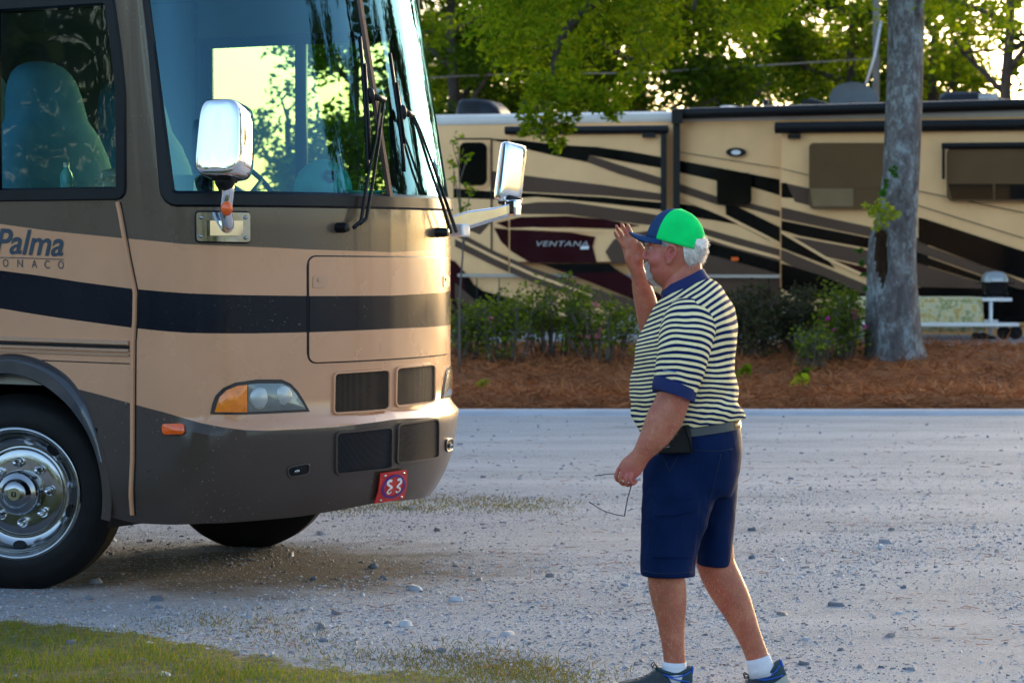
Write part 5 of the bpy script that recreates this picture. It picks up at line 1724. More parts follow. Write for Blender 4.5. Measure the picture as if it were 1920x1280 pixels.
for j, (y, z) in enumerate(rows):
    for i in range(nn + 1):
        x = lerp(x0, x1, i / nn)
        wv = .035 * math.sin(i * .9 + math.sin(i * .37) * 2) * max(0, (j - 3)) / 3
        mb.v.append((x + (.05 * (j - 3) / 3 if i == nn and j > 3 else 0), y - abs(wv), z + (.015 * math.sin(i * 1.3) if j == 6 else 0)))
for j in range(len(rows) - 1):
    for i in range(nn): mb.f.append((j * (nn + 1) + i, j * (nn + 1) + i + 1, (j + 1) * (nn + 1) + i + 1, (j + 1) * (nn + 1) + i)); mb.m.append(0)
clo = mb.build("tablecloth", cloth_mat()); tag(clo, "cream flowered tablecloth hanging over the white picnic table", "tablecloth")
clo.modifiers.new("thick", 'SOLIDIFY').thickness = .004
gr = empty("grill", (pt(1876, 555).x, PT_Y + .45, ztop_ + .026)); tag(gr, "small portable grill with a grey lid standing on the picnic table's bare end", "grill")
s_ = PT_Y / FPX
def gring(w_, d_, z, e=.6): return [Vector((w_ * math.copysign(abs(math.cos(a)) ** e, math.cos(a)), d_ * math.copysign(abs(math.sin(a)) ** e, math.sin(a)), z)) for a in [2 * PI * k / 32 for k in range(32)]]
mb = MB(); mb.loft([gring(19 * s_, .15, 6 * s_), gring(22 * s_, .18, 14 * s_), gring(24 * s_, .2, 27 * s_), gring(24.5 * s_, .205, 29 * s_)]); mb.build("firebox", M['black'], gr, sharp=50)
mb = MB(); mb.loft([gring(24.5 * s_, .205, 29.5 * s_), gring(24 * s_, .20, 36 * s_), gring(21 * s_, .18, 43 * s_), gring(15 * s_, .13, 48 * s_), gring(4 * s_, .04, 49.5 * s_)]); mb.build("lid", mat("grill_lid", (.34, .36, .37), .35, .4, .08, 9), gr, sharp=60)
mb = MB(); mb.tube([(-11 * s_, -.2, 31 * s_), (-10 * s_, -.25, 32 * s_), (10 * s_, -.25, 32 * s_), (11 * s_, -.2, 31 * s_)], .012, 8); mb.build("handle", M['white_metal'], gr)
for sx_ in (-1, 1):
    mb = MB(); mb.tube([(sx_ * 19 * s_, -.14, 14 * s_), (sx_ * 21 * s_, -.16, 0), (sx_ * 21 * s_, .16, 0), (sx_ * 19 * s_, .14, 14 * s_)], .014, 6); mb.build("leg", M['black'], gr)
    mb = MB(); mb.box((sx_ * 29 * s_, 0, 27 * s_), (10 * s_, .3, .02)); mb.build("side_shelf", M['black'], gr)
def dark_shoe(x, y, lbl, rz, sc=1.0):
    c = pt(x, y, -.2); mb = MB(); rings = []
    for f, hw, h in ((0, .03, .05), (.06, .04, .09), (.25, .042, .10), (.5, .045, .07), (.8, .045, .05), (.95, .03, .035), (1, .012, .02)):
        rings.append([Vector(((f - .5) * .29 * sc, hw * sc * math.cos(a), max(0, (h * sc) * (.5 + .5 * math.sin(a))))) for a in [2 * PI * k / 14 for k in range(14)]])
    mb.loft(rings); o = mb.build("shoe", M['black'], sharp=60); o.location = (c.x, c.y, .44 if c.y > 36.3 else bed_z(c.x, c.y)); o.rotation_euler = (0, 0, rz)
    tag(o, lbl, "shoe", "shoes under the picnic table")
dark_shoe(1840, 652, "flat dark shoe left of the table's leg", .3)
dark_shoe(1852, 654, "flat dark shoe touching the table's leg", .5)
for (x, lb) in ((1882, "small black wheel nearest the table's leg"), (1904, "small black wheel at the photo's right edge")):
    c = pt(x, 646, -.1); mb = MB()
    mb.lathe([(.02, -.03), (.085, -.03), (.095, -.015), (.095, .015), (.085, .03), (.05, .025), (.03, .035), (.002, .035)], (0, 0, 0), (0, -1, 0), (0, 0, 1), 24)
    o = mb.build("trolley_wheel", M['rubber'], sharp=40); o.location = (c.x, c.y, .44 + .09); tag(o, lb, "wheel", "wheels on the ground by the table")
# ================================================================== the walking man
MY = 10.2
MO = Vector((at(1285, 1296, MY).x, MY, 0))
man = empty("person", MO)
tag(man, "man in green cap, striped polo shirt and navy shorts walking with one hand raised", "person")
def mp(x, y, dy=0.0):
    """photograph pixel on the man, dy metres behind (+) or in front (-) of his middle plane"""
    return at(x, y, MY + dy) - MO
PX = MY / FPX            # metres per pixel at his distance
def ring_h(yf, xf, yb, xb, hw, dy=0.0, n=28, ef=.8, eb=.8, tw=0.0):
    """roughly horizontal section given by its front (left) and back (right) pixel"""
    f, b = mp(xf, yf, dy), mp(xb, yb, dy)
    c = (f + b) / 2; a = (b - f) / 2
    out = []
    for k in range(n):
        t = 2 * PI * k / n
        ct, st = math.cos(t), math.sin(t)
        e = eb if ct > 0 else ef
        p = c + a * math.copysign(abs(ct) ** e, ct) + Vector((0, math.copysign(abs(st) ** .85, st) * hw, 0))
        out.append(p)
    return out
def limb_rings(path, n=28, e=1.0):
    """path: (x, y, dy, in-plane radius px, depth radius m)"""
    P = [mp(p[0], p[1], p[2]) for p in path]
    rings = []
    for i, p in enumerate(path):
        d = (P[min(i + 1, len(P) - 1)] - P[max(i - 1, 0)]).normalized()
        a = Vector((d.z, 0, -d.x))
        if a.length < 1e-4: a = Vector((1, 0, 0))
        a.normalize()
        if a.x < 0: a = -a
        bb = d.cross(a).normalized()
        if bb.y < 0: bb = -bb
        rings.append([P[i] + a * (p[3] * PX) * math.cos(t) + bb * p[4] * math.sin(t) for t in [2 * PI * k / n for k in range(n)]])
    return rings
def smooth_path(path, n=4):
    A = catmull([p[:3] for p in path], n)
    B = catmull([(p[3], p[4] * 500, 0) for p in path], n)
    return [(a.x, a.y, a.z, b_.x, b_.y / 500) for a, b_ in zip(A, B)]
def L_(mb, path, n=4, sides=30): mb.loft(limb_rings(smooth_path(path, n), sides))

# ---------------- body (skin)
sk = MB()
# head sections from chin to crown (front x, back x, half width)
HS = [(538, 1240, 1268, .022, .9), (533, 1229, 1275, .038, .85), (526, 1221, 1283, .050, .8), (518, 1217.5, 1290, .059, .8), (510, 1215.5, 1297, .065, .8), (503, 1215.5, 1303, .068, .8), (496, 1213.5, 1308, .070, .8), (488, 1214, 1313, .073, .82), (480, 1214.5, 1318, .0755, .82), (472, 1214.5, 1321, .077, .82), (465, 1214.5, 1323, .077, .85), (459, 1212.5, 1324, .078, .85), (452, 1211.5, 1325, .079, .88), (446, 1214, 1322, .077, .9), (438, 1222, 1315, .071, .9), (430, 1230, 1306, .062, .95), (422, 1240, 1296, .048, 1), (415, 1254, 1284, .03, 1)]
sk.loft([ring_h(y, a, y, b_, h, 0, 32, e, .95) for y, a, b_, h, e in HS])
# neck and trunk core
sk.loft([ring_h(y + 6, a, y - 4, b_, h) for y, a, b_, h in ((488, 1243, 1312, .062), (505, 1243, 1316, .066), (520, 1241, 1320, .069), (535, 1241, 1323, .073), (550, 1242, 1330, .08), (565, 1240, 1345, .12))])
sk.loft([ring_h(y, a, y, b_, h) for y, a, b_, h in ((548, 1262, 1345, .10), (575, 1240, 1360, .17), (620, 1215, 1368, .19), (680, 1202, 1368, .19), (740, 1200, 1368, .185), (790, 1210, 1372, .175), (850, 1224, 1374, .15), (890, 1235, 1362, .13))])
# nose, brow, lips, ears
sk.loft(limb_rings([(1214.5, 461, 0, 3, .010), (1211.5, 469, 0, 4.2, .012), (1209, 476, 0, 5, .016), (1208.3, 481.5, 0, 5.2, .019), (1211, 486, 0, 4.4, .018), (1216, 488, 0, 3, .012)], 14))
for s_ in (-1, 1): sk.ball(mp(1212.5, 484, s_ * .013), (.010, .010, .009), 0, 10, 8)
sk.ball(mp(1217, 457.5), (.016, .052, .009), 0, 16, 8)
sk.ball(mp(1217, 499), (.013, .024, .0065), 0, 14, 8); sk.ball(mp(1217.5, 505), (.012, .022, .007), 0, 14, 8)
sk.ball(mp(1225, 527), (.024, .028, .019), 0, 14, 8)
for s_ in (-1, 1): sk.ball(mp(1233, 486, s_ * .046), (.034, .0235, .032), 0, 18, 12)    # cheeks
for s_ in (-1, 1):
    def er(x, y, o): return mp(x, y, s_ * (.0745 + o))
    loop = [(1252, 488, .004), (1248.5, 479, .008), (1248.5, 470, .011), (1252, 463, .015), (1258, 460, .018), (1264, 462.5, .021), (1266.5, 469, .022), (1265, 477, .020), (1261, 484, .016), (1257, 491, .011), (1253.5, 494, .006), (1251.5, 490, .003)]
    pts = catmull([er(*p) for p in loop], 4)
    sk.tube(pts, [.0062] * len(pts), 8)
    sk.loft([[er(x_, y_, o_ - .016) for x_, y_, o_ in loop], [er(x_, y_, o_ - .008) for x_, y_, o_ in loop]])
    pts = catmull([er(1261, 466, .014), er(1255.5, 470, .010), (er(1254.5, 477, .008)), er(1258, 483, .010)], 4); sk.tube(pts, .0042, 6)
    sk.ball(er(1250, 477, .004), (.006, .006, .010), 0, 8, 6)
# near arm (hanging, forearm forward)
L_(sk, [(1300, 600, -.17, 26, .055), (1290, 650, -.225, 30, .060), (1277, 700, -.25, 31, .060), (1265, 735, -.258, 31, .057), (1258, 758, -.26, 31.5, .055), (1246, 785, -.265, 33, .055), (1231, 812, -.268, 29, .050), (1213, 838, -.27, 21.5, .040), (1203, 852, -.27, 18, .032), (1196, 862, -.27, 17.5, .028)])
# far arm (raised beside the face)
L_(sk, [(1300, 600, .17, 27, .055), (1270, 625, .225, 28, .056), (1238, 630, .25, 27, .052), (1222, 612, .245, 24, .048), (1214, 580, .235, 22.5, .045), (1206, 548, .225, 20, .040), (1199, 520, .215, 15.5, .033), (1194.5, 506, .21, 14, .028), (1192, 496, .21, 14.5, .024)])
# legs
L_(sk, [(1298, 850, -.09, 52, .075), (1268, 960, -.10, 44, .075), (1251, 1050, -.105, 37, .072), (1249, 1080, -.105, 34.5, .066), (1252, 1104, -.105, 34.5, .065), (1256, 1135, -.105, 31, .061), (1258.5, 1165, -.105, 26, .053), (1261, 1195, -.105, 22.5, .045), (1263.5, 1222, -.105, 20.5, .040), (1265.5, 1245, -.105, 20.5, .041), (1266, 1268, -.105, 23, .042)])
L_(sk, [(1325, 850, .09, 50, .075), (1332, 950, .10, 40, .075), (1338, 1030, .105, 38, .072), (1344, 1062, .105, 36.5, .067), (1358, 1092, .105, 36, .066), (1374, 1122, .105, 33, .062), (1388, 1152, .105, 28.5, .054), (1401, 1182, .105, 24, .046), (1413, 1212, .105, 22, .041), (1421, 1234, .105, 22, .041), (1426, 1252, .105, 23, .042)])
def finger(pts, r0, r1, n=9):
    P = catmull([mp(*p) for p in pts], 4)
    m = len(P)
    rr = [lerp(r0, r1, i / (m - 1)) * (1 + .10 * math.exp(-((i / (m - 1) - .42) / .08) ** 2) + .08 * math.exp(-((i / (m - 1) - .72) / .07) ** 2)) for i in range(m)]
    rr[-1] *= .72
    sk.tube(P, rr, n)
    sk.ball(P[-1], rr[-1] * 1.08, 0, 8, 6)
# raised hand: palm to the camera, thumb towards the face, fingers up and slightly curled
hb_ = .205
def pal(path): sk.loft(limb_rings(smooth_path(path, 3), 18))
pal([(1193, 503, hb_, 14.5, .021), (1190.5, 492, hb_, 17, .020), (1188, 480, hb_, 18.5, .017), (1184.5, 468, hb_, 18, .0145), (1180.5, 457, hb_, 16.5, .0125), (1177, 450, hb_, 14.5, .011)])
sk.ball(mp(1199, 485, hb_ - .010), (.017, .016, .032), 0, 14, 10, Matrix.Rotation(.25, 3, 'Y'))     # ball of the thumb
sk.ball(mp(1178, 482, hb_ - .006), (.013, .014, .032), 0, 12, 8)
finger([(1170.5, 463, hb_ - .004), (1162, 451, hb_ - .010), (1155.5, 441.5, hb_ - .018), (1152, 434.5, hb_ - .028)], .0078, .0062)
finger([(1174.5, 455, hb_), (1165.5, 441, hb_ - .002), (1158.5, 430, hb_ - .010), (1155, 423, hb_ - .020)], .0083, .0066)
finger([(1181, 451, hb_ + .002), (1174, 436, hb_ + .004), (1168, 425.5, hb_), (1165, 419.5, hb_ - .008)], .0085, .0068)
finger([(1188.5, 452, hb_), (1183.5, 438, hb_ + .004), (1179, 427, hb_ + .003), (1176, 420, hb_ - .004)], .0083, .0067)
finger([(1201, 480, hb_ - .014), (1204, 469, hb_ - .022), (1201, 461, hb_ - .026), (1196.5, 455, hb_ - .027)], .0115, .0088)
# hanging hand: back of the hand to the camera, fingers curled round the spectacles
hd = -.272
pal([(1199, 857, hd, 18, .026), (1192, 866, hd, 20, .025), (1184, 875, hd, 21.5, .023), (1176, 884, hd, 20, .020), (1171, 889, hd, 17.5, .018)])
finger([(1162, 875, hd + .006), (1156, 887, hd + .006), (1156, 898, hd + .014), (1165, 903, hd + .030)], .0080, .0070)
finger([(1168, 881, hd - .006), (1163.5, 894, hd - .008), (1165, 905.5, hd + .004), (1174, 907.5, hd + .026)], .0084, .0073)
finger([(1176, 886, hd - .012), (1172.5, 898, hd - .017), (1175.5, 908.5, hd - .006), (1184, 908, hd + .018)], .0084, .0073)
finger([(1184, 888, hd - .016), (1182, 899, hd - .022), (1186.5, 906.5, hd - .015), (1194, 902, hd + .006)], .0080, .0070)
finger([(1196, 878, hd + .012), (1190, 890, hd + .026), (1182, 897, hd + .034), (1174, 899, hd + .036)], .0115, .009)
body = sk.build("body", None or [], man, fix=False)
rm = body.modifiers.new("remesh", 'REMESH'); rm.mode = 'VOXEL'; rm.voxel_size = .0031; rm.use_smooth_shade = True
sm_ = body.modifiers.new("smooth", 'SMOOTH'); sm_.factor = .5; sm_.iterations = 4
apply_mods(body)
def skin_mat():
    m, t, b, o = nodes_of("skin")
    v = tcoord(t)
    n1 = noise_tex(t, v, 9, 6, .65)
    n2 = noise_tex(t, v, 70, 4, .6)
    c = ramp(t, [(.3, (.32, .088, .042)), (.5, (.45, .138, .070)), (.7, (.55, .205, .115))], n1)
    bl = ramp(t, [(.47, 0.0), (.62, .75)], noise_tex(t, v, 26, 6, .7))
    c2 = mixc(t, bl.outputs[0], c.outputs[0], (.44, .095, .062))
    fr = ramp(t, [(.62, 0.0), (.70, .35)], n2)
    c3 = mixc(t, fr.outputs[0], c2, (.26, .09, .05))
    at_ = N(t, "ShaderNodeAttribute"); at_.attribute_name = "flush"
    c4 = mixc(t, at_.outputs['Fac'], c3, (.50, .10, .095))
    L(t, c4, b.inputs['Base Color'])
    b.inputs['Roughness'].default_value = .48
    b.inputs['Subsurface Weight'].default_value = .12
    b.inputs['Subsurface Radius'].default_value = (.012, .005, .003)
    bump(t, b, noise_tex(t, v, 150, 5, .75), .35, .003)
    return m
M['skin'] = skin_mat()
body.data.materials.append(M['skin'])
# sun-reddened cheeks, nose, ears and neck; redder hands
at_f = body.data.attributes.new("flush", 'FLOAT', 'POINT')
spots = [(mp(1232, 484, -.06), .050, .5), (mp(1232, 484, .06), .05, .5), (mp(1209, 480), .022, .8), (mp(1257, 477, -.09), .030, .75), (mp(1180, 890, hd), .05, .6), (mp(1246, 512, -.06), .035, .35), (mp(1262, 530, -.06), .04, .4), (mp(1282, 738, -.30), .035, .4), (mp(1165, 432, hb_), .035, .45)]
fl = []
for v in body.data.vertices:
    s_ = 0
    for c, r, k in spots:
        d = (v.co - c).length
        if d < r * 1.6: s_ = max(s_, k * (1 - sstep(.2, 1.6, d / r)))
    fl.append(s_)
at_f.data.foreach_set("value", fl)
# eyes
M['eye_white'] = mat("eye_white", (.40, .33, .29), .2, 0, .05, 60)
M['iris'] = mat("iris", (.05, .06, .07), .15, 0, .1, 90)
for s_ in (-1, 1):
    mb = MB(); mb.ball(mp(1222.2, 465, s_ * .0315), .0108, 0, 16, 12); mb.ball(mp(1218.4, 465, s_ * .0335), (.0045, .0052, .0052), 1, 10, 8)
    mb.build("eye", [M['eye_white'], M['iris']], man)

# ---------------- hair: white strands below the cap, temples and chin beard
M['hair'] = leaf_mat("white_hair", [(.80, .72, .66), (.90, .85, .80), (.84, .78, .72), (.95, .92, .88)], .55, .45, (1, 1, 1))
rg = random.Random(12)
HP, HU, HL_, HW_ = [], [], [], []
_hy, _hf, _hb, _hh = [[q[i] for q in HS][::-1] for i in range(4)]
def head_pt(y, frac, side, out=.003):
    """point on the head's side: frac 0 front .. 1 back"""
    xs_f = interp(_hy, _hf, y)
    xs_b = interp(_hy, _hb, y)
    hw = interp(_hy, _hh, y)
    th = PI * (1 - frac)
    f, b_ = mp(xs_f, y), mp(xs_b, y)
    c = (f + b_) / 2; a = (b_ - f).x / 2
    ct, st = math.cos(th), math.sin(th)
    p = c + Vector((a * math.copysign(abs(ct) ** .9, ct), side * (hw * abs(st) ** .85), 0))
    nrm = Vector((ct / a, side * st / hw, 0)).normalized()
    return p + nrm * out, nrm
def strand(y, frac, side, ln, d, out=.004, wd=.0011):
    p, nrm = head_pt(y, frac, side, out)
    u = (Vector(d) + nrm * .10 + Vector((rg.gauss(0, .13), rg.gauss(0, .13), rg.gauss(0, .10)))).normalized()
    HP.append(p); HU.append(u); HL_.append(ln * rg.uniform(.6, 1.25)); HW_.append(wd * rg.uniform(.7, 1.4))
for _ in range(1300):     # back and side of the head
    fr = rg.uniform(.50, 1.0) ** .9; s_ = rg.choice((-1, 1))
    ytop = lerp(446, 462, sstep(.5, .85, fr)); ybot = interp([.5, .56, .62, .75, 1], [462, 478, 492, 503, 506], fr)
    y = rg.uniform(ytop, ybot)
    if .44 < fr < .56 and y > 462: continue
    strand(y, fr, s_, .019, (.40, 0, -.9), .003 + .003 * rg.random() * sstep(.5, .9, fr))
for _ in range(1100):      # temple and sideburn
    fr = rg.uniform(.20, .46); s_ = rg.choice((-1, 1)); y = rg.uniform(444, lerp(452, 465, sstep(.2, .44, fr)))
    strand(y, fr, s_, .016, (.75, 0, -.55), .003)
for _ in range(260):       # in front of the ear
    fr = rg.uniform(.40, .47); s_ = rg.choice((-1, 1)); strand(rg.uniform(458, 474), fr, s_, .012, (.1, 0, -1), .002)
for _ in range(90):        # eyebrows
    fr = rg.uniform(.03, .16); s_ = rg.choice((-1, 1)); strand(rg.uniform(456, 459), fr, s_, .009, (.4, 0, .2), .008)
for _ in range(1500):      # goatee and moustache
    s_ = rg.choice((-1, 1)); y = rg.uniform(490, 535)
    fmax = interp([490, 496, 505, 515, 535], [.10, .16, .14, .20, .24], y)
    strand(y, rg.uniform(0, fmax), s_, .012, (-.35, 0, -.9), .004, .0009)
for _ in range(700):       # tuft through the gap at the back of the cap
    c = mp(1315, 455, 0) + Vector((rg.gauss(0, .007), rg.gauss(0, .022), rg.gauss(0, .009)))
    u = Vector((.8, rg.gauss(0, .3), rg.uniform(-.5, .5))).normalized()
    HP.append(c); HU.append(u); HL_.append(rg.uniform(.012, .024)); HW_.append(.0011)
hair = strips("hair", np.array([tuple(p) for p in HP]), np.array([tuple(p) for p in HU]), np.array(HL_), np.array(HW_), M['hair'], -.25, 3)
hair.parent = man
hc2 = MB()            # undercoat so no scalp shows
rows_ = []
for y in (448, 456, 464, 472, 480, 488, 496, 503):
    fr0 = interp([448, 462, 478, 492, 503], [.48, .545, .565, .62, .76], y)
    row = [head_pt(y, lerp(fr0, 1, k / 8), -1, .004 + .0035 * sstep(.6, .95, lerp(fr0, 1, k / 8)))[0] for k in range(9)] + [head_pt(y, lerp(fr0, 1, k / 8), 1, .004 + .0035 * sstep(.6, .95, lerp(fr0, 1, k / 8)))[0] for k in reversed(range(8))]
    rows_.append(row)
hc2.loft(rows_, closed=False)
hc2.ball(mp(1311, 455), (.014, .028, .012))
M['hair_base'] = mat("hair_undercoat", (.90, .83, .76), .8, 0, .10, 90, .9, 170, spec=.1, bdist=.004)
hc2.build("hair_undercoat", M['hair_base'], hair)
hc2 = MB(); hc2.ball(mp(1224, 525), (.018, .022, .017)); hc2.build("beard", M['hair_base'], man)
hc2 = MB(); hc2.ball(mp(1217, 494), (.009, .024, .006)); hc2.build("moustache", M['hair_base'], man)
# fine pale hair on shins and forearms
BP, BU, BL = [], [], []
vs_ = body.data.vertices; nv_ = len(vs_)
while len(BP) < 5200:
    v = vs_[rg.randrange(nv_)]; z = v.co.z; x = v.co.x
    leg = .10 < z < .48
    w_ = v.co + MO; px_ = 960 + w_.x / w_.y * FPX; py_ = HOR + (CAMZ - w_.z) / w_.y * FPX
    arm = (745 < py_ < 850 and px_ < 1300 and v.co.y < -.18) or (505 < py_ < 600 and px_ < 1235 and v.co.y > .15)
    if not (leg or arm): continue
    BP.append(tuple(v.co)); dn = Vector((.1, 0, -1)) if leg or py_ > 700 else Vector((0, 0, 1))
    BU.append(tuple((v.normal * .5 + dn + Vector((rg.gauss(0, .3), rg.gauss(0, .3), rg.gauss(0, .3)))).normalized())); BL.append(rg.uniform(.006, .014))
bh = strips("body_hair", np.array(BP), np.array(BU), np.array(BL), np.full(len(BP), .00028), leaf_mat("fair_body_hair", [(.75, .55, .38), (.85, .68, .5), (.35, .2, .12)], .3, .6, (1, 1, 1)), .1, 9)
bh.parent = man

# ---------------- cap
M['cap_green'] = mat("green_cap_cloth", (.004, .72, .15), .9, 0, .10, 14, .5, 300, spec=.1)
M['cap_navy'] = mat("navy_cap_cloth", (.022, .055, .135), .9, 0, .12, 14, .5, 300, spec=.1)
c0 = (mp(1213, 446) + mp(1318, 470)) / 2
ax_f = (mp(1213, 446) - mp(1318, 470)).normalized()          # towards the brim
ax_u = Vector((-ax_f.z, 0, ax_f.x));
if ax_u.z < 0: ax_u = -ax_u
half = (mp(1213, 446) - mp(1318, 470)).length / 2
cp = MB(); nA, nR = 72, 16
Hc = 66 * PX
rings = []
for j in range(nR + 1):
    h = j / nR
    s_ = (1 - h ** 2.3) ** .5 if j < nR else .02
    row = []
    for k in range(nA):
        a = 2 * PI * k / nA
        x, y = math.cos(a) * half * s_, math.sin(a) * .089 * s_
        x += .012 * h * h - .006 * h
        x *= 1.0
        bulge = 1 + .015 * math.cos(6 * a) * (1 - h)
        row.append(c0 + ax_f * x * bulge + Vector((0, y * bulge, 0)) + ax_u * (Hc * h + .006 * math.cos(a) * (1 - h)))
    rings.append(row)
for r in rings: cp.v += [tuple(p) for p in r]
for j in range(nR):
    for k in range(nA):
        a = math.degrees(2 * PI * (k + .5) / nA); a = a if a <= 180 else a - 360
        h = (j + .5) / nR
        if abs(a) > 150 and 1.5 / nR < h < .30 * (1 - ((abs(a) - 180) / 32) ** 2): continue
        k2 = (k + 1) % nA
        cp.f.append((j * nA + k, j * nA + k2, (j + 1) * nA + k2, (j + 1) * nA + k)); cp.m.append(1 if abs(a) < 43 or (abs(a) > 146 and j < 2) else 0)
cap = cp.build("cap", [M['cap_green'], M['cap_navy']], man, sharp=80)
sm = cap.modifiers.new("thick", 'SOLIDIFY'); sm.thickness = .0025; sm.offset = 1
bt = MB(); bt.ball(rings[-1][0], (.007, .007, .004)); bt.build("cap_button", M['cap_green'], cap)
for a in (43, -43, 112, -112, 0):
    sb = MB(); k = round((a % 360) / 360 * nA) % nA
    sb.tube([Vector(rings[j][k]) + (Vector(rings[j][k]) - c0).normalized() * .0022 for j in range(0, nR)], .0011, 5)
    sb.build("cap_seam", M['cap_green'] if abs(a) > 100 else M['cap_navy'], cap)
br_ = MB()           # brim: curved plate towards the left
bl, br2 = mp(1179.5, 435), mp(1226, 441)
rows_ = []
for j in range(11):
    f = j / 10
    row = []
    for k in range(17):
        q = (k / 16 - .5) * 2
        reach = math.sqrt(max(0, 1 - (abs(q)) ** 2.6))
        a = q * 1.02
        bx = c0 + ax_f * math.cos(a) * half * .995 + Vector((0, math.sin(a) * .089, 0)) + ax_u * (.004)
        tip = Vector((bl.x, 0, bl.z)) + Vector((.0 + .012 * q * q, q * .082, -.024 * q * q))
        p = bx.lerp(Vector((lerp(bx.x, tip.x, reach), lerp(bx.y, tip.y * 1.0, .8 * reach), lerp(bx.z, tip.z, reach))), f)
        p.z -= .018 * q * q * f
        row.append(p)
    rows_.append(row)
br_.loft(rows_, closed=False)
brim = br_.build("cap_brim", M['cap_navy'], cap)
sm = brim.modifiers.new("thick", 'SOLIDIFY'); sm.thickness = .004; sm.offset = 0

# ---------------- polo shirt
def shirt_mat():
    m, t, b, o = nodes_of("striped_jersey")
    uv = N(t, "ShaderNodeUVMap"); uv.uv_map = "stripes"
    sp = N(t, "ShaderNodeSeparateXYZ"); L(t, uv.outputs[0], sp.inputs[0])
    wob = noise_tex(t, tcoord(t), 9, 3)
    wm = N(t, "ShaderNodeMath", operation='MULTIPLY_ADD'); L(t, wob, wm.inputs[0]); wm.inputs[1].default_value = .22; L(t, sp.outputs['Y'], wm.inputs[2])
    fr = N(t, "ShaderNodeMath", operation='FRACT'); L(t, wm.outputs[0], fr.inputs[0])
    r = ramp(t, [(0, 0.0), (.46, 0.0), (.50, 1.0), (.95, 1.0), (1.0, 0.0)], fr.outputs[0])
    n1 = noise_tex(t, tcoord(t), 60, 3)
    yel = ramp(t, [(.3, (.90, .71, .34)), (.7, (.97, .81, .46))], n1)
    nav = ramp(t, [(.3, (.006, .014, .070)), (.7, (.010, .022, .10))], n1)
    L(t, mixc(t, r.outputs[0], yel.outputs[0], nav.outputs[0]), b.inputs['Base Color'])
    b.inputs['Roughness'].default_value = .85
    b.inputs['Specular IOR Level'].default_value = .06
    ad = N(t, "ShaderNodeMath", operation='ADD'); L(t, noise_tex(t, tcoord(t), 13, 4, .5, .6), ad.inputs[0])
    m2 = N(t, "ShaderNodeMath", operation='MULTIPLY'); L(t, noise_tex(t, tcoord(t), 330, 2), m2.inputs[0]); m2.inputs[1].default_value = .18
    L(t, m2.outputs[0], ad.inputs[1])
    bump(t, b, ad.outputs[0], .8, .016)
    return m
M['stripe'] = shirt_mat()
M['collar'] = mat("royal_blue_rib", (.004, .014, .088), .85, 0, .12, 30, .4, 380)
TS = [  # yf, xf, yb, xb, half width
 (541, 1256, 516, 1321, .072), (548, 1250, 522, 1332, .100), (556, 1245, 530, 1343, .135), (566, 1238, 541, 1353, .172), (580, 1228, 556, 1363, .202), (598, 1217, 580, 1371, .216), (620, 1206, 606, 1376, .220), (650, 1195.5, 640, 1379, .220), (690, 1187, 684, 1379, .218), (725, 1183.5, 718, 1380, .216), (755, 1184, 742, 1382, .214), (780, 1188, 760, 1385, .210), (797, 1194, 773, 1388, .206), (807, 1199, 782, 1389.5, .204)]
A_ = catmull([(a, b_, 0) for a, b_, c, d, e in TS], 5); B_ = catmull([(c, d, e * 1000) for a, b_, c, d, e in TS], 5)
sh = MB(); nS = 72
rings = []
for ja, (p, q) in enumerate(zip(A_, B_)):
    ring = ring_h(p.x, p.y, q.x, q.y, q.z / 1000, 0, nS, .88, .80)
    low = sstep(600, 800, p.x)
    out = []
    for k, pt_ in enumerate(ring):
        th = 2 * PI * k / nS
        c = Vector((mp(1290, p.x).x, 0, pt_.z))
        d = (pt_ - c); d.z = 0; d.normalize()
        # soft folds: diagonals from the armhole to the waist at the back, bunching above the belt
        wz = pt_.z
        f1 = noise.noise(Vector((pt_.x * 5 + wz * 7, pt_.y * 5, wz * 4.5))) * .015
        f2 = math.sin(wz * 62 + 2.6 * math.sin(th * 2) + 3 * noise.noise(pt_ * 3)) * .009 * sstep(700, 790, p.x) * (.4 + .6 * sstep(-.3, .6, math.cos(th)))
        f3 = noise.noise(Vector((pt_.x * 16 - wz * 12, pt_.y * 10, wz * 9))) * .009
        out.append(pt_ + d * (f1 + f2 + f3))
    rings.append(out)
sh.loft(rings, 0, cap=False)
nT = len(sh.v)
SLp = smooth_path([(1298, 578, -.150, 40, .058), (1294, 600, -.185, 49, .068), (1288, 630, -.215, 50, .074), (1281, 660, -.237, 47.5, .077), (1274, 690, -.252, 44, .078), (1268, 714, -.260, 40, .077), (1266.5, 720, -.2615, 39.5, .077)], 5)
slr = limb_rings(SLp, 40)
for i, r in enumerate(slr):
    for k in range(len(r)):
        p = r[k]; r[k] = p + Vector((noise.noise(p * 9) * .007, noise.noise(p * 8 + Vector((5, 0, 0))) * .008, -.012 * math.cos(2 * PI * k / 40) * sstep(10, 30, i) - .006 * sstep(10, 30, i)))
sh.loft(slr, 0, cap=False)
nSl = len(sh.v)
SLf = smooth_path([(1298, 580, .150, 38, .058), (1280, 596, .20, 42, .068), (1262, 606, .235, 41, .07), (1248, 606, .25, 36, .068)], 5)
sh.loft(limb_rings(SLf, 30), 0, cap=False)
shirt = sh.build("shirt", [M['stripe']], man, fix=True)
uvl = shirt.data.uv_layers.new(name="stripes")
VP_ = []
nring = len(rings)
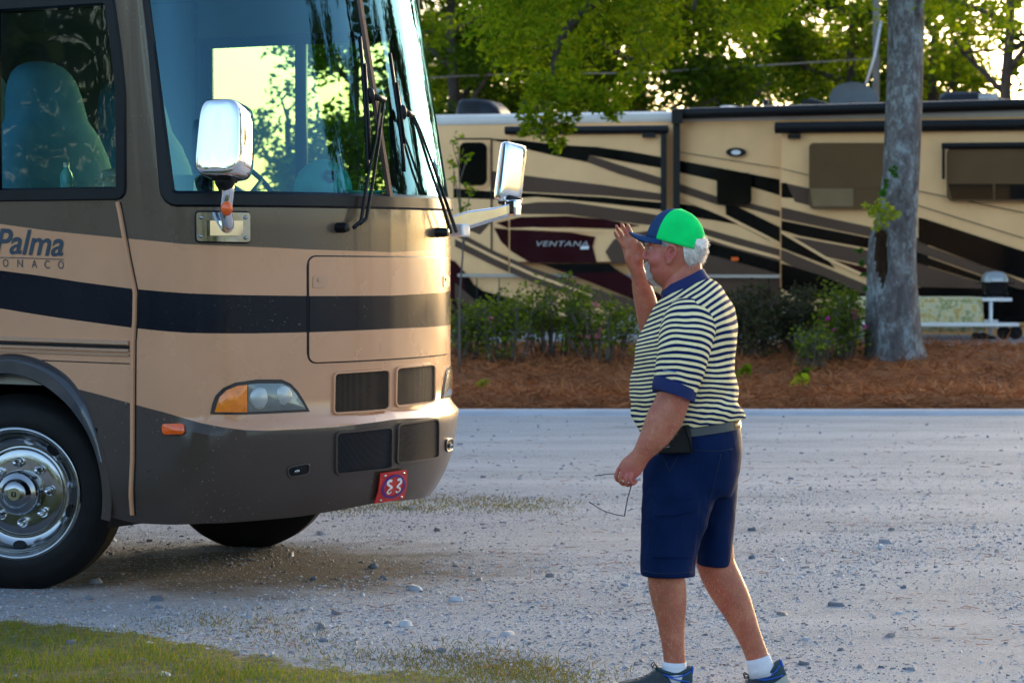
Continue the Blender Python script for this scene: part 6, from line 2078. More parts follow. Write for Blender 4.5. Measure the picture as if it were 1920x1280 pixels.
for i, v in enumerate(shirt.data.vertices):
    w_ = v.co + MO
    px_ = 960 + w_.x / w_.y * FPX; py_ = HOR + (CAMZ - w_.z) / w_.y * FPX
    if i < nT:
        s_ = sstep(770, 500, py_)
        up_ = 620 + .84 * (py_ - 620) + .62 * (px_ - 1310)
        ph = lerp(py_ - .05 * (px_ - 1280), up_, s_) + 4 * math.sin((px_ - 1180) / 60) + 4.2 * noise.noise(Vector((px_ * .022, py_ * .016, 3))) + 3.2 * noise.noise(Vector((px_ * .05 + py_ * .03, py_ * .03, 8))) * sstep(690, 780, py_)
    elif i < nSl:
        j = (i - nT) // 40; k = (i - nT) % 40
        q = SLp[j]; ph = q[1] * 1.02 + 5 + .22 * (px_ - 1280) + 3 * math.sin((px_ - 1230) / 22) + 3.5 * noise.noise(Vector((px_ * .03, py_ * .02, 5)))
    else:
        ph = px_ * .8 + py_ * .4
    VP_.append((px_ / 200, ph / 9.75))
for lp in shirt.data.loops: uvl.data[lp.index].uv = VP_[lp.vertex_index]
sm = shirt.modifiers.new("thick", 'SOLIDIFY'); sm.thickness = .003; sm.offset = -1
cf = MB(); cr_ = limb_rings([(1267, 716, -.2605, 40, .0785), (1265.5, 722, -.262, 40.4, .0795), (1263, 732, -.2635, 40.4, .0795), (1262, 737, -.2642, 39.8, .0785), (1262, 737, -.2642, 37.5, .074)], 40)
for i, r in enumerate(cr_):
    for k in range(len(r)): r[k] = r[k] + Vector((0, 0, -.012 * math.cos(2 * PI * k / 40) - .006))
cf.loft(cr_, cap=False); cf.build("sleeve_cuff", M['collar'], shirt, sharp=60)
cf = MB(); cf.loft(limb_rings([(1252, 606, .246, 37, .069), (1242, 606, .254, 36, .068), (1242, 606, .254, 33, .063)], 30), cap=False); cf.build("sleeve_cuff", M['collar'], shirt, sharp=60)
co = MB()
rows_ = []
for (yf, xf, yb, xb, h) in ((555, 1240, 530, 1336, .108), (551, 1239, 523, 1332, .100), (545, 1241, 513, 1325, .089), (540, 1244, 505, 1320, .083), (537, 1246, 503, 1317, .080), (541, 1248, 507, 1315, .077)):
    rows_.append(ring_h(yf, xf, yb, xb, h, 0, 48, .9, .85))
co.loft(rows_, cap=False)
co.build("collar", M['collar'], shirt, sharp=70)
cf = MB(); P0 = [(1241, 690.5), (1268, 695.5)]
a, c = mp(1243, 694, -.3385), mp(1268, 697, -.3405)
cf.tube([a, a.lerp(c, .5), c], .0022, 5)
cf.build("sleeve_mark", mat("pale_blue_thread", (.12, .22, .42), .8, 0, .1, 60), shirt)

# ---------------- shorts, belt, pouch
so2 = MB()
so2.loft([ring_h(yf, xf, yb, xb, h, 0, 36, .85, .85) for yf, xf, yb, xb, h in ((806, 1207, 786, 1385, .196), (822, 1208, 803, 1389, .200), (850, 1210, 840, 1392, .204), (880, 1210, 880, 1388, .20), (910, 1214, 915, 1378, .185), (925, 1225, 930, 1370, .15))])
so2.loft(limb_rings(smooth_path([(1290, 850, -.085, 74, .110), (1277, 900, -.09, 74, .112), (1266, 960, -.095, 66.5, .110), (1257, 1010, -.10, 58.5, .106), (1253.5, 1050, -.105, 53.5, .104), (1253, 1081, -.108, 52, .104)], 5), 30))
so2.loft(limb_rings(smooth_path([(1320, 850, .085, 68, .110), (1330, 900, .09, 56, .112), (1336, 960, .10, 45, .110), (1338, 1010, .105, 38, .104), (1337, 1040, .108, 36, .100), (1336.5, 1061, .108, 35.5, .099)], 5), 30))
M['shorts'] = None
def cloth_navy():
    m, t, b, o = nodes_of("navy_shorts_cloth")
    v = tcoord(t)
    r = ramp(t, [(.3, (.002, .009, .042)), (.7, (.004, .016, .066))], noise_tex(t, v, 7, 5))
    L(t, r.outputs[0], b.inputs['Base Color']); b.inputs['Roughness'].default_value = .62; b.inputs['Specular IOR Level'].default_value = .06
    ad = N(t, "ShaderNodeMath", operation='ADD'); L(t, noise_tex(t, tcoord(t, 'Object', (1, 1, .6)), 7, 4, .5, .8), ad.inputs[0])
    m2 = N(t, "ShaderNodeMath", operation='MULTIPLY'); L(t, noise_tex(t, v, 300, 2), m2.inputs[0]); m2.inputs[1].default_value = .08; L(t, m2.outputs[0], ad.inputs[1])
    bump(t, b, ad.outputs[0], .55, .02)
    return m
M['shorts'] = cloth_navy()
shorts = so2.build("shorts", [], man, fix=False)
rm = shorts.modifiers.new("remesh", 'REMESH'); rm.mode = 'VOXEL'; rm.voxel_size = .0055
s2_ = shorts.modifiers.new("smooth", 'SMOOTH'); s2_.factor = .5; s2_.iterations = 10
apply_mods(shorts)
shorts.data.materials.append(M['shorts'])
for v in shorts.data.vertices:
    p = v.co
    w_ = p + MO; px_ = 960 + w_.x / w_.y * FPX; py_ = HOR + (CAMZ - w_.z) / w_.y * FPX
    d = v.normal
    k = sstep(860, 930, py_) * sstep(1085, 1060, py_) * sstep(1372, 1325, px_)
    f = noise.noise(Vector((p.x * 5 + p.z * 4.5, p.y * 3, p.z * 3))) * .013 * k + noise.noise(Vector((p.x * 9 - p.z * 7, p.y * 3, p.z * 5))) * .005 * k
    f -= abs(noise.noise(Vector((p.x * 6 + p.z * 5, p.y * 3, p.z * 4 - p.x * 3)))) * .016 * k
    v.co = p + d * f
_bm = bmesh.new(); _bm.from_mesh(shorts.data)
for _ in range(14): bmesh.ops.smooth_vert(_bm, verts=_bm.verts, factor=.5, use_axis_x=True, use_axis_y=True, use_axis_z=True)
_bm.to_mesh(shorts.data); _bm.free()
shorts.data.polygons.foreach_set("use_smooth", [True] * len(shorts.data.polygons))
M['stitch'] = mat("navy_stitch", (.006, .012, .04), .8, 0, .1, 60)
bvh_s = BVHTree.FromPolygons([v.co.copy() for v in shorts.data.vertices], [tuple(p.vertices) for p in shorts.data.polygons])
def on_shorts(x, y, off=.001):
    o_ = CAM - MO; d_ = ray(x, y).normalized()
    h = bvh_s.ray_cast(o_, d_)
    return None if h[0] is None else h[0] - d_ * off
def cloth_patch(name, outline, off, par):
    ol = densify(outline, 4)
    c = Vector((sum(p[0] for p in ol) / len(ol), sum(p[1] for p in ol) / len(ol)))
    mb = MB(); n = len(ol); rs = []
    for f, o_ in ((1.0, -.003), (1.0, off * .8), (.975, off), (.9, off), (.7, off), (.45, off), (.2, off)):
        ring = []
        for p in ol:
            q = c + (Vector(p) - c) * f
            h = on_shorts(q.x, q.y, o_)
            ring.append(h if h is not None else on_shorts(c.x, c.y, o_))
        rs.append(ring)
    b0 = mb.loft(rs, cap=False); ci = len(mb.v); mb.v.append(tuple(on_shorts(c.x, c.y, off)))
    st = b0 + (len(rs) - 1) * n
    for i in range(n): mb.f.append((st + i, st + (i + 1) % n, ci)); mb.m.append(0)
    return mb.build(name, M['shorts'], par, sharp=50)
cloth_patch("cargo_pocket", round_poly([(1224, 964), (1312, 955), (1303, 1046), (1222, 1046)], 6), .006, shorts)
cloth_patch("pocket_flap", round_poly([(1225, 944), (1313, 934), (1312, 956), (1270, 966), (1225, 968)], 4), .011, shorts)
for path in ([(1296, 843), (1325, 845), (1352, 845), (1374, 841)], [(1240, 852), (1249, 868), (1256, 884)], [(1272, 853), (1264, 868), (1256, 884)], [(1352, 850), (1340, 900), (1326, 960), (1314, 1010), (1306, 1060)], [(1205, 1069), (1230, 1074), (1260, 1075), (1300, 1071)]):
    q = [on_shorts(*p) for p in densify(path, 8, False)]
    q = [p for p in q if p is not None]
    if len(q) > 1:
        mb = MB(); mb.tube(q, .0016, 5); mb.build("seam", M['stitch'], shorts)
M['belt'] = mat("grey_belt_leather", (.036, .037, .038), .38, 0, .15, 20, .3, 150)
bl_ = MB()
rows_ = [ring_h(yf, xf, yb, xb, h, 0, 60, .85, .82) for yf, xf, yb, xb, h in ((806, 1205, 783, 1386.5, .1965), (806, 1204, 783, 1388, .1985), (814, 1204, 791, 1389, .2005), (822, 1205, 799, 1390, .2025), (822, 1206, 799, 1389, .201))]
bl_.loft(rows_, cap=False); bl_.build("belt", M['belt'], man, sharp=50)
bk_ = MB()  # gold highlight on the belt, put in as a tan strip
bk_.loft([[p for p in ring_h(yf, xf, yb, xb, h, 0, 120, .85, .82)[107:114]] for yf, xf, yb, xb, h in ((807, 1203.2, 784, 1388.5, .1995), (821, 1204.2, 798, 1390.8, .2035))], closed=False)
bkl = bk_.build("belt_highlight", mat("gold_highlight", (.30, .17, .055), .4, 0, .15, 30), man)
bkl.modifiers.new("t", 'SOLIDIFY').thickness = .003
pch = MB()
pc = [(1236, 806), (1292, 797), (1297, 842), (1296, 848), (1232, 849), (1230, 842)]
front = [mp(x, y, -.245) for x, y in round_poly(pc, 5)]; back = [mp(x, y, -.185) for x, y in round_poly(pc, 5)]
mid = [mp(x, y, -.238) for x, y in round_poly([(x + (1 if x > 1260 else -1) * 1.5, y + (1 if y > 825 else -1) * 1.5) for x, y in pc], 5)]
pch.loft([back, mid, front])
M['pouch'] = mat("black_leather", (.006, .006, .007), .5, 0, .2, 12, .35, 160, spec=.2)
po = pch.build("phone_pouch", M['pouch'], man, bevel=.003)
mb = MB(); mb.tube([mp(1284, 799, -.247), mp(1293, 822, -.250), mp(1297, 846, -.247)], .0045, 6); mb.build("pouch_edge", M['pouch'], po)
mb = MB(); mb.tube([mp(1240, 838.5, -.2475), mp(1256, 837, -.2475)], .0014, 5); mb.build("pouch_mark", M['steel'], po)

# ---------------- shoes and socks
M['shoe_dark'] = mat("dark_grey_shoe_mesh", (.030, .040, .046), .8, 0, .25, 40, .6, 500)
M['shoe_teal'] = mat("dark_teal_shoe", (.012, .040, .055), .7, 0, .15, 30, .4, 300)
M['shoe_blue'] = mat("blue_shoe_trim", (.010, .09, .42), .6, 0, .1, 30)
M['sole'] = mat("pale_shoe_sole", (.42, .41, .36), .7, 0, .15, 12, .4, 90)
M['outsole'] = mat("black_outsole", (.015, .015, .016), .8, 0, .2, 12)
M['sock'] = mat("white_sock", (.70, .69, .74), .9, 0, .06, 40, .6, 240)
def shoe(heel, yaw, pitch, dyc):
    """built along -x (toe to the left); heel = back lower corner"""
    R = Matrix.Rotation(yaw, 4, 'Z') @ Matrix.Rotation(pitch, 4, 'Y')
    T = Matrix.Translation(heel) @ R
    def tr(mb): mb.v = [tuple((T @ Vector(p))) for p in mb.v]; return mb
    prof = [(0.0, .024, .070), (.012, .032, .083), (.03, .037, .088), (.06, .040, .080), (.09, .041, .074), (.11, .042, .082), (.135, .044, .088), (.16, .047, .074), (.19, .050, .060), (.22, .051, .052), (.25, .048, .046), (.275, .041, .040), (.292, .028, .034), (.30, .010, .028)]
    mb = MB(); rings = []
    cs = catmull([(a, b_, c) for a, b_, c in prof], 3)
    for p in cs:
        ring = []
        for k in range(22):
            a = PI * k / 21
            ring.append(Vector((-p.x + .004 * math.sin(a), p.y * math.copysign(abs(math.cos(a)) ** .55, math.cos(a)), .022 + (p.z - .022) * math.sin(a) ** .8)))
        rings.append(ring)
    mb.loft(rings, cap=False, closed=False)
    for i_, f in enumerate(mb.f): mb.m[i_] = 1 if (i_ // 21) < 13 else 0
    root = tr(mb).build("shoe", [M['shoe_dark'], M['shoe_teal']], man, sharp=70)
    out = []
    for p in cs: out.append((-p.x, p.y + .006))
    ol = [Vector((x, w_, 0)) for x, w_ in out] + [Vector((x - .0, -w_, 0)) for x, w_ in reversed(out)]
    sp_ = lambda x: .014 * sstep(.22, .31, -x)
    mb = MB(); mb.loft([[Vector((v.x, v.y * .96, .006 + sp_(v.x))) for v in ol], [Vector((v.x, v.y * 1.02, .012 + sp_(v.x))) for v in ol], [Vector((v.x, v.y, .030 + .010 * sstep(.08, 0, -v.x) + sp_(v.x) * .6)) for v in ol]])
    tr(mb).build("midsole", M['sole'], root, sharp=50)
    mb = MB(); mb.loft([[Vector((v.x, v.y * .93, 0 + sp_(v.x))) for v in ol], [Vector((v.x, v.y * .97, .0065 + sp_(v.x))) for v in ol]])
    tr(mb).build("outsole", M['outsole'], root, sharp=50)
    # collar
    def col(z0, z1, gx, gw):
        pts = []
        for k in range(33):
            a = 2 * PI * k / 32
            pts.append(Vector((-.068 + gx * math.cos(a), gw * math.sin(a), z0 + (z1 - z0) * (.5 + .5 * math.cos(2 * a)))))
        return pts
    mb = MB(); mb.tube(col(.076, .094, .062, .036), .0075, 8, cap=False); tr(mb).build("shoe_collar", M['shoe_teal'], root)
    mb = MB(); mb.tube([p + Vector((0, .0, -.011)) for p in col(.076, .094, .064, .0395)], .0035, 6, cap=False); tr(mb).build("collar_trim", M['shoe_blue'], root)
    mb = MB(); mb.tube([Vector((-.004, -.012, .05)), Vector((.005, 0, .092)), Vector((.000, .0, .100))], .006, 6); tr(mb).build("heel_tab", M['shoe_blue'], root)
    for q in range(5):
        x = -.130 - .020 * q; h = interp([a for a, b_, c in prof], [c for a, b_, c in prof], -x) + .001
        mb = MB(); mb.tube([Vector((x + .012, -.034, h - .022)), Vector((x + .004, -.016, h - .003)), Vector((x, 0, h)), Vector((x + .004, .016, h - .003)), Vector((x + .012, .034, h - .022))], .0026, 6)
        tr(mb).build("lace", M['black'], root)
    for s_ in (-1, 1):
        mb = MB(); mb.tube(catmull([Vector((-.128, 0, .088)), Vector((-.140, s_ * .018, .112)), Vector((-.150, s_ * .026, .100)), Vector((-.134, s_ * .006, .090))], 4), .0022, 5)
        tr(mb).build("lace_loop", M['black'], root)
    mb = MB(); mb.tube([Vector((-.012, -.038, .045)), Vector((-.05, -.046, .052)), Vector((-.085, -.046, .062)), Vector((-.105, -.043, .075))], .003, 5); tr(mb).build("side_trim", M['shoe_blue'], root)
    return root
near_heel = mp(1296, 1297, -.105); near_heel.z = 0
shoe(near_heel, math.radians(4), 0, -.105)
fh = mp(1482, 1279, .105)
shoe(fh, math.radians(-2), math.radians(-27), .105)
sk_ = MB(); sk_.loft(limb_rings([(1264.8, 1240, -.105, 22.2, .0435), (1264.5, 1249, -.105, 22.8, .0445), (1264, 1262, -.105, 24, .046), (1263, 1278, -.105, 27, .046)], 24)); sk_.build("sock", M['sock'], man)
sk_ = MB(); sk_.loft(limb_rings([(1420.5, 1231, .105, 24, .0445), (1423, 1240, .105, 24.4, .045), (1427, 1252, .105, 25.5, .046), (1430, 1266, .105, 27, .046)], 24)); sk_.build("sock", M['sock'], man)
# ring
mb = MB(); q = mp(1167, 899, hd - .010); mb.tube([q + Vector((.0112 * math.cos(a), .0112 * math.sin(a), .0015 * math.cos(a))) for a in [2 * PI * k / 20 for k in range(21)]], .0016, 6, cap=False); mb.build("finger_ring", mat("gold", (.8, .55, .2), .2, 1, .05, 30), man)

# ---------------- spectacles held in the hanging hand
M['frame'] = mat("spectacle_frame", (.012, .018, .026), .3, .3, .1, 30)
g0 = Vector(MO) + mp(1180, 930, hd)
gl_ = empty("spectacles", g0); tag(gl_, "thin dark framed spectacles dangling from the man's lowered hand", "spectacles")
def gp(x, y, dy=0.0): return mp(x, y, hd + dy) + MO - g0
top, bot = gp(1188, 897, .010), gp(1171, 967, .010)
def fr(f, dy): return top.lerp(bot, f) + Vector((-.004 * math.sin(PI * f), dy, 0))
mb = MB(); mb.tube(catmull([fr(0, 0), fr(.2, -.001), fr(.46, 0), fr(.54, 0), fr(.8, -.001), fr(1, 0)], 4), .0021, 6); mb.build("brow_bar", M['frame'], gl_)
M['specglass'] = glass("spectacle_lens", (.93, .96, .96), 1, 1.4, .02)
for f0, f1 in ((.05, .44), (.56, .96)):
    mb = MB(); nn = 24
    ol = []
    for k in range(nn):
        a = 2 * PI * k / nn
        f = lerp(f0, f1, .5 + .5 * math.copysign(abs(math.cos(a)) ** .7, math.cos(a)))
        ol.append(fr(f, .017 + .017 * math.copysign(abs(math.sin(a)) ** .7, math.sin(a))))
    mb.loft([ol, [p + Vector((-.0016, 0, 0)) for p in ol]]); mb.build("lens", M['specglass'], gl_, smooth=False)
mb = MB(); mb.tube([fr(.45, .004), fr(.5, .0), fr(.55, .004)], .0019, 6); mb.build("bridge", M['frame'], gl_)
mb = MB(); mb.tube(catmull([gp(1188, 897, .010), gp(1165, 889, .012), gp(1140, 888.5, .014), gp(1115, 891.5, .016)], 5), .0017, 6); mb.build("temple", M['frame'], gl_)
mb = MB(); mb.tube(catmull([gp(1171, 967, .010), gp(1150, 963, .012), gp(1128, 955, .014), gp(1104, 940, .016)], 5), .0017, 6); mb.build("temple", M['frame'], gl_)
# ================================================================== loose stones, grass, litter
rgn = np.random.default_rng(21)
def rocks(name, n, xr, yr, smin, smax, material, seed, pw=2.5, dens=None, power=1.0):
    """scatter of small broken stones, one mesh"""
    rg_ = np.random.default_rng(seed)
    base = np.array([(-1, -1, -.6), (1, -1, -.5), (1, 1, -.6), (-1, 1, -.5), (-.7, -.6, .6), (.6, -.7, .8), (.7, .6, .55), (-.6, .7, .75)])
    fac = np.array([(0, 1, 5, 4), (1, 2, 6, 5), (2, 3, 7, 6), (3, 0, 4, 7), (4, 5, 6, 7)])
    y = 1 / (1 / yr[0] + (1 / yr[1] - 1 / yr[0]) * rg_.random(n))
    x = xr[0] + (xr[1] - xr[0]) * rg_.random(n)
    if dens is not None:
        keep = np.array([rg_.random() < dens(a, c) for a, c in zip(x, y)]); x, y = x[keep], y[keep]; n = len(x)
    s = smin * (smax / smin) ** (rg_.random(n) ** pw)
    V = base[None] * (1 + .45 * rg_.normal(size=(n, 8, 3)) * .6)
    V = V * s[:, None, None] * .5 * (np.array((1, .85, .62))[None, None] * (1 + .3 * rg_.normal(size=(n, 1, 3))))
    a = rg_.random(n) * 2 * PI
    c_, s_ = np.cos(a)[:, None], np.sin(a)[:, None]
    X, Y_ = V[:, :, 0] * c_ - V[:, :, 1] * s_, V[:, :, 0] * s_ + V[:, :, 1] * c_
    V = np.stack([X + x[:, None], Y_ + y[:, None], V[:, :, 2] + (s * .12)[:, None]], 2).reshape(-1, 3)
    F = (fac[None] + 8 * np.arange(n)[:, None, None]).reshape(-1)
    me = bpy.data.meshes.new(name)
    me.vertices.add(len(V)); me.vertices.foreach_set("co", V.ravel().astype(np.float32))
    me.loops.add(len(F)); me.loops.foreach_set("vertex_index", F.astype(np.int32))
    me.polygons.add(5 * n); me.polygons.foreach_set("loop_start", np.arange(0, 20 * n, 4, dtype=np.int32)); me.polygons.foreach_set("loop_total", np.full(5 * n, 4, dtype=np.int32))
    me.materials.append(material); me.update(calc_edges=True)
    return link(bpy.data.objects.new(name, me))
def stone_mat(name, cols):
    m, t, b, o = nodes_of(name)
    g = N(t, "ShaderNodeNewGeometry")
    r = ramp(t, [(i / (len(cols) - 1), c) for i, c in enumerate(cols)], g.outputs['Random Per Island'])
    L(t, mixc(t, .35, r.outputs[0], ramp(t, [(.3, .12), (.7, .5)], noise_tex(t, tcoord(t), 60, 5)).outputs[0], 'SOFT_LIGHT'), b.inputs['Base Color'])
    b.inputs['Roughness'].default_value = .85
    bump(t, b, noise_tex(t, tcoord(t), 120, 4), .5, .004)
    return m
M['stone'] = stone_mat("granite_chips", [(.11, .12, .145), (.20, .21, .235), (.32, .325, .345), (.46, .46, .475), (.26, .265, .29), (.54, .53, .54), (.16, .17, .195), (.32, .27, .24)])
M['stone_l'] = stone_mat("pale_grit", [(.10, .11, .14), (.30, .31, .35), (.55, .56, .60), (.42, .43, .47), (.66, .66, .68), (.20, .21, .25), (.36, .30, .26)])
def patchy(x, y):
    v = .55 + .75 * noise.noise(Vector((x * .8, y * .55, 2))) + .35 * noise.noise(Vector((x * 2.6, y * 1.6, 7)))
    return min(1, max(.06, v))
tag(rocks("gravel", 60000, (-4.2, 4.6), (9.3, 20), .005, .022, M['stone'], 31, 2.4, patchy), kind="stuff")
tag(rocks("gravel", 130000, (-4.2, 4.6), (9.3, 19), .004, .011, M['stone_l'], 37, 1.6, patchy), kind="stuff")
tag(rocks("gravel", 420, (-4, 4.5), (9.4, 20), .026, .062, M['stone'], 33, 2.0, patchy), kind="stuff")
tag(rocks("gravel", 5000, (-4.5, 7), (19, 27), .014, .036, M['stone'], 35, 2.4, lambda x, y: .35 * patchy(x, y)), kind="stuff")
# individual larger stones the eye picks out
def big_stone(label, px_, py_, s, seed):
    p = ground_at(px_, py_)
    rg_ = random.Random(seed); mb = MB()
    bm = bmesh.new(); bmesh.ops.create_icosphere(bm, subdivisions=2, radius=1)
    for v in bm.verts:
        k = 1 + .35 * noise.noise(v.co * 1.4 + Vector((seed, 0, 0)))
        v.co = Vector((v.co.x * s * k * .5, v.co.y * s * k * .42, (v.co.z * .62 + .3) * s * k * .5))
    me = bpy.data.meshes.new("stone"); bm.to_mesh(me); bm.free(); me.materials.append(M['stone_big'])
    o = link(bpy.data.objects.new("stone", me)); o.location = p; o.rotation_euler = (0, 0, rg_.uniform(0, 6))
    tag(o, label, "stone", "loose stones on the gravel")
M['stone_big'] = mat("grey_stone", (.15, .165, .20), .85, 0, .3, 30, .6, 60, bdist=.006)
for i, (x, y, s, lb) in enumerate(((700, 1064, .055, "largest blue-grey stone on the gravel below the red plate"), (588, 1086, .042, "rounded pale stone to the left of and below the largest blue-grey stone"), (168, 1123, .045, "grey stone on the gravel just in front of the big tyre"), (606, 1202, .038, "bluish stone on the gravel beside the grass edge, left of centre"), (828, 1221, .042, "blue-grey stone near the grass at the bottom centre"), (803, 1222, .03, "smaller stone beside the blue-grey one at the bottom centre"), (718, 1083, .03, "small dark stone under the largest blue-grey stone"), (1410, 1047, .045, "dark stone on the gravel right behind the man's rear calf"), (1694, 1102, .032, "pale stone alone on the gravel towards the right side"))):
    big_stone(lb, x, y, s, 40 + i)

# ---- lawn corner
LB = [(-200, 1150), (0, 1164), (120, 1176), (250, 1192), (360, 1212), (480, 1226), (600, 1242), (700, 1258), (800, 1268), (860, 1279), (930, 1300)]
def lawn_y(px_): return interp([p[0] for p in LB], [p[1] for p in LB], px_)
def lawn_f(x, y):
    """> 0 inside the lawn, in metres from its ragged edge"""
    px_ = 960 + x / y * FPX
    ye = 1685 * 5 / (lawn_y(px_) - HOR)
    return ye - y + .30 * noise.noise(Vector((x * 1.7, y * 2.2, 0))) + .20 * noise.noise(Vector((x * 6, y * 6, 4))) + .10 * noise.noise(Vector((x * 16, y * 16, 4)))
def lawn_mat():
    m, t, b, o = nodes_of("lawn_soil")
    v = tcoord(t)
    c = ramp(t, [(.3, (.05, .055, .015)), (.5, (.10, .095, .03)), (.66, (.20, .15, .085))], noise_tex(t, v, 14, 7, .7))
    L(t, c.outputs[0], b.inputs['Base Color']); b.inputs['Roughness'].default_value = .95
    bump(t, b, noise_tex(t, v, 60, 5), .7, .02)
    at_ = N(t, "ShaderNodeAttribute"); at_.attribute_name = "inside"
    n_ = noise_tex(t, v, 11, 8, .75)
    sm = N(t, "ShaderNodeMath", operation='ADD'); L(t, at_.outputs['Fac'], sm.inputs[0]); L(t, n_, sm.inputs[1])
    th = ramp(t, [(.58, 0.0), (.68, 1.0)], sm.outputs[0])
    tr = N(t, "ShaderNodeBsdfTransparent"); mx = N(t, "ShaderNodeMixShader")
    L(t, th.outputs[0], mx.inputs[0]); L(t, tr.outputs[0], mx.inputs[1]); L(t, b.outputs[0], mx.inputs[2]); L(t, mx.outputs[0], o.inputs[0])
    return m
mb = MB(); nx, ny = 130, 70; lawn_in = []
for j in range(ny + 1):
    for i in range(nx + 1):
        x, y = lerp(-4.6, .5, i / nx), lerp(6.5, 12.4, j / ny)
        f = lawn_f(x, y)
        lawn_in.append(max(-.4, min(.5, f * .9)))
        mb.v.append((x, y, max(.003, min(.007, .004 + .03 * f)) + (.003 * noise.noise(Vector((x * 9, y * 9, 0))) if f > 0 else 0)))
for j in range(ny):
    for i in range(nx): mb.f.append((j * (nx + 1) + i, j * (nx + 1) + i + 1, (j + 1) * (nx + 1) + i + 1, (j + 1) * (nx + 1) + i)); mb.m.append(0)
lw = mb.build("lawn", lawn_mat()); tag(lw, kind="structure")
lw.data.attributes.new("inside", 'FLOAT', 'POINT').data.foreach_set("value", lawn_in)
M['blade'] = leaf_mat("grass_blades", [(.06, .13, .006), (.12, .20, .010), (.19, .24, .012), (.26, .20, .06), (.10, .15, .008), (.30, .22, .09)], .3)
P, U, Ls = [], [], []
rg = random.Random(17)
while len(P) < 62000:
    x, y = rg.uniform(-4.0, .3), rg.uniform(8.6, 12.2)
    f = lawn_f(x, y)
    if f < -.25 or rg.random() > (.03 + .97 * sstep(-.1, .55, f)) * (.40 + .60 * sstep(-.3, .25, noise.noise(Vector((x * 3, y * 3, 9))))): continue
    P.append((x, y, .008)); u = Vector((rg.gauss(0, .42), rg.gauss(0, .42), 1)).normalized(); U.append(tuple(u))
    Ls.append(rg.uniform(.012, .034) * (.55 + .5 * sstep(0, .6, f)))
tag(strips("grass", np.array(P), np.array(U), np.array(Ls), np.full(len(P), .0014), M['blade'], .35, 18), kind="stuff")
# sparse tufts and dry litter along the yard
P, U, Ls = [], [], []
tuf = [(640, 960), (715, 945), (770, 940), (830, 935), (860, 942), (900, 938), (940, 950), (985, 948), (880, 955), (800, 952), (1010, 958), (745, 950), (960, 1265), (985, 1250), (940, 1275), (1010, 1272), (1000, 1262), (1040, 1276), (970, 1278), (930, 1262), (880, 1258), (840, 1250), (780, 1240), (730, 1232), (650, 1215), (900, 1240), (860, 1225), (540, 1195), (330, 1168), (470, 1165), (1000, 940), (680, 952)]
for (px_, py_) in tuf:
    c = ground_at(px_ + rg.uniform(-8, 8), py_ + rg.uniform(-3, 3))
    for k in range(rg.randint(90, 330)):
        P.append((c.x + rg.gauss(0, .15), c.y + rg.gauss(0, .2), 0)); U.append(tuple(Vector((rg.gauss(0, .6), rg.gauss(0, .6), .8)).normalized())); Ls.append(rg.uniform(.012, .035))
M['dryblade'] = leaf_mat("dry_grass_blades", [(.10, .13, .02), (.16, .15, .04), (.24, .17, .07), (.12, .15, .02)], .2)
tag(strips("grass", np.array(P), np.array(U), np.array(Ls), np.full(len(P), .0018), M['dryblade'], .4, 19), kind="stuff")
n = 5200
x, y = rgn.uniform(-4, 4.6, n), 1 / rgn.uniform(1 / 24, 1 / 9.6, n)
k = np.array([noise.noise(Vector((a * 1.1, c * .8, 33))) > .02 for a, c in zip(x, y)])
x, y = x[k], y[k]; n = len(x)
P = np.stack([x, y, .004 + .006 * rgn.random(n)], 1); U = rgn.normal(size=(n, 3)); U[:, 2] = .06 * np.abs(U[:, 2]); U /= np.linalg.norm(U, axis=1)[:, None]
tag(strips("pine_litter", P, U, .03 + .07 * rgn.random(n), np.full(n, .0013), M['needle'], .08, 20), kind="stuff")

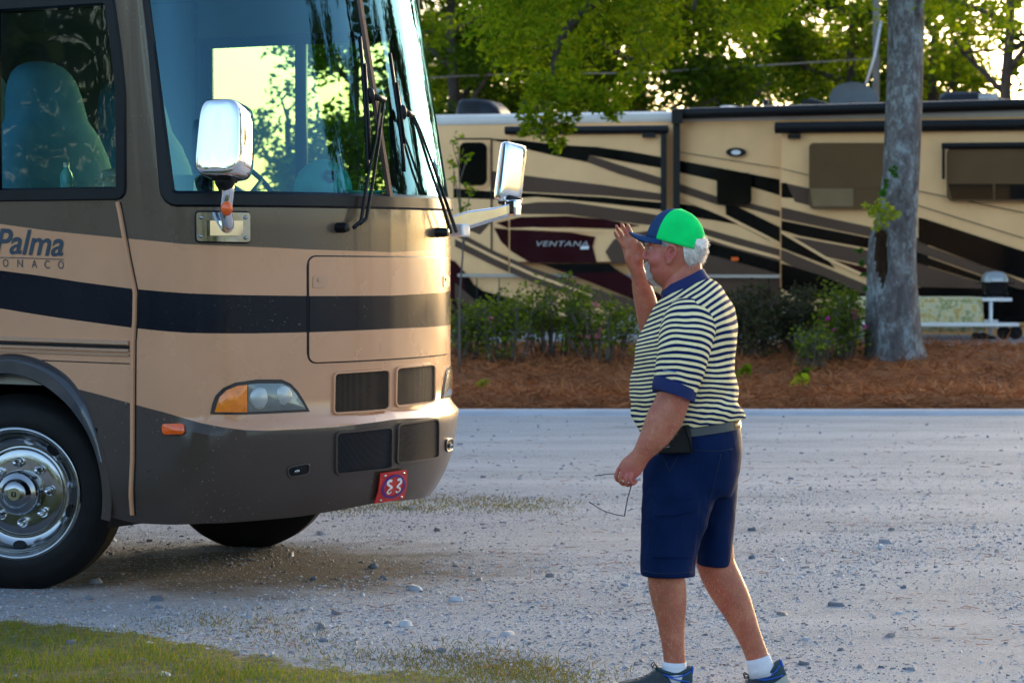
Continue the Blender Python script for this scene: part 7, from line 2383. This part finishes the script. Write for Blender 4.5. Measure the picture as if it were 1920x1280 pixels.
# ------------------------------------------------------------------ things on the dashboard
def rv_thing(name, label, cat, u, v, z, rz=0):
    p = RV_MAT @ Vector((u, v, z)); e = empty(name, p, RV_YAW + rz); tag(e, label, cat); return e
hat = rv_thing("sun_hat", "cyan cap with a dark emblem lying on the dashboard behind the windscreen", "cap", 1.02, 1.20, 1.965, .5)
hat.scale = (1.15, 1.15, 1.15)
M['cyan'] = mat("cyan_cloth", (.12, .85, .86), .7, 0, .1, 14, .3, 200)
mb = MB(); mb.loft([[Vector((.13 * s_ * math.cos(a), .15 * s_ * math.sin(a), .15 * h)) for a in [2 * PI * k / 28 for k in range(28)]] for h, s_ in ((0, 1), (.3, .97), (.6, .84), (.85, .55), (.97, .25), (1, .03))]); mb.build("crown", M['cyan'], hat)
mb = MB(); mb.loft([[Vector((.10 + .17 * f * math.cos(q * 1.2), .14 * math.sin(q * 1.2), .012 - .03 * f * q * q)) for q in [-1 + 2 * k / 12 for k in range(13)]] for f in (0, .5, 1)], closed=False); o = mb.build("brim", M['cyan'], hat); o.modifiers.new("t", 'SOLIDIFY').thickness = .005
mb = MB(); pts = [(-.02, .055), (.03, .06), (.035, .085), (-.02, .09), (-.03, .07), (-.005, .05), (.02, .05)]
mb.tube([Vector((.125 * math.cos(-1.2 + a * 6), .145 * math.sin(-1.2 + a * 6), z)) for a, z in pts], .011, 6); mb.build("emblem", M['black'], hat)
bt = rv_thing("water_bottle", "small blue water bottle on the sill behind the side window", "bottle", .27, .10, 1.93)
mb = MB(); mb.lathe([(.001, 0), (.032, 0), (.033, .02), (.031, .06), (.033, .10), (.026, .125), (.013, .142), (.013, .15)], (0, 0, 0), (0, 0, 1), (1, 0, 0), 20); mb.build("bottle_body", mat("blue_water", (.16, .52, .66), .15, 0, .1, 9, coat=.6), bt)
mb = MB(); mb.lathe([(.015, .15), (.015, .172), (.001, .173)], (0, 0, 0), (0, 0, 1), (1, 0, 0), 16); mb.build("cap", M['white_metal'], bt)
pp = rv_thing("paper_note", "pale green paper note propped on the dashboard's near corner", "paper", .86, .22, 1.90, .9)
mb = MB(); mb.box((0, 0, .07), (.15, .004, .14), Matrix.Rotation(.3, 3, 'X')); mb.build("sheet", mat("green_paper", (.38, .48, .24), .8, 0, .06, 9), pp)
cu_ = rv_thing("seat_cushion", "pale folded cushion seen low in the side window", "cushion", .42, .30, 1.93)
mb = MB(); mb.ball((0, 0, .04), (.14, .13, .07)); mb.ball((-.06, .06, .10), (.10, .10, .05)); mb.build("pad", mat("pale_cushion_cloth", (.42, .46, .42), .85, 0, .1, 9, .3, 120), cu_)
